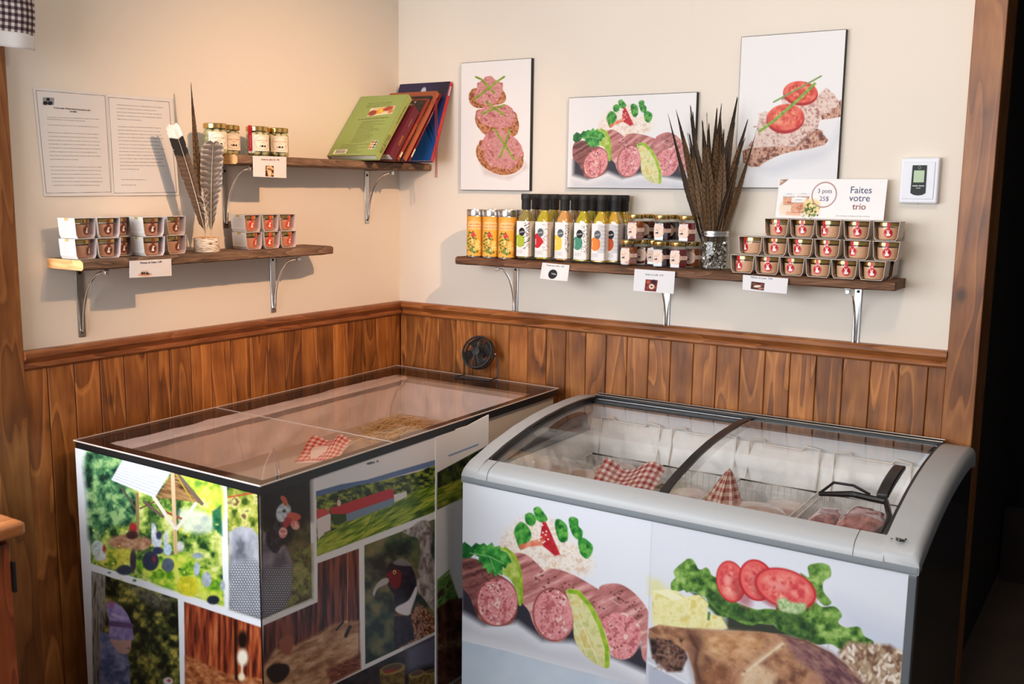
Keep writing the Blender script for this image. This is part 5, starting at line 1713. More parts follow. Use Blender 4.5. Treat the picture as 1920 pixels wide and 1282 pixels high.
def bottle_label(k):
    nu, nv = 150, 190
    L_ = .060
    S = np.zeros((nv, nu, 3))
    for i in range(nu):
        x, y = rsq(BA + .0005, .005, -.026 + (L_ + .026) * i / (nu - 1))
        S[:, i, 0] = x; S[:, i, 1] = y
    S[:, :, 2] = np.linspace(.128, .012, nv)[:, None]
    u, v = sgrid(nu, nv)
    A = Art(-26 + 86 * u, 116 * v, white=(255, 255, 255), base=(244, 243, 244), gain=.88)
    c, _ = LABEL_C[k]
    if k == 1:
        A.poly([(-23, 44), (-16, 38), (-8, 42), (2, 52), (10, 64), (2, 76), (-8, 85), (-20, 84), (-25, 74), (-26, 56)], c, soft=.6, smooth=True)
    elif k == 2:
        A.poly([(-26, 44), (-4, 46), (4, 56), (4, 80), (-2, 88), (-26, 88)], c, soft=.6, smooth=True)
    else:
        A.ell(-8, 64, 18, 22, c, soft=.6)
    rr = random.Random(k)
    ink = (40, 38, 52)
    if k == 0:
        for i in range(46):
            x = rr.uniform(2, 27); y = 4 + i * 1.9
            A.line([(x, y + 2.4), (x + rr.uniform(4, 8), y)], rr.uniform(1.0, 1.8), ink, soft=.5)
    elif k in (1, 2, 3):
        for i in range(120):
            x = rr.uniform(6 if k != 2 else 16, 34); y = rr.uniform(6, 94); w_ = .9 if k == 1 else 1.3
            A.line([(x, y), (x + 1.4, y + 1.0)], w_, ink if k != 1 else (70, 60, 66), soft=.5)
    else:
        for i in range(9):
            A.line([(2 + i * 3.4, 4), (2 + i * 3.4, 92)], .7, (90, 86, 96), soft=.5)
        for i in range(7):
            A.line([(12, 10 + i * 12), (34, 10 + i * 12)], .7, (120, 116, 124), soft=.5)
    for i in range(5):
        A.scrib(-20, 95 + i * 2.6, rr.uniform(0, 12), 95 + i * 2.6, 1.3, (150, 150, 156), seed=i + k)
    A.scrib(-20, 112, -12, 112, 2, (140, 140, 150), seed=k)
    for i in range(3):
        A.line([(-21 + i * 1.8, 56), (-21 + i * 1.8, 74)], .9, (245, 240, 235), soft=.4, al=.8)
    A.ell(-1, 35, 11.5, 13.5, (38, 38, 44) if k in (0, 3, 5) else (92, 102, 112), soft=.5)
    V, F = text2d('Soffer'); kk = .0052 / .69
    tx = []
    vs = []
    for x, y in V:
        x, y = x + y * .25, y
        px, py = rsq(BA + .0009, .005, -.001 + x * kk)
        vs.append((px, py, .128 - .0375 + y * kk + x * kk * .18))
    tx.append((vs, F, (244, 244, 244)))
    if k == 1:
        V, F = text2d('LA ROUGE')
        tx.append(([(*rsq(BA + .0009, .005, -.0185 - y * .0042), .128 - .066 + x * .0042) for x, y in V], F, (245, 240, 240)))
    if k == 3:
        V, F = text2d('LA BALSAMIQUE')
        tx.append(([(*rsq(BA + .0009, .005, -.0165 - y * .0036), .128 - .066 + x * .0036) for x, y in V], F, (245, 240, 240)))
    return S, A, tx


bg_, bl_, bc_ = bottle_meshes()
LIQ = {'olive': liquid('dark_olive_dressing', (148, 134, 70)), 'green': liquid('yellow_green_oil', (190, 172, 24)), 'cream': liquid('creamy_dressing', (220, 160, 92)),
       'gold': liquid('golden_oil', (208, 172, 30)), 'tan': liquid('tan_dressing', (196, 156, 104)), 'amber': liquid('amber_oil', (222, 170, 50))}
proto_me = None
BOT = [  # cap px, depth, label type, liquid, label text
    (987, -.118, 0, 'olive', 'dressing bottle with green blob label, leftmost and next to the orange tins'),
    (1022, -.118, 1, 'green', 'dressing bottle with red blob label and yellow-green oil'),
    (1059.5, -.118, 2, 'cream', 'creamy orange dressing bottle with yellow blob label'),
    (1095.5, -.118, 3, 'green', 'dressing bottle with teal green blob label'),
    (1129, -.118, 4, 'gold', 'dressing bottle with bright orange blob label'),
    (1154, -.090, 5, 'amber', 'dressing bottle with dark orange blob and striped label, nearest the jam jars'),
    (1005.5, -.040, 0, 'tan', 'capped bottle behind and between the green and red label bottles'),
    (1040, -.036, 1, 'gold', 'capped yellow bottle behind and between the red and yellow label bottles'),
    (1079, -.038, 2, 'tan', 'capped tan bottle behind and between the yellow and teal label bottles'),
    (1113.5, -.040, 3, 'green', 'capped bottle behind and between the teal and bright orange label bottles'),
    (1170, -.036, 5, 'gold', 'capped yellow bottle at the back right, nearest the jam jars'),
    (1138, -.034, 4, 'gold', 'capped bottle directly behind the bright orange label bottle'),
]
shared = {}
for (px, yy, k, lq, lbl) in BOT:
    p = at(px, 380, 1, yy)
    t = thing('dressing_bottle', lbl, 'bottle', (float(p[0]), yy, ZS + .001), 0, 'dressing bottles on the right shelf')
    if 'g' not in shared:
        a1 = bg_.build('glass_bottle', M['jar'], t, smooth_angle=50); a3 = bc_.build('black_cap', M['blackm'], t, smooth_angle=30)
        shared['g'] = a1; shared['c'] = a3
    else:
        for q in ('g', 'c'):
            o = shared[q].copy(); C.objects.link(o); o.parent = t
    if ('l', lq) not in shared:
        shared[('l', lq)] = bl_.build('dressing', LIQ[lq], t, smooth_angle=50)
    else:
        o = shared[('l', lq)].copy(); C.objects.link(o); o.parent = t
    if ('k', k) not in shared:
        S_, A_, tx_ = bottle_label(k)
        shared[('k', k)] = art_obj('label', S_, A_, M['paper'], t, tx_)
    else:
        o = shared[('k', k)].copy(); C.objects.link(o); o.parent = t

# ------------------------------------------------------------------ orange tea tins
def tin_label():
    nu, nv = 170, 190
    u, v = sgrid(nu, nv)
    r_ = .0310
    an = np.radians(-100 + 200 * u)
    S = np.stack([r_ * np.sin(an), -r_ * np.cos(an), .140 - .134 * v], -1)
    A = Art(-54 + 108 * u, 134 * v, white=(255, 255, 255), base=(244, 158, 44), gain=.90)
    A.all(ramp([(238, 146, 36), (248, 170, 60), (250, 184, 84)], 60, seed=4))
    cx = 2
    A.ell(cx, 18, 20, 9, (250, 196, 120), soft=2); A.poly([(cx - 26, 18), (cx + 26, 18), (cx + 26, 44), (cx - 26, 44)], (250, 204, 138), soft=1)
    A.line([(cx - 26, 18), (cx - 16, 14), (cx, 12), (cx + 16, 14), (cx + 26, 18)], .8, (210, 120, 40), soft=.5)
    A.scrib(cx - 24, 16, cx + 20, 16, 1.4, (225, 150, 60), seed=2)
    for i, c in enumerate([(70, 110, 40), (110, 140, 50), (60, 95, 45), (150, 150, 60)] * 7):
        rr = random.Random(i); A.ell(cx + rr.gauss(-14, 9), 88 + rr.gauss(0, 18), rr.uniform(3, 8), rr.uniform(2, 4), c, ang=rr.uniform(0, 180), soft=.8, al=.9)
    for i in range(10):
        rr = random.Random(40 + i); A.ell(cx + rr.gauss(4, 6), 122 + rr.gauss(-4, 5), rr.uniform(3, 7), rr.uniform(1.5, 3), (100, 120, 50), ang=rr.uniform(0, 180), soft=.8)
    for i in range(16):
        rr = random.Random(60 + i); A.ell(cx - 3 + rr.gauss(0, 4), 62 + rr.gauss(0, 4), 3.2, 3.2, rr.choice([(206, 50, 60), (226, 90, 96), (180, 36, 50)]), soft=.8)
    for (fx, fy) in ((14, 88), (20, 106), (10, 100), (-4, 84), (4, 112)):
        for g in range(5):
            an_ = g * 1.257
            A.ell(cx + fx + 4 * math.cos(an_), fy + 4 * math.sin(an_), 3.6, 2.4, (250, 232, 150), ang=math.degrees(an_), soft=.7)
        A.ell(cx + fx, fy, 2, 2, (220, 150, 60), soft=.5)
    A.line([(cx - 3, 66), (cx + 2, 96), (cx + 6, 124)], 1.2, (110, 110, 50), soft=.6); A.line([(cx + 4, 80), (cx - 8, 100), (cx - 16, 120)], 1.2, (110, 110, 50), soft=.6)
    A.scrib(cx + 26, 76, cx + 44, 74, 1.2, (150, 90, 30), seed=3); A.scrib(cx + 24, 84, cx + 44, 82, 1.2, (150, 90, 30), seed=5); A.scrib(cx + 20, 126, cx + 44, 124, 2, (130, 80, 30), seed=6)
    tx = []
    for s_, z_, h_ in (('Tisane de Mûrier', .1115, .0042), ('Mulberry Herbal Tea', .1015, .0038)):
        V, F = text2d(s_); k = h_ / .69
        tx.append(([((r_ + .0004) * math.sin((x * k + .002) / r_), -(r_ + .0004) * math.cos((x * k + .002) / r_), z_ + y * k) for x, y in V], F, (176, 70, 40)))
    return S, A, tx


tin0 = thing('tea_tin', 'orange flowered tea tin at the left end of the right shelf, front row', 'tin', (.432, -.1140, ZS), .35, 'orange tea tins')
m = MB(); m.lathe([(.0300, 0), (.0308, .002), (.0308, .144), (.0300, .145)], (0, 0, 0), 40); m.build('can', M['steel'], tin0)
m = MB(); m.lathe([(.0316, .143), (.0318, .145), (.0318, .160), (.0310, .1625), (.0290, .1630), (.0285, .1612)], (0, 0, 0), 40); m.build('metal_lid', M['steel'], tin0, smooth_angle=30)
S_, A_, tx_ = tin_label(); art_obj('label', S_, A_, mat('printed_tin', rough=.5, attr=True, spec=.25), tin0, tx_)
dup(tin0, (.4980, -.1150, ZS), .40, 'orange flowered tea tin, middle one of the front row')
dup(tin0, (.5640, -.1170, ZS), .42, 'orange flowered tea tin of the front row, next to the green-label bottle')
dup(tin0, (.470, -.0440, ZS), .3, 'back-row tea tin, behind the gap between left and middle tins')
dup(tin0, (.537, -.0450, ZS), .5, 'back-row tea tin, behind the tin next to the bottles')

# ------------------------------------------------------------------ jam jars
def jam_label():
    nu, nv = 110, 60
    u, v = sgrid(nu, nv)
    # label runs round a six-sided jar
    S = np.zeros((nv, nu, 3))
    for i in range(nu):
        x, y = hexpt(-.030 + .068 * i / (nu - 1), .0289)
        S[:, i, 0] = x; S[:, i, 1] = y
    S[:, :, 2] = np.linspace(.054, .010, nv)[:, None]
    return S, u, v


def hexpt(t, r):
    """point on a hexagon (apothem ~ r*.866), t arc length from the middle of the front face"""
    ap = r * math.cos(math.pi / 6); side = r
    s = 1 if t >= 0 else -1; t = abs(t)
    k = int((t + side / 2) // side); q = t + side / 2 - k * side - side / 2
    an = s * k * math.pi / 3
    fx, fy = math.sin(an), -math.cos(an)
    tx_, ty_ = math.cos(an), math.sin(an)
    return fx * ap + tx_ * q * s, fy * ap + ty_ * q * s


def jam_label_mesh():
    m = MB()
    m.smooth = False
    r_ = .0298

    def P_(t, z, e=0.0):
        x, y = hexpt(t, r_ + e)
        return (x, y, z)

    def disc(cx, cz, a, b, col, e, n=40, rows=10, clip=None):
        m.hue(col)
        for k in range(rows):
            z0 = cz - b + 2 * b * k / rows; z1 = cz - b + 2 * b * (k + 1) / rows
            w0 = a * math.sqrt(max(0, 1 - ((z0 - cz) / b) ** 2)); w1 = a * math.sqrt(max(0, 1 - ((z1 - cz) / b) ** 2))
            for j in range(n):
                s0, s1 = -1 + 2 * j / n, -1 + 2 * (j + 1) / n
                m.add([P_(cx + w0 * s0, z0, e), P_(cx + w0 * s1, z0, e), P_(cx + w1 * s1, z1, e), P_(cx + w1 * s0, z1, e)], [(0, 1, 2, 3)])
    disc(-.002, .032, .0225, .0205, (242, 214, 196), 0, 30, 12)
    m.hue((242, 206, 188))
    for j in range(16):
        t0 = .016 + .032 * j / 16; t1 = .016 + .032 * (j + 1) / 16
        m.add([P_(t0, .0265, .0001), P_(t1, .0265, .0001), P_(t1, .0385, .0001), P_(t0, .0385, .0001)], [(0, 1, 2, 3)])
    for zz in (.030, .033, .036):
        m.hue((190, 140, 130)); m.add([P_(.026, zz, .0003), P_(.040, zz, .0003), P_(.040, zz + .0010, .0003), P_(.026, zz + .0010, .0003)], [(0, 1, 2, 3)])
    for zz, a_, b_ in ((.0400, -.016, .004), (.0375, -.017, .006)):
        m.hue((150, 130, 150)); m.add([P_(a_, zz, .0003), P_(b_, zz, .0003), P_(b_, zz + .0009, .0003), P_(a_, zz + .0009, .0003)], [(0, 1, 2, 3)])
    m.text('Gelée', lambda u, v: P_(-.005 + u, .0335 + v, .0004), .0030, (120, 100, 130))
    disc(-.006, .0255, .0052, .0018, (50, 52, 84), .0004, 8, 4); disc(-.003, .0275, .002, .0018, (50, 52, 84), .0004, 4, 4)
    m.hue((50, 52, 84))
    m.add([P_(-.013, .0245, .0004), P_(-.011, .0225, .0004), P_(.001, .0225, .0004), P_(.003, .0245, .0004), P_(.001, .0232, .0004), P_(-.011, .0232, .0004)], [(0, 1, 2, 3, 4, 5)])
    return m


def hexlathe(m, prof, n=6, rot=math.pi / 6 - math.pi / 2 + math.pi / 3 * 0):
    vs = []
    for r_, z, rd in prof:
        for k in range(24):
            an = 2 * math.pi * k / 24
            # radius of a hexagon with a flat towards -y, blended towards a circle by rd
            ph = (an + math.pi / 2) % (math.pi / 3)
            if ph > math.pi / 6:
                ph -= math.pi / 3
            hx = r_ * math.cos(math.pi / 6) / math.cos(ph)
            q = hx * (1 - rd) + r_ * .93 * rd
            vs.append((q * math.cos(an), q * math.sin(an), z))
    L_ = len(prof)
    fs = [(i * 24 + k, i * 24 + (k + 1) % 24, (i + 1) * 24 + (k + 1) % 24, (i + 1) * 24 + k) for i in range(L_ - 1) for k in range(24)]
    fs += [tuple(range(23, -1, -1)), tuple((L_ - 1) * 24 + k for k in range(24))]
    m.add(vs, fs)
    return m


JAM = {'amber': liquid('amber_jelly', (156, 78, 34)), 'dark': liquid('dark_jelly', (48, 26, 32)), 'red': liquid('red_jelly', (128, 30, 34)), 'brown': liquid('brown_jelly', (104, 48, 30))}
jam0 = None
JZ = ZS + .001
JH = .0800
JAMS = [((1178, 497), -.112, 0, 'amber', 'amber jelly jar at the front of the bottom row, next to the bottles'),
        ((1239, 497), -.108, 0, 'dark', 'dark jelly jar at the front of the bottom row, middle of the three'),
        ((1271, 500), -.116, 0, 'red', 'red jelly jar at the front of the bottom row, nearest the feather jar'),
        ((1191, 449), -.112, 1, 'amber', 'amber jelly jar stacked on top, leftmost of the upper jars'),
        ((1241, 449), -.108, 1, 'dark', 'dark jelly jar stacked on top, middle of the upper jars'),
        ((1287, 449), -.112, 1, 'red', 'red jelly jar stacked on top, beside the feather jar'),
        ((1212, 445), -.052, 1, 'brown', 'upper back jelly jar, between the amber and dark ones'),
        ((1258, 445), -.050, 1, 'dark', 'upper back jelly jar, behind and right of the dark one'),
        ((1207, 490), -.052, 0, 'brown', 'lower back jelly jar, right of the amber jar'),
        ((1227, 490), -.046, 0, 'brown', 'lower back jelly jar, between amber and dark jars'),
        ((1298, 490), -.052, 0, 'amber', 'lower back jelly jar, almost hidden by the feather jar')]
jsh = {}
jused = {}
for ((px, py), yy, lev, col, lbl) in JAMS:
    p = at(px, py, 1, yy)
    x_ = float(p[0])
    t = thing('jelly_jar', lbl, 'jar', (x_, yy, JZ + lev * JH), 0.0 if yy < -.06 else .06, 'jelly jars on the right shelf')
    if 'g' not in jsh:
        m = MB(); hexlathe(m, [(.026, 0, .2), (.0288, .003, 0), (.0288, .054, 0), (.0270, .061, .5), (.0240, .065, 1), (.0235, .070, 1)]); jsh['g'] = m.build('glass_jar', M['jar'], t, smooth_angle=25)
        m = MB(); m.lathe([(.0250, .0665), (.0256, .068), (.0256, .0775), (.0245, .0790), (.0225, .0794), (.0215, .0785)], (0, 0, 0), 32); jsh['l'] = m.build('gold_lid', M['gold'], t, smooth_angle=30)
        jsh['k'] = jam_label_mesh().build('label', M['paper'], t, smooth_angle=0)
    else:
        for q in ('g', 'l', 'k'):
            o = jsh[q].copy(); C.objects.link(o); o.parent = t
    if col not in jused:
        m = MB(); hexlathe(m, [(.024, .003, .2), (.0270, .005, 0), (.0270, .053, 0), (.0245, .058, .6)]); jused[col] = m.build('jelly', JAM[col], t, smooth_angle=25)
    else:
        o = jused[col].copy(); C.objects.link(o); o.parent = t


# ------------------------------------------------------------------ terrine pots in card sleeves
def sticker(kind, r_=.0283):
    m = MB(); m.smooth = False
    red_ = {'rabbit': (208, 24, 48), 'bird': (122, 62, 42), 'goose': (230, 76, 44)}[kind]
    wh = (244, 236, 230)

    def P_(t, z, e=0.0):
        rr_ = r_ + e - (.034 - min(z, .034)) * .055
        a_ = t / r_
        return (rr_ * math.sin(a_), -rr_ * math.cos(a_), z)

    def patch(pts, col, e):
        m.hue(col); m.add([P_(t, z, e) for t, z in pts], [tuple(range(len(pts)))])
    n = 28
    m.hue(red_)
    for k in range(n):
        a0, a1 = 2 * math.pi * k / n, 2 * math.pi * (k + 1) / n
        m.add([P_(0, .020), P_(.0118 * math.cos(a0), .020 + .0118 * math.sin(a0)), P_(.0118 * math.cos(a1), .020 + .0118 * math.sin(a1))], [(0, 1, 2)])
    patch([(-.0042, .028), (.0042, .028), (.0042, .0372), (-.0042, .0372)], red_, .0001)
    m.hue(red_); m.add([(-.0042, -.0302, .0372), (.0042, -.0302, .0372), (.0042, -.0302, .0485), (-.0042, -.0302, .0485)], [(0, 1, 2, 3)])
    m.add([(-.0036, -.0302, .0485), (.0036, -.0302, .0485), (.0036, -.020, .0492), (-.0036, -.020, .0492)], [(0, 1, 2, 3)])
    S = .0090
    if kind == 'rabbit':
        for pts in ([(-.45, -.85), (.55, -.85), (.6, -.3), (.3, .1), (-.2, .05), (-.5, -.3)], [(-.3, 0), (.25, 0), (.3, .35), (0, .5), (-.35, .35)],
                    [(-.3, .35), (-.1, .4), (-.25, 1.0), (-.45, .9)], [(.02, .4), (.22, .35), (.42, .9), (.22, 1.0)], [(.4, -.6), (.8, -.65), (.75, -.35), (.5, -.3)]):
            patch([(x * S, .020 + y * S) for x, y in pts], wh, .0004)
    else:
        for pts in ([(-.5, -.75), (.35, -.75), (.3, -.3), (.05, .1), (-.3, .1), (-.45, -.3)], [(-.3, 0), (.1, 0), (.25, .5), (-.15, .55)], [(-.2, .4), (.35, .3), (.5, .6), (.2, .8), (-.1, .75)], [(.35, .45), (.8, .6), (.45, .68)]):
            patch([(x * S, .020 + y * S) for x, y in pts], wh, .0004)
        if kind == 'bird':
            m.hue(red_); m.add([P_((.18 + .12 * math.cos(g)) * S, .020 + (.55 + .12 * math.sin(g)) * S, .0007) for g in np.linspace(0, 6.28, 8)[:-1]], [tuple(range(7))])
    return m


def sleeve_mesh(card_in=(196, 176, 158), card_edge=(232, 222, 212), text=False):
    """card tube: open towards -y and +y, sides sloping in, lower corners cut"""
    m = MB(); m.smooth = False
    w = .0345; h_ = .0515; th = .0010
    prof = [(-w, h_), (w, h_), (w - .0035, .009), (w - .0085, 0), (-w + .0085, 0), (-w + .0035, .009)]
    inn = [(x * (1 - th / w), min(max(z, th), h_ - th)) for x, z in prof]
    ya, yb = -.029, .029
    n = 6
    cut = [0.0, 0.0, .0045, 0.0, 0.0, .0045]
    def col(c):
        m.hue(c)
    for i in range(n):
        j = (i + 1) % n
        a, b = prof[i], prof[j]; c, d = inn[i], inn[j]
        col((226, 214, 200) if i != 1 or not text else (236, 230, 222))
        if not text:
            col((190, 172, 156) if i == 0 else (214, 200, 186))
        else:
            col((212, 206, 200))
        m.add([(a[0], ya, a[1]), (b[0], ya, b[1]), (b[0], yb, b[1]), (a[0], yb, a[1])], [(0, 1, 2, 3)])
        col(card_in)
        m.add([(c[0], ya, c[1]), (d[0], ya, d[1]), (d[0], yb, d[1]), (c[0], yb, c[1])], [(0, 1, 2, 3)])
        col(card_edge)
        for yy in (ya, yb):
            m.add([(a[0], yy, a[1]), (b[0], yy, b[1]), (d[0], yy, d[1]), (c[0], yy, c[1])], [(0, 1, 2, 3)])
    if text:
        # small print and a gold tab on the side panel facing -x
        def Q(u, v, e=.0004):
            z = .009 + (h_ - .009) * v
            x = -w + .0035 * (1 - v) - e
            return (x, ya + .058 * u, z)
        m.hue((186, 160, 96)); m.add([Q(.36, .84), Q(.62, .84), Q(.60, 1.0), Q(.36, 1.0)], [(0, 1, 2, 3)])
        for k, (u0, u1) in enumerate([(.22, .80), (.16, .88), (.24, .78), (.18, .86), (.20, .84), (.26, .76), (.15, .88), (.2, .82)]):
            v = .74 - k * .085
            m.hue((176, 166, 160)); m.add([Q(u0, v), Q(u1, v), Q(u1, v + .022), Q(u0, v + .022)], [(0, 1, 2, 3)])
    return m


pate_m = mat('rabbit_terrine', (240, 186, 150), .6, noise=.12, nscale=260, bump=.3, bscale=500)
mousse_m = mat('pheasant_mousse', (214, 160, 132), .5, noise=.05, nscale=80)
mousse2 = mat('pink_mousse', (222, 150, 122), .5, noise=.06, nscale=80)


def pot(lbl, kind, group, pm, smat, text=False, **kw):
    t = thing('terrine_pot', lbl, 'jar', (0, 0, 0), 0, group)
    sleeve_mesh(text=text, **kw).build('card_sleeve', smat, t, smooth_angle=0, normals=False)
    j = MB(); j.lathe([(.0245, .0018), (.0262, .004), (.0280, .030), (.0284, .037), (.0276, .040)], (0, 0, 0), 32)
    jo = j.build('glass_pot', M['jar'], t)
    j = MB(); j.lathe([(.0238, .0026), (.0254, .005), (.0272, .030), (.0275, .0345)], (0, 0, 0), 32); j.build('terrine', pm, t)
    j = MB(); j.lathe([(.0290, .0385), (.0300, .0395), (.0300, .0478), (.0290, .0490), (.0260, .0494), (.0250, .0488)], (0, 0, 0), 32)
    j.build('gold_lid', M['gold'], t, smooth_angle=30)
    st = sticker(kind).build('seal_sticker', M['print'], t, smooth_angle=0, normals=False)
    return t


def turn(t, a, sc=1.0):
    for c in t.children:
        if c.name.startswith('seal_sticker'):
            c.rotation_euler = (0, 0, a)


ROWS = [[(1370, 1417), (1417, 1463), (1463, 1510), (1513, 1560), (1562, 1610), (1612, 1664)],
        [(1389, 1430), (1434, 1477), (1480, 1526), (1529, 1579), (1584, 1635), (1639, 1691)],
        [(1437, 1483), (1485, 1532), (1533, 1582), (1586, 1634), (1641, 1694)]]
ordw = ['leftmost', 'second from the left', 'third from the left', 'fourth from the left', 'fifth from the left', 'rightmost']
rabbit0 = pot('x', 'rabbit', 'rabbit terrine pots on the right shelf', pate_m, M['multi'])
first = True
SC_ = 1.02
rng = random.Random(12)
for ri, row in enumerate(ROWS):
    yy = [-.116, -.090, -.066][ri]
    names = ['bottom row', 'middle row', 'top row'][ri]
    for ci, (pa, pb) in enumerate(row):
        z = ZS + .0008 + ri * .0530
        a_ = at(pa, 500 - 53 * ri, 1, yy - .029); b_ = at(pb, 500 - 53 * ri, 1, yy - .029)
        x = float(a_[0] + b_[0]) / 2 - .004
        word = 'rightmost' if ci == len(row) - 1 else ordw[ci]
        lbl = f'rabbit terrine pot in card sleeve, {names} of the stack, {word}'
        r = rabbit0 if first else dup(rabbit0, None, None, lbl)
        r['label'] = lbl; first = False
        r.location = (x, yy, z); r.rotation_euler = (0, 0, rng.uniform(-.03, .05))
        r.scale = (SC_, 1.0, 1.0)
        turn(r, [-.25, .05, -.1, -.05, .12, .0][(ci + ri * 2) % 6] * 1.6 + (-.5 if ri == 1 and ci in (0, 2) else 0) + (.35 if ri == 2 and ci == 4 else 0))
r = dup(rabbit0, (1.770, -.048, ZS + .0008), 0.0, 'rabbit terrine pot standing behind the rightmost one of the bottom row'); turn(r, -1.2)

# pots on the left shelf face the room (+x)
HP = math.pi / 2
bird0 = pot('pheasant mousse pot at the left end of the low left shelf, bottom layer, text panel showing', 'bird', 'pheasant mousse pots on the low left shelf', mousse_m, M['multi'], text=True, card_in=(232, 222, 226), card_edge=(240, 234, 230))
cols = [(-1.388, .082, .10), (-1.321, .084, -.02), (-1.262, .046, .0), (-1.196, .104, -.08), (-1.142, .048, .0), (-1.103, .086, .02)]
nm = ['leftmost', 'second from left', 'third from left, half hidden', 'fourth from left, with text panel', 'fifth from left, set back', 'rightmost, nearest the feathers']
cols[4] = (-1.150, .040, 0.0)
cols[5] = (-1.078, .072, .03)
cols = [(-1.390, .086, .12), (-1.318, .086, -.04), (-1.245, .046, .0), (-1.203, .110, -.05), (-1.168, .036, .0), (-1.101, .078, .06)]
cols = [(-1.391, .084, .12), (-1.319, .084, -.04), (-1.249, .044, .0), (-1.196, .1045, -.05), (-1.176, .036, .0), (-1.102, .076, .06)]
for lev in (0, 1):
    for i, (yy, xx, rz) in enumerate(cols):
        lbl = f'pheasant mousse pot on the low left shelf, {"upper" if lev else "bottom"} layer, {nm[i]}'
        if lev == 0 and i == 0:
            r = bird0; r['label'] = lbl
        else:
            r = dup(bird0, None, None, lbl)
        r.location = (xx, yy, ZL + .0008 + lev * .0525); r.rotation_euler = (0, 0, HP + rz + (.04 if lev else 0))
        turn(r, [.2, -.05, .1, -.1, 0, .0][i] + (.25 if not lev and i in (0, 5) else 0))
goose0 = pot('x', 'goose', 'orange-sealed mousse pots on the low left shelf', mousse2, M['multi'], text=True, card_in=(226, 204, 200), card_edge=(236, 222, 214))
for lev in (0, 1):
    for i, yy in enumerate((-.812, -.738, -.666)):
        lbl = f'orange-sealed mousse pot right of the feathers, {"upper" if lev else "bottom"} layer, {("left", "middle", "right")[i]}'
        if lev == 0 and i == 0:
            r = goose0; r['label'] = lbl
        else:
            r = dup(goose0, None, None, lbl)
        r.location = (.070, yy + lev * -.004, ZL + .0008 + lev * .0525); r.rotation_euler = (0, 0, HP + (.05, .02, 0)[i])
        turn(r, (-.05, -.1, .15)[i] + (.35 if not lev and i == 0 else -.2 if not lev and i == 1 else 0))

# ------------------------------------------------------------------ quail egg jars
egg_m = mat('pickled_quail_eggs', (236, 226, 198), .35, noise=.04, nscale=30, coat=.3)
brine = glass_mat('brine_glass', (232, 234, 214), refl=1.6, rough=.03)


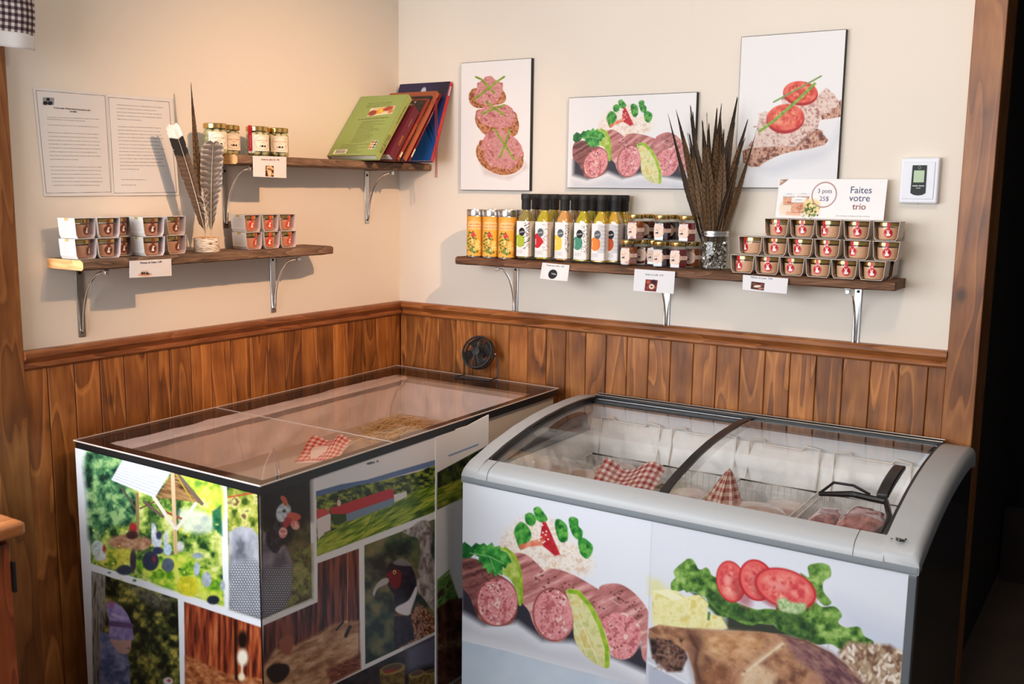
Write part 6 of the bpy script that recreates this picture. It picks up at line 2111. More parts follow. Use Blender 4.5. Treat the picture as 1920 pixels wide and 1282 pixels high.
def egg_jar(lbl, loc, rz, strip):
    t = thing('quail_egg_jar', lbl, 'jar', loc, rz, 'quail egg jars on the upper left shelf')
    m = MB(); m.lathe([(.0300, 0), (.0335, .003), (.0345, .010), (.0345, .060), (.0325, .068), (.0310, .071), (.0310, .076)], (0, 0, 0), 36); m.build('glass_jar', brine, t)
    m = MB(); m.lathe([(.0325, .0725), (.0338, .0738), (.0338, .0850), (.0325, .0870), (.0300, .0874), (.0288, .0862)], (0, 0, 0), 36); m.build('gold_lid', M['gold'], t, smooth_angle=30)
    m = MB(); rr = random.Random(int(loc[1] * 1000))
    for lay in range(4):
        for k in range(6):
            a_ = k * math.pi / 3 + lay * .5 + rr.uniform(-.15, .15); z = .0115 + lay * .0165
            mm = Matrix.Translation((.0205 * math.cos(a_), .0205 * math.sin(a_), z)) @ Euler((rr.uniform(-1, 1), rr.uniform(-1, 1), 0)).to_matrix().to_4x4()
            m.lathe([(.0001, -.0125), (.006, -.0108), (.0098, -.005), (.0105, .001), (.0088, .007), (.0050, .0112), (.0001, .0125)], (0, 0, 0), 10, mm, cap=False)
    m.build('quail_eggs', egg_m, t, smooth_angle=80)
    m = MB(); m.lathe([(.012, .004), (.0155, .006), (.0155, .066), (.012, .068)], (0, 0, 0), 16); m.build('brine', mat('pale_brine', (196, 190, 150), .4), t)
    # oval label
    m = MB(); m.smooth = False; r_ = .0350

    def P_(a_, z, e=0):
        return ((r_ + e) * math.sin(a_), -(r_ + e) * math.cos(a_), z)
    m.hue((240, 226, 206)); n = 24
    for i in range(n):
        a0 = -.85 + 1.7 * i / n; a1 = -.85 + 1.7 * (i + 1) / n
        m.add([P_(a0, .014), P_(a1, .014), P_(a1, .062), P_(a0, .062)], [(0, 1, 2, 3)])
    m.hue((120, 100, 80))
    for k in range(40):
        g0, g1 = 2 * math.pi * k / 40, 2 * math.pi * (k + 1) / 40
        m.add([P_(.72 * math.cos(g0), .039 + .021 * math.sin(g0), .0003), P_(.72 * math.cos(g1), .039 + .021 * math.sin(g1), .0003),
               P_(.70 * math.cos(g1), .039 + .0204 * math.sin(g1), .0003), P_(.70 * math.cos(g0), .039 + .0204 * math.sin(g0), .0003)], [(0, 1, 2, 3)])
    m.text('Oeufs de Cailles', lambda u, v: P_(u / r_, .0435 + v, .0004), .0040, (190, 110, 90))
    m.text('marinés', lambda u, v: P_(u / r_, .0378 + v, .0004), .0028, (170, 120, 100))
    m.hue((34, 32, 36))
    for (u0, w_, z0, h_) in ((-.010, .003, .027, .004), (-.006, .008, .026, .006), (.003, .007, .0265, .005), (-.009, .018, .0245, .0015), (.017, .003, .031, .002)):
        m.add([P_(u0 / r_, z0, .0004), P_((u0 + w_) / r_, z0, .0004), P_((u0 + w_ * .8) / r_, z0 + h_, .0004), P_((u0 + w_ * .2) / r_, z0 + h_ * .9, .0004)], [(0, 1, 2, 3)])
    m.build('label', M['paper'], t, smooth_angle=0, normals=False)
    if strip:
        m = MB(); m.smooth = False
        m.hue((244, 238, 232)); m.add([P_(-1.32, .008, .0006), P_(-.78, .008, .0006), P_(-.78, .066, .0006), P_(-1.32, .066, .0006)], [(0, 1, 2, 3)])
        m.hue((190, 28, 50)); m.add([P_(-1.28, .014, .0012), P_(-.92, .014, .0012), P_(-.92, .089, .0012), P_(-1.28, .089, .0012)], [(0, 1, 2, 3)])
        m.hue((232, 150, 150)); m.add([P_(-1.11, .022, .0016), P_(-1.06, .022, .0016), P_(-1.06, .060, .0016), P_(-1.11, .060, .0016)], [(0, 1, 2, 3)])
        so = m.build('red_seal_strip', M['print'], t, smooth_angle=0, normals=False)
    return t


egg_jar('jar of quail eggs, leftmost, partly behind the broad grey feather', (.090, -.940, ZU + .0006), 1.15, False)
egg_jar('jar of quail eggs set back with a dark red strip, second from the left', (.062, -.868, ZU + .0006), 1.35, True)
egg_jar('jar of quail eggs with a bright red strip, third from the left', (.098, -.787, ZU + .0006), 1.30, True)
egg_jar('jar of quail eggs, rightmost, above the price card', (.098, -.706, ZU + .0006), 1.05, False)


# ------------------------------------------------------------------ cookbooks leaning in the corner
def book(lbl, y, th, w, h, t, cover, spine_c, page=(236, 228, 216), x=.234, cover_draw=None, spine_text=(), extra=None, yaw=0.0, rough_=.35):
    b = thing('cookbook', lbl, 'book', (x, y, ZU + .0004 + t * math.sin(th)), 0, 'cookbooks leaning on the upper left shelf')
    b.rotation_euler = (-th, 0, yaw)
    cv = min(.0026, t * .25)
    m = MB(); m.hue(page)
    m.box(-w + .004, -cv, cv, t - cv, .004, h - .004)
    for k in range(int(t * 900)):
        m.hue(tuple(c * .86 for c in page)); yy = cv + .0008 + k * .0011
        if yy < t - cv - .001:
            m.box(-w + .006, -cv - .002, yy, yy + .0002, .0036, h - .0036)
    m.build('pages', M['paper'], b, smooth_angle=0)
    m = MB(); m.hue(cover)
    m.box(-w, 0, 0, cv, 0, h); m.box(-w, 0, t - cv, t, 0, h)
    m.hue(spine_c)
    n = 6
    pr = [(-cv, 0), (-cv * .2, 0), (0, cv * .6), (.0004, t / 2), (0, t - cv * .6), (-cv * .2, t), (-cv, t)]
    m.prism(pr, 2, 0, h)
    for (s_, z_, hh, c_) in spine_text:
        m.text(s_, lambda u, v: (.0010, t / 2 - v + hh / 2 * 0 + hh * .5, z_ + u), hh, c_)
    if extra:
        extra(m, w, h, t)
    m.build('cover', M['print'], b, smooth_angle=0)
    if cover_draw:
        nx, ny = 220, 290
        S = quadS((-w, -.0005, h), (-.0005, -.0005, h), (-.0005, -.0005, 0), (-w, -.0005, 0), nx, ny)
        u, v = sgrid(nx, ny)
        A = Art(u * 100, v * 100 * h / w, white=(255, 255, 255), base=cover, gain=.9)
        cover_draw(A, 100 * h / w)
        art_obj('cover_print', S, A, M['print'], b)
    return b


def g_cover(A, H_):
    A.all(ramp([(140, 158, 84), (152, 170, 94)], 60, seed=3))
    A.poly([(36, 28), (86, 24), (88, 41), (38, 46)], (226, 214, 180), soft=.8)
    for (x, y, a_, b_, c) in ((46, 38, 9, 6, (150, 60, 40)), (60, 34, 8, 6, (230, 160, 40)), (62, 34, 3, 3, (250, 215, 80)), (74, 30, 10, 5, (170, 70, 50)), (82, 36, 5, 4, (200, 120, 70)), (52, 30, 6, 3, (222, 190, 150))):
        A.ell(x, y, a_, b_, c, soft=1.4, ang=-10)
    ink = (70, 84, 38)
    for i in range(3):
        A.scrib(26, 17 + i * 4, 74, 16 + i * 4, 1.6, ink, seed=i)
    A.scrib(22, 52, 86, 49, 1.8, (40, 48, 24), seed=7)
    for i in range(15):
        A.scrib(34, 57 + i * 3.1, 34 + random.Random(i).uniform(22, 52), 56.5 + i * 3.1, 1.3, ink, seed=20 + i)
    for i in range(6):
        A.scrib(18, 106 + i * 3.2, 18 + random.Random(i).uniform(30, 62), 105 + i * 3.2, 1.3, ink, seed=50 + i)
    A.poly([(9, H_ - 12), (36, H_ - 13), (36, H_ - 4), (9, H_ - 3)], (240, 236, 214), soft=.5)
    for i in range(14):
        A.line([(13 + i * 1.5, H_ - 11), (13 + i * 1.5, H_ - 5)], .8 if i % 3 else .4, (30, 30, 30), soft=.3)
    A.poly([(78, H_ - 30), (90, H_ - 30), (90, H_ - 13), (78, H_ - 13)], (236, 226, 200), soft=.5)
    for i, c in enumerate([(180, 60, 50), (50, 100, 90), (226, 130, 60), (40, 60, 70), (200, 90, 60), (60, 110, 110)]):
        A.ell(81 + (i % 2) * 6, H_ - 27 + (i // 2) * 5.4, 2.6, 2.2, c, soft=.6)


book('green cookbook with barcode and food photo, frontmost of the leaning row', -.386, .69, .2128, .2723, .0252, (150, 168, 92), (158, 174, 98), cover_draw=g_cover, x=.2176,
     spine_text=[('La cuisine verte', .19, .0085, (86, 102, 50)), ('RECETTES', .06, .012, (70, 86, 44))])
book('thick maroon cookbook behind the green one', -.336, .68, .16, .2155, .0338, (92, 26, 40), (104, 28, 44), spine_text=[('GIBIER', .075, .010, (206, 140, 50)), ('petit gibier', .155, .0055, (190, 150, 150))])


def cons_x(m, w, h, t):
    m.hue((40, 34, 32)); m.box(-w * .75, -.004, -.0008, -.0002, h * .60, h * .97)
    rr = random.Random(3)
    for k in range(60):
        m.hue(rr.choice([(120, 100, 90), (80, 66, 60), (200, 180, 160), (150, 70, 60), (30, 26, 26)]))
        x_ = -rr.uniform(.01, w * .72); z_ = h * rr.uniform(.62, .94); s_ = rr.uniform(.003, .008)
        m.box(x_ - s_, x_, -.0012, -.0009, z_, z_ + s_)
    m.hue((226, 140, 90)); m.box(-w * .95, -w * .78, -.0010, -.0004, h * .86, h * .97)
    m.hue((226, 214, 190)); m.box(.0008, .0012, t * .25, t * .8, .012, .034)


book('rust red cookbook titled CONSERVES with dark picture on its cover', -.294, .68, .17, .2699, .0140, (134, 52, 34), (150, 56, 38), spine_text=[('CONSERVES', .125, .0085, (220, 120, 60))], extra=cons_x, x=.2335)
book('thin black-spined cookbook between the rust red and orange-brown ones', -.2755, .66, .20, .2835, .0062, (34, 30, 28), (38, 34, 32), spine_text=[('Encyclopédie gourmande', .165, .0042, (206, 196, 170))], x=.2335)


def or_c(A, H_):
    A.poly([(6, 10), (94, 10), (94, H_ - 6), (6, H_ - 6)], (52, 38, 34), soft=1)


book('tall orange-brown bordered cookbook rising behind the green one', -.2655, .66, .2126, .3005, .0165, (160, 84, 50), (176, 96, 56), cover_draw=or_c, x=.2394)
book('dark red cookbook with white spine sticker, next to the navy one', -.2385, .655, .20, .3003, .0060, (120, 24, 32), (130, 26, 36), spine_text=[('La Cuisine du Québec', .19, .0042, (226, 200, 190))], x=.2384,
     extra=lambda m, w, h, t: (m.hue((228, 220, 200)), m.box(.0008, .0014, 0, t, .018, .052)))


def nv_c(A, H_):
    A.all(lgrad((50, 20), (50, 90), (44, 38, 74), (34, 84, 156)))
    A.poly([(48, 10), (56, 10), (58, 30), (56, 60), (50, 60), (46, 30)], (190, 196, 214), soft=1, smooth=True)
    A.poly([(70, 0), (100, 0), (100, 22), (86, 28)], (36, 30, 46), soft=8, al=.8)


book('large navy blue cookbook with red spine standing against the right wall', -.1335, .386, .2279, .3001, .0188, (36, 60, 120), (206, 42, 40), cover_draw=nv_c, x=.2503,
     spine_text=[('Le Grand Livre', .155, .0075, (240, 120, 40))], extra=lambda m, w, h, t: (m.hue((210, 214, 226)), m.box(.0008, .0014, t * .3, t * .7, h - .05, h - .015)))
# ribbon bookmark hanging over the shelf edge
m = MB()
for dx in (0, .006):
    P_ = [at(817 + dx * 300, 184, 0, .262), at(816 + dx * 500, 215, 0, .268), at(817 + dx * 600, 260, 0, .268), at(817 + dx * 300, 300, 0, .266), at(816 + dx * 500, 333, 0, .262)]
    pts = []
    for i in range(len(P_) - 1):
        for k in range(6):
            pts.append(P_[i] + (P_[i + 1] - P_[i]) * k / 6)
    pts.append(P_[-1])
    vs = []
    for i, p_ in enumerate(pts):
        wv = .0019
        vs += [(p_[0], p_[1] - wv, p_[2]), (p_[0], p_[1] + wv, p_[2]), (p_[0] + .0006, p_[1] + wv, p_[2]), (p_[0] + .0006, p_[1] - wv, p_[2])]
    n = len(pts)
    m.add(vs, [(i * 4 + k, i * 4 + (k + 1) % 4, (i + 1) * 4 + (k + 1) % 4, (i + 1) * 4 + k) for i in range(n - 1) for k in range(4)] + [(0, 1, 2, 3), ((n - 1) * 4, (n - 1) * 4 + 1, (n - 1) * 4 + 2, (n - 1) * 4 + 3)])
tag(m.build('bookmark_ribbon', mat('red_ribbon', (140, 16, 30), .5, noise=.05), smooth_angle=0), 'red ribbon bookmark hanging down in front of the cookbooks', 'bookmark')


# ------------------------------------------------------------------ feathers
def feather_mesh(L, wd, style, seed, bend=.08, twist=.3):
    """feather standing on its quill at the origin, blade in the xz plane"""
    m = MB(); m.smooth = True
    rr = random.Random(seed)
    nv = 84; nu = 9
    rows = []
    z0 = .10 * L
    for j in range(nv):
        t = j / (nv - 1)
        z = z0 + (L - z0) * t
        if style == 'tail':
            wl = wd * (.35 + .65 * min(1, t * 3)) * (1 - max(0, (t - .40) / .60)) ** 1.15 + .0007
            wr = wl * .92
        elif style == 'broad':
            wl = wd * (.30 + .70 * min(1, t * 1.9) ** .9) * (1 - max(0, (t - .90) / .10) ** 2.2 * .75)
            wr = wl * .95
        else:
            wl = wd * (.45 + .55 * min(1, t * 2)) * (1 - max(0, (t - .94) / .06) ** 2 * .35)
            wr = wl * .62
        jl = 1 - .16 * rr.random() * (1 if rr.random() > .7 else .25); jr = 1 - .16 * rr.random() * (1 if rr.random() > .7 else .25)
        bx_ = bend * L * t * t
        for i in range(nu):
            s = -1 + 2 * i / (nu - 1)
            w_ = wl * jl * -s if s < 0 else wr * jr * s
            w_ = -w_ if s < 0 else w_
            zz = z + abs(s) * wd * .9 * (1 if style != 'tail' else 1.4) * (1 - t * .7) - (.002 if abs(s) > .8 else 0)
            yv = .0016 * (1 - s * s) + twist * .01 * s * t
            rows.append((bx_ + w_, yv, zz))
            a_ = abs(s)
            if style == 'tail':
                ph = (t * 21 + a_ * -.45 * (1 if s < 0 else .9)) % 1
                base = ((116, 80, 44), (66, 47, 32), (106, 76, 44))[seed % 3] if a_ > .12 else (80, 58, 36)
                c = (26, 20, 17) if ph < .26 - .10 * a_ else base
                if t > .78:
                    c = tuple(q * .55 for q in c)
            elif style == 'broad':
                ph = (t * 15 + a_ * .9 + .15 * math.sin(9 * t + s * 2)) % 1
                c = (176, 160, 148) if ph < .16 and a_ > .3 else (86, 74, 66) if ph < .6 else (108, 94, 84)
                if a_ > .9:
                    c = (190, 176, 162) if ph < .5 else (120, 104, 92)
            else:
                c = (84, 62, 48) if t < .70 else (22, 18, 18) if t < .87 else (240, 236, 230)
                if t < .70 and ((t * 22 + a_ * .6) % 1) < .25:
                    c = (104, 82, 66)
            m.c[len(m.v) + len(rows) - 1] = tuple(float(q) for q in lin(c))
    fs = [(j * nu + i, j * nu + i + 1, (j + 1) * nu + i + 1, (j + 1) * nu + i) for j in range(nv - 1) for i in range(nu - 1)]
    m.add(rows, fs)
    q = MB.hue(m, (206, 190, 160) if style != 'tail' else (90, 70, 48))
    m.tube([(bend * L * max(0, (t * L - z0) / (L - z0)) ** 2, -.0008, t * L) for t in np.linspace(0, .97, 24)], [.0015 * (1 - .9 * t) + .0003 for t in np.linspace(0, 1, 24)], n=6)
    m.cur = None
    return m


FM = mat('feather_vane', rough=.75, attr=True, sheen=.2)
jar = thing('mason_jar', 'clear glass preserving jar with metal band holding the pheasant feathers', 'jar', (1.283, -.073, ZS + .001))
m = MB(); m.lathe([(.040, 0), (.0430, .004), (.0445, .012), (.0445, .082), (.0425, .092), (.0395, .098), (.0390, .112)], (0, 0, 0), 40, cap=False); m.lathe([(.001, .003), (.040, .003)], (0, 0, 0), 40, cap=False)
m.build('glass_body', M['jar'], jar)
m = MB(); m.lathe([(.0405, .0985), (.0418, .1000), (.0418, .1050), (.0405, .1065), (.0418, .1080), (.0418, .1150), (.0400, .1165), (.0375, .1165), (.0370, .1080), (.0370, .0990)], (0, 0, 0), 40, cap=False)
m.build('metal_band', M['steel'], jar, smooth_angle=30)
# silvery stones or glass chips inside
m = MB(); rr = random.Random(8)
for k in range(620):
    a_ = rr.uniform(0, 6.283); q_ = .0405 * rr.random() ** .35; z_ = rr.uniform(.006, .082)
    s_ = rr.uniform(.0012, .0036)
    m.hue(rr.choice([(210, 200, 190), (150, 138, 128), (90, 78, 70), (235, 230, 225), (60, 50, 44)]))
    mm = Matrix.Translation((q_ * math.cos(a_) * .9, q_ * math.sin(a_) * .9, z_)) @ Euler((rr.uniform(0, 3), rr.uniform(0, 3), 0)).to_matrix().to_4x4()
    m.box(-s_, s_, -s_ * .7, s_ * .7, -s_ * .15, s_ * .15, mm)
st_ = m.build('silvery_chips', mat('silvery_chips', rough=.35, metal=.25, attr=True), jar, smooth_angle=0); st_['kind'] = 'stuff'

protos = [feather_mesh(.34, .0165, 'tail', 1, .03), feather_mesh(.34, .0180, 'tail', 2, -.04), feather_mesh(.34, .0150, 'tail', 3, .05)]
fobj = []
TIPS = [  # tip px, py, depth
    (1249, 214, -.10), (1275, 204, -.085), (1287, 212, -.06), (1290, 199, -.10), (1302, 212, -.05), (1308, 228, -.095), (1322, 232, -.07), (1331, 212, -.11), (1341, 194, -.085), (1339, 203, -.055),
    (1361, 210, -.10), (1352, 232, -.055), (1376, 182, -.075), (1364, 242, -.11), (1390, 222, -.06), (1393, 258, -.10), (1424, 243, -.085), (1318, 255, -.11), (1345, 250, -.065), (1298, 250, -.11), (1383, 262, -.07), (1284, 250, -.065), (1326, 225, -.12), (1370, 228, -.06)]
rr = random.Random(21)
for i, (px, py, yy) in enumerate(TIPS):
    tip = Vector(at(px, py, 1, yy))
    sx = (px - 1332) / 90
    base = Vector((1.283 + .022 * sx * .5 - .004 + rr.uniform(-.012, .012), -.073 + (yy + .08) * .25 + rr.uniform(-.008, .008), ZS + .022 + rr.uniform(0, .012)))
    d = tip - base
    if i < 3:
        o = protos[i].build('pheasant_feather', FM, smooth_angle=80, normals=False); fobj.append(o)
    else:
        o = fobj[i % 3].copy(); C.objects.link(o)
    zq = d.to_track_quat('Z', 'Y')
    vv = zq.to_matrix().inverted() @ (Vector(CAM) - base)
    spin = math.atan2(vv.x, -vv.y) + rr.uniform(-.6, .6)
    o.rotation_euler = (zq.to_matrix().to_4x4() @ Matrix.Rotation(spin, 4, 'Z')).to_euler()
    o.location = base
    k = d.length / .343
    o.scale = ((1.1, .9, 1.15, .75)[i % 4] if i not in (0, 16) else .55, 1, k)
    rank = sorted(TIPS).index(TIPS[i])
    nth = ['farthest left', 'second', 'third', 'fourth', 'fifth', 'sixth', 'seventh', 'eighth', 'ninth', 'tenth', 'eleventh', 'twelfth', 'thirteenth', 'fourteenth', 'fifteenth', 'sixteenth',
           'seventeenth', 'eighteenth', 'nineteenth', 'twentieth', 'third from the right', 'second from the right', 'last but one', 'farthest right, over the tomato picture'][rank]
    if 0 < rank < 20:
        nth += ' from the left'
    if rank == 20:
        nth = 'fourth from the right'
    elif rank == 21:
        nth = 'third from the right'
    elif rank == 22:
        nth = 'second from the right'
    tag(o, f'barred pheasant tail feather in the glass jar, tip {nth}', 'feather', 'pheasant feathers in the glass jar')

# birch slice holder with three feathers on the low left shelf
BH = (.090, -.985)
b = thing('birch_holder', 'short slice of white birch log holding the three feathers', 'holder', (BH[0], BH[1], ZL + .0006))
m = MB(); m.lathe([(.0355, 0), (.0368, .003), (.0362, .020), (.0366, .038), (.0350, .0405)], (0, 0, 0), 36)
m.v = [(x * (1 + .03 * math.sin(3 * math.atan2(y, x))), y * (1 + .03 * math.sin(3 * math.atan2(y, x))), z) for x, y, z in m.v]
bk_ = bpy.data.materials.new('birch_bark'); bk_.use_nodes = True
nt = bk_.node_tree; nd = nt.nodes; lk = nt.links
tc_ = nd.new('ShaderNodeTexCoord'); mp_ = nd.new('ShaderNodeMapping'); mp_.inputs['Scale'].default_value = (1, 1, 6); lk.new(tc_.outputs['Object'], mp_.inputs[0])
nz_ = nd.new('ShaderNodeTexNoise'); nz_.inputs['Scale'].default_value = 55; nz_.inputs['Detail'].default_value = 4; lk.new(mp_.outputs[0], nz_.inputs['Vector'])
rp_ = nd.new('ShaderNodeValToRGB'); e_ = rp_.color_ramp.elements; e_[0].position = .34; e_[0].color = rgb(90, 66, 48); e_[1].position = .60; e_[1].color = rgb(232, 222, 208); x_ = e_.new(.44); x_.color = rgb(206, 186, 162)
lk.new(nz_.outputs['Fac'], rp_.inputs[0]); lk.new(rp_.outputs[0], nd['Principled BSDF'].inputs['Base Color']); nd['Principled BSDF'].inputs['Roughness'].default_value = .8
m.build('bark', bk_, b)
m = MB(); m.lathe([(.0335, .0400), (.0335, .0412), (.002, .0414)], (0, 0, 0), 36); m.build('cut_top', M['endgrain'], b)


def standing(name, style, base, tip, wd, seed, bend, spin, lbl):
    d = Vector(tip) - Vector(base)
    mm = feather_mesh(d.length, wd, style, seed, bend)
    o = mm.build(name, FM, smooth_angle=80, normals=False)
    zq = d.to_track_quat('Z', 'Y')
    o.rotation_euler = (zq.to_matrix().to_4x4() @ Matrix.Rotation(spin, 4, 'Z')).to_euler()
    o.location = base
    tag(o, lbl, 'feather', 'feathers in the birch holder')
    return o


FB = [BH[0], BH[1], ZL + .030]


def face(base, tip):
    """spin that turns the blade towards the camera"""
    d = (Vector(tip) - Vector(base)); q = d.to_track_quat('Z', 'Y').to_matrix()
    v_ = q.inverted() @ (Vector(CAM) - Vector(base)); return math.atan2(v_.x, -v_.y)


tp = [float(k) for k in at(352, 157, 0, .075)]
standing('pheasant_feather', 'tail', FB, tp, .0125, 11, .02, face(FB, tp), 'long thin barred pheasant feather rising highest from the birch holder')
tp = [float(k) for k in at(337, 233, 0, .095)]
fb2 = [FB[0] + .008, FB[1] - .004, FB[2]]
standing('turkey_feather', 'turkey', fb2, tp, .0250, 12, -.05, face(fb2, tp) + .15, 'brown feather with black band and white tip in the birch holder')
tp = [float(k) for k in at(394, 268, 0, .110)]
fb3 = [FB[0] + .014, FB[1] + .006, FB[2]]
standing('turkey_feather', 'broad', fb3, tp, .0330, 13, .03, face(fb3, tp) - .1, 'broad grey-brown feather with pale edges, in front of the egg jars')
m = MB(); rr = random.Random(31)
for k in range(70):
    t_ = rr.random(); cx, cy, cz = FB[0] + .02, FB[1] - .012 - .012 * t_, FB[2] + .03 + .11 * t_
    m.hue(rr.choice([(226, 214, 200), (190, 172, 156), (120, 100, 86), (240, 232, 222)]))
    d = Vector((rr.uniform(-.4, .5), rr.uniform(-1, .6), rr.uniform(.2, 1.2))).normalized() * rr.uniform(.012, .032)
    p = Vector((cx, cy, cz))
    m.tube([p, p + d * .5 + Vector((0, 0, .004)), p + d], [.0007, .0005, .0002], n=3)
m.hue((226, 206, 180)); m.tube([(FB[0] + .016, FB[1] - .005, ZL + .045), (FB[0] + .022, FB[1] - .012, ZL + .10), (FB[0] + .020, FB[1] - .028, ZL + .165)], [.0014, .0010, .0003], n=5)
tag(m.build('downy_feather', FM, smooth_angle=0, normals=False), 'small tousled downy feather low among the feathers in the birch holder', 'feather', 'feathers in the birch holder')

# ------------------------------------------------------------------ trio sign
a_, b_, c_, d_ = [at(*q, 1, -.045) for q in ((1461, 334), (1663, 334), (1657, 408.5), (1454, 403))]
zb = ZS + .0008 + 3 * .0530 - .0008
sx0, sx1 = float(d_[0]), float(c_[0]); sz1 = float(a_[2])
sg = thing('trio_sign', 'white cardboard offer sign leaning on the wall on top of the terrine pots', 'sign', ((sx0 + sx1) / 2, -.046, zb))
sg.rotation_euler = (-.16, 0, 0)
hs = (sz1 - zb) * 1.0; ws = sx1 - sx0
S = quadS((-ws / 2 + .004, -.0008, hs), (ws / 2, -.0008, hs), (ws / 2, -.0008, 0), (-ws / 2, -.0008, 0), 330, 130)
u, v = sgrid(330, 130)
A = Art(1461 + 202 * u, 334 + 74 * v, white=(255, 255, 255), base=(250, 249, 250), gain=.92).frame(1350, 320, 1 / 5.333)
A.poly([(585, 80), (680, 80), (620, 130), (580, 150)], ramp([(160, 120, 105), (196, 160, 145)], 20, seed=1), soft=2)
A.ell(605, 100, 18, 14, (214, 196, 186), soft=3)
A.poly([(630, 320), (720, 300), (1000, 330), (1040, 370), (1000, 440), (690, 440), (630, 420)], (244, 226, 206), soft=16, smooth=True)
A.poly([(700, 400), (850, 405), (850, 440), (700, 438)], (240, 190, 160), soft=6)
for (x, y, w_, h_) in ((645, 205, 130, 130), (790, 200, 130, 120), (738, 262, 150, 150)):
    A.poly([(x, y + 50), (x + w_, y + 50), (x + w_ - 12, y + h_), (x + 12, y + h_)], ramp([(196, 120, 96), (236, 190, 160), (220, 150, 120)], 26, seed=x), soft=3)
    A.poly([(x, y + 4), (x + w_, y + 4), (x + w_, y + 52), (x, y + 52)], (244, 242, 242), soft=3, smooth=False)
    A.ell(x + w_ / 2, y + 6, w_ / 2, 12, (250, 249, 250), soft=2); A.line([(x + w_ * .3, y + 22), (x + w_ * .7, y + 22)], 4, (150, 140, 150))
    A.line([(x, y + 52), (x + w_, y + 52)], 3, (90, 70, 70)); A.line([(x + 12, y + h_), (x + w_ - 12, y + h_)], 3, (120, 90, 84))
A.poly([(870, 300), (990, 280), (1040, 340), (1000, 420), (900, 400)], (250, 224, 160), soft=16, smooth=True)
for k in range(60):
    r_ = random.Random(k); A.ell(945 + r_.gauss(0, 38), 385 + r_.gauss(0, 36), r_.uniform(8, 18), r_.uniform(4, 9), r_.choice([(70, 96, 50), (104, 130, 70), (140, 160, 100), (60, 80, 44), (226, 206, 140)]), ang=r_.uniform(0, 180), soft=2.5)
A.line([(1065 + 122 * math.cos(g), 230 + 122 * math.sin(g)) for g in np.linspace(0, 6.2832, 40)], 13, (186, 152, 148), soft=2)
A.ell(1605, 102, 4, 4, (210, 210, 215)); 0


def sp(px, py):
    """sign coordinates of a point read in the enlarged view"""
    X_ = 1350 + px / 5.333; Y_ = 320 + py / 5.333
    return (-ws / 2 + ws * (X_ - 1458) / 204, hs * (1 - (Y_ - 333.5) / 74))


tx = []
for s_, px, py, hh, c in (('Faites', 1420, 208, .0188, (72, 74, 118)), ('votre', 1414, 286, .0188, (72, 74, 118)), ('trio', 1418, 366, .0178, (190, 140, 140)), ('3 pots', 1063, 210, .0118, (96, 92, 108)), ('25$', 1063, 288, .0128, (110, 104, 130)),
                          ('Une mousse, un bisque et deux rillettes', 1365, 436, .0042, (176, 170, 176))):
    V, F = text2d(s_); x0, z0 = sp(px, py); k = hh / .69
    bold = (0,) if s_ != 'trio' else (0, .0006, -.0006)
    for bo_ in bold:
        tx.append(([(x0 + x * k * .96 + bo_, -.0014 - abs(bo_) * .1, z0 + y * k) for x, y in V], F, c))
art_obj('printed_face', S, A, M['paper'], sg, tx)
m = MB(); m.box(-ws / 2, ws / 2, -.0004, .0026, 0, hs); m.build('card', M['whitecard'], sg, smooth_angle=0)

# ------------------------------------------------------------------ thermostat
th = thing('thermostat', 'white square wall thermostat with green screen beside the right post', 'thermostat', (1.8425, 0, 1.449))
m = MB(); m.box(-.050, .050, -.024, 0, 0, .124); m.build('housing', mat('white_plastic', (226, 228, 236), .4, noise=.02), th, smooth_angle=0, bevel=.005, seg=3)
m = MB(); m.box(-.0425, .0395, -.0262, -.0235, .012, .113); m.build('front_plate', mat('white_plastic_plate', (222, 225, 234), .4, noise=.02), th, smooth_angle=0, bevel=.004, seg=3)
m = MB(); pts = [(-.0195, .0285), (-.012, .0235), (0, .0215), (.012, .0235), (.0195, .0285), (.0185, .103), (-.0185, .103)]
m.prism(pts, 1, -.0275, -.026); m.build('dark_panel', mat('dark_green_panel', (22, 30, 29), .6, noise=.05), th, smooth_angle=0)
m = MB(); m.box(-.0135, .0135, -.0285, -.0274, .057, .089); m.build('screen', mat('lcd_screen', (150, 176, 128), .3, noise=.04, nscale=40), th, smooth_angle=0)
m = MB(); m.hue((214, 218, 220))
for (a_, b_, z_) in ((-.0150, -.0105, .0462), (-.0098, -.0040, .0462), (-.0034, -.0010, .0462), (.0014, .0060, .0462), (.0066, .0100, .0462), (.0106, .0150, .0462), (-.0055, -.0010, .0408), (-.0004, .0060, .0408)):
    m.box(a_, b_, -.0281, -.0276, z_, z_ + (.0026 if z_ > .045 else .0016))
m.hue((200, 205, 205)); m.tube([(.0035 * math.cos(g), -.0280, .0965 + .0035 * math.sin(g)) for g in np.linspace(0, 6.28, 14)[:-1]], .0004, n=4, closed=True)
m.build('lettering', M['paper'], th, smooth_angle=0)
m = MB(); m.box(-.0015, .0015, -.0130, -.0115, -.0015, .001); m.build('release_tab', M['black'], th, smooth_angle=0)

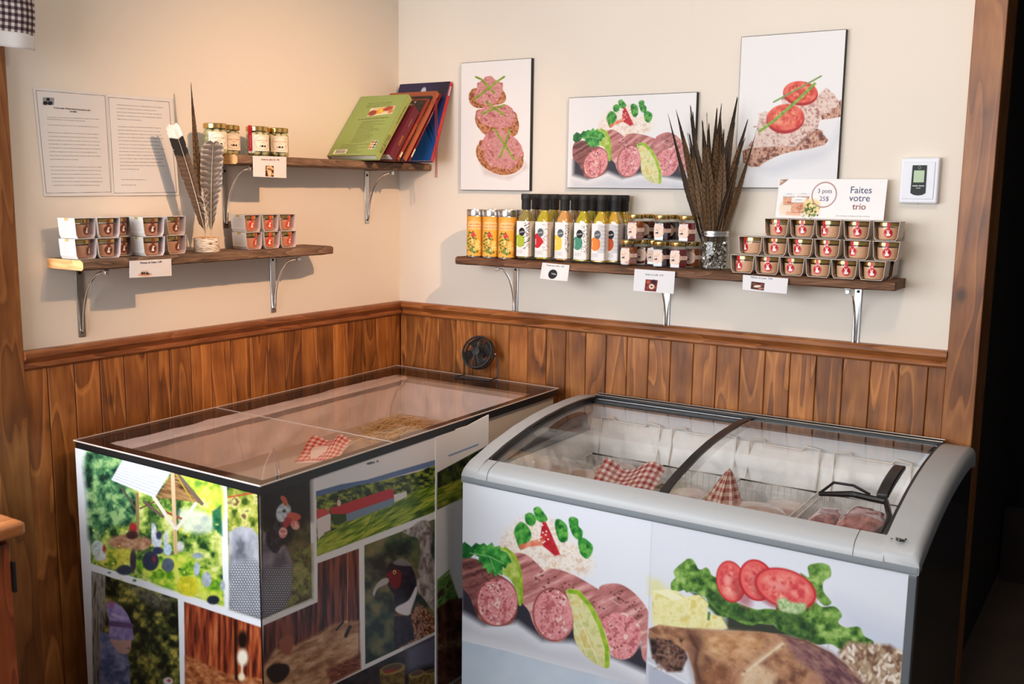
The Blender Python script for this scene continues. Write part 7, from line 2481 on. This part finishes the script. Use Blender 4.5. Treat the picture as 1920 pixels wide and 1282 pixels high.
# ------------------------------------------------------------------ little fan on the lid
zf = .8128
fb_ = at(899, 707, 2, zf)
fan = thing('desk_fan', 'small black wire desk fan standing on the clear freezer lid', 'fan', (float(fb_[0]) - .002, float(fb_[1]) - .012, zf))
fan.rotation_euler = (0, 0, math.radians(8))
wire = M['black']
hw = .070; RF = .056
m = MB()
base = [(-hw, -.042, .0030), (hw, -.042, .0030), (hw, .010, .0030)]
arch = [(hw * (1.0 if k in (0, 18) else 1.0) * math.cos(g), .012 + 0 * k, .0030 + .088 * max(0, math.sin(g)) ** .45) for k, g in enumerate(np.linspace(0, math.pi, 19))]
loop = [(-hw, .010, .003), (-hw, -.042, .003), (hw, -.042, .003), (hw, .010, .003), (hw - .003, .018, .050), (hw - .006, .020, .085), (hw - .012, .020, .100), (0, .022, .108)]
m.tube([(-hw, -.042, .003), (hw, -.042, .003)], .0030, n=8)
m.tube([(hw, -.042, .003), (hw, .015, .003), (hw + .002, .018, .050), (RF + .006, .016, .086)], .0026, n=8)
m.tube([(-hw, -.042, .003), (-hw + .012, .015, .003), (-hw + .010, .018, .050), (-RF - .006, .016, .086)], .0026, n=8)
m.build('wire_stand', wire, fan)
head = Matrix.Translation((0, .010, .088)) @ Matrix.Rotation(math.radians(-22), 4, 'X') @ Matrix.Rotation(math.radians(90), 4, 'X')


def ringpts(r_, z, n=40):
    return [head @ Vector((r_ * math.cos(g), r_ * math.sin(g), z)) for g in np.linspace(0, 2 * math.pi, n + 1)[:-1]]


m = MB()
for (r_, z, w_) in ((RF, .012, .0040), (RF, -.012, .0030), (.044, .019, .0008), (.034, .022, .0008), (.052, .016, .0008), (.024, .0235, .0008)):
    m.tube(ringpts(r_, z), w_, n=6, closed=True)
for k in range(56):
    g = 2 * math.pi * k / 56
    m.tube([head @ Vector((q * math.cos(g), q * math.sin(g), z)) for q, z in ((.013, .024), (.034, .022), (.048, .018), (RF, .012))], .0006, n=4)
    m.tube([head @ Vector((q * math.cos(g), q * math.sin(g), z)) for q, z in ((.012, -.024), (.044, -.022), (RF, -.012), (RF, .012))], .0006, n=4)
m.build('wire_cage', wire, fan)
m = MB(); m.lathe([(.0150, .0235), (.0150, .0255), (.012, .0268)], (0, 0, 0), 24, head); m.lathe([(.016, -.030), (.018, -.020), (.018, -.004), (.010, .000)], (0, 0, 0), 24, head)
m.build('hub', M['blackm'], fan)
for k in range(4):
    m = MB(); g0 = k * math.pi / 2 + .4
    m.grid(lambda u, v: head @ Vector(((.010 + .038 * u) * math.cos(g0 + (v - .5) * 1.1), (.010 + .038 * u) * math.sin(g0 + (v - .5) * 1.1), .004 + .016 * (v - .5))), 6, 8)
    o = m.build('blade', M['blackm'], fan); s3 = o.modifiers.new('t', 'SOLIDIFY'); s3.thickness = .0012
for sx_ in (-1, 1):
    m = MB(); m.lathe([(.0035, -.003), (.0035, .003)], (0, 0, 0), 12, Matrix.Translation((sx_ * (RF + .008), .012, .088)) @ Matrix.Rotation(math.pi / 2, 4, 'Y')); m.build('pivot_screw', M['chrome'], fan)

# ------------------------------------------------------------------ curtain and counter at the left edge
CZ = .095
e1 = at(63, 40, 0, CZ); zb_ = float(at(62, 95, 0, CZ)[2]); zw = float(at(62, 68, 0, CZ)[2])
y0 = float(e1[1])
m = MB(); m.smooth = False
nu, nv = 190, 44
for j in range(nv):
    for i in range(nu):
        def f(ii, jj):
            yy = y0 - ii * .0072
            return (CZ + .012 * math.sin(ii * .16) + .004 * math.sin(ii * .41), yy + .004 * math.sin(jj * .2), zw + jj * .0076)
        k = (i % 2) + (j % 2)
        m.hue((206, 200, 196) if k == 0 else (112, 94, 100) if k == 1 else (42, 32, 40))
        m.add([f(i, j), f(i + 1, j), f(i + 1, j + 1), f(i, j + 1)], [(0, 1, 2, 3)])
cu_ = thing('gingham_curtain', 'dark gingham valance with plain white hem hanging at the top left', 'curtain', (0, 0, 0))
o = m.build('gingham_cloth', M['paper'], cu_, smooth_angle=0, normals=False); q = o.modifiers.new('t', 'SOLIDIFY'); q.thickness = .001
m = MB(); m.hue((226, 224, 226))
m.grid(lambda u, v: (CZ + .0015 + .012 * math.sin(u * 190 * .16) + .004 * math.sin(u * 190 * .41), y0 - u * 190 * .0072 - .001, zb_ + (zw - zb_ + .002) * v), 120, 6)
o = m.build('white_hem', M['paper'], cu_, smooth_angle=60); q = o.modifiers.new('t', 'SOLIDIFY'); q.thickness = .001
m = MB(); m.tube([(CZ, y0 + .02, 2.135), (CZ, y0 - 1.45, 2.135)], .006); m.build('rod', M['black'], cu_)

cc = at(49, 976, 1, -1.85)
cx1, cz1 = float(cc[0]), float(cc[2])
cb = thing('counter_cabinet', 'varnished wooden counter with rounded top at the lower left edge', 'cabinet', (0, -1.85, 0))
m = MB(); m.box(0.01, cx1, -1.2, 0, cz1 - .030, cz1); m.build('worktop', M['cabtop'], cb, smooth_angle=0, bevel=.009, seg=4)
m = MB(); m.box(0.02, cx1 - .045, -1.18, -.018, 0, cz1 - .0305); m.build('carcass', M['cabinet'], cb, smooth_angle=0)
d_o = None
for k in range(2):
    m = MB(); m.box(cx1 - .0445, cx1 - .026, -.57 - .58 * k, -.022 - .58 * k, .09, cz1 - .045)
    d_o = m.build('door', M['cabinet'], cb, smooth_angle=0, bevel=.002)
    m = MB(); m.box(cx1 - .044, cx1 - .020, -.0215 - .58 * k, -.0155 - .58 * k, cz1 - .15, cz1 - .085); m.build('hinge', M['black'], d_o, smooth_angle=0, bevel=.001)
    m = MB(); m.box(cx1 - .0435, cx1 - .021, -.0215 - .58 * k, -.0155 - .58 * k, .20, .265); m.build('hinge', M['steel'], d_o, smooth_angle=0, bevel=.001)
    m = MB(); m.lathe([(.005, 0), (.005, .012), (.013, .018), (.010, .026)], (0, 0, 0), 16, Matrix.Translation((cx1 - .026, -.52 - .58 * k, cz1 - .12)) @ Matrix.Rotation(math.pi / 2, 4, 'Y')); m.build('knob', M['steel'], d_o)
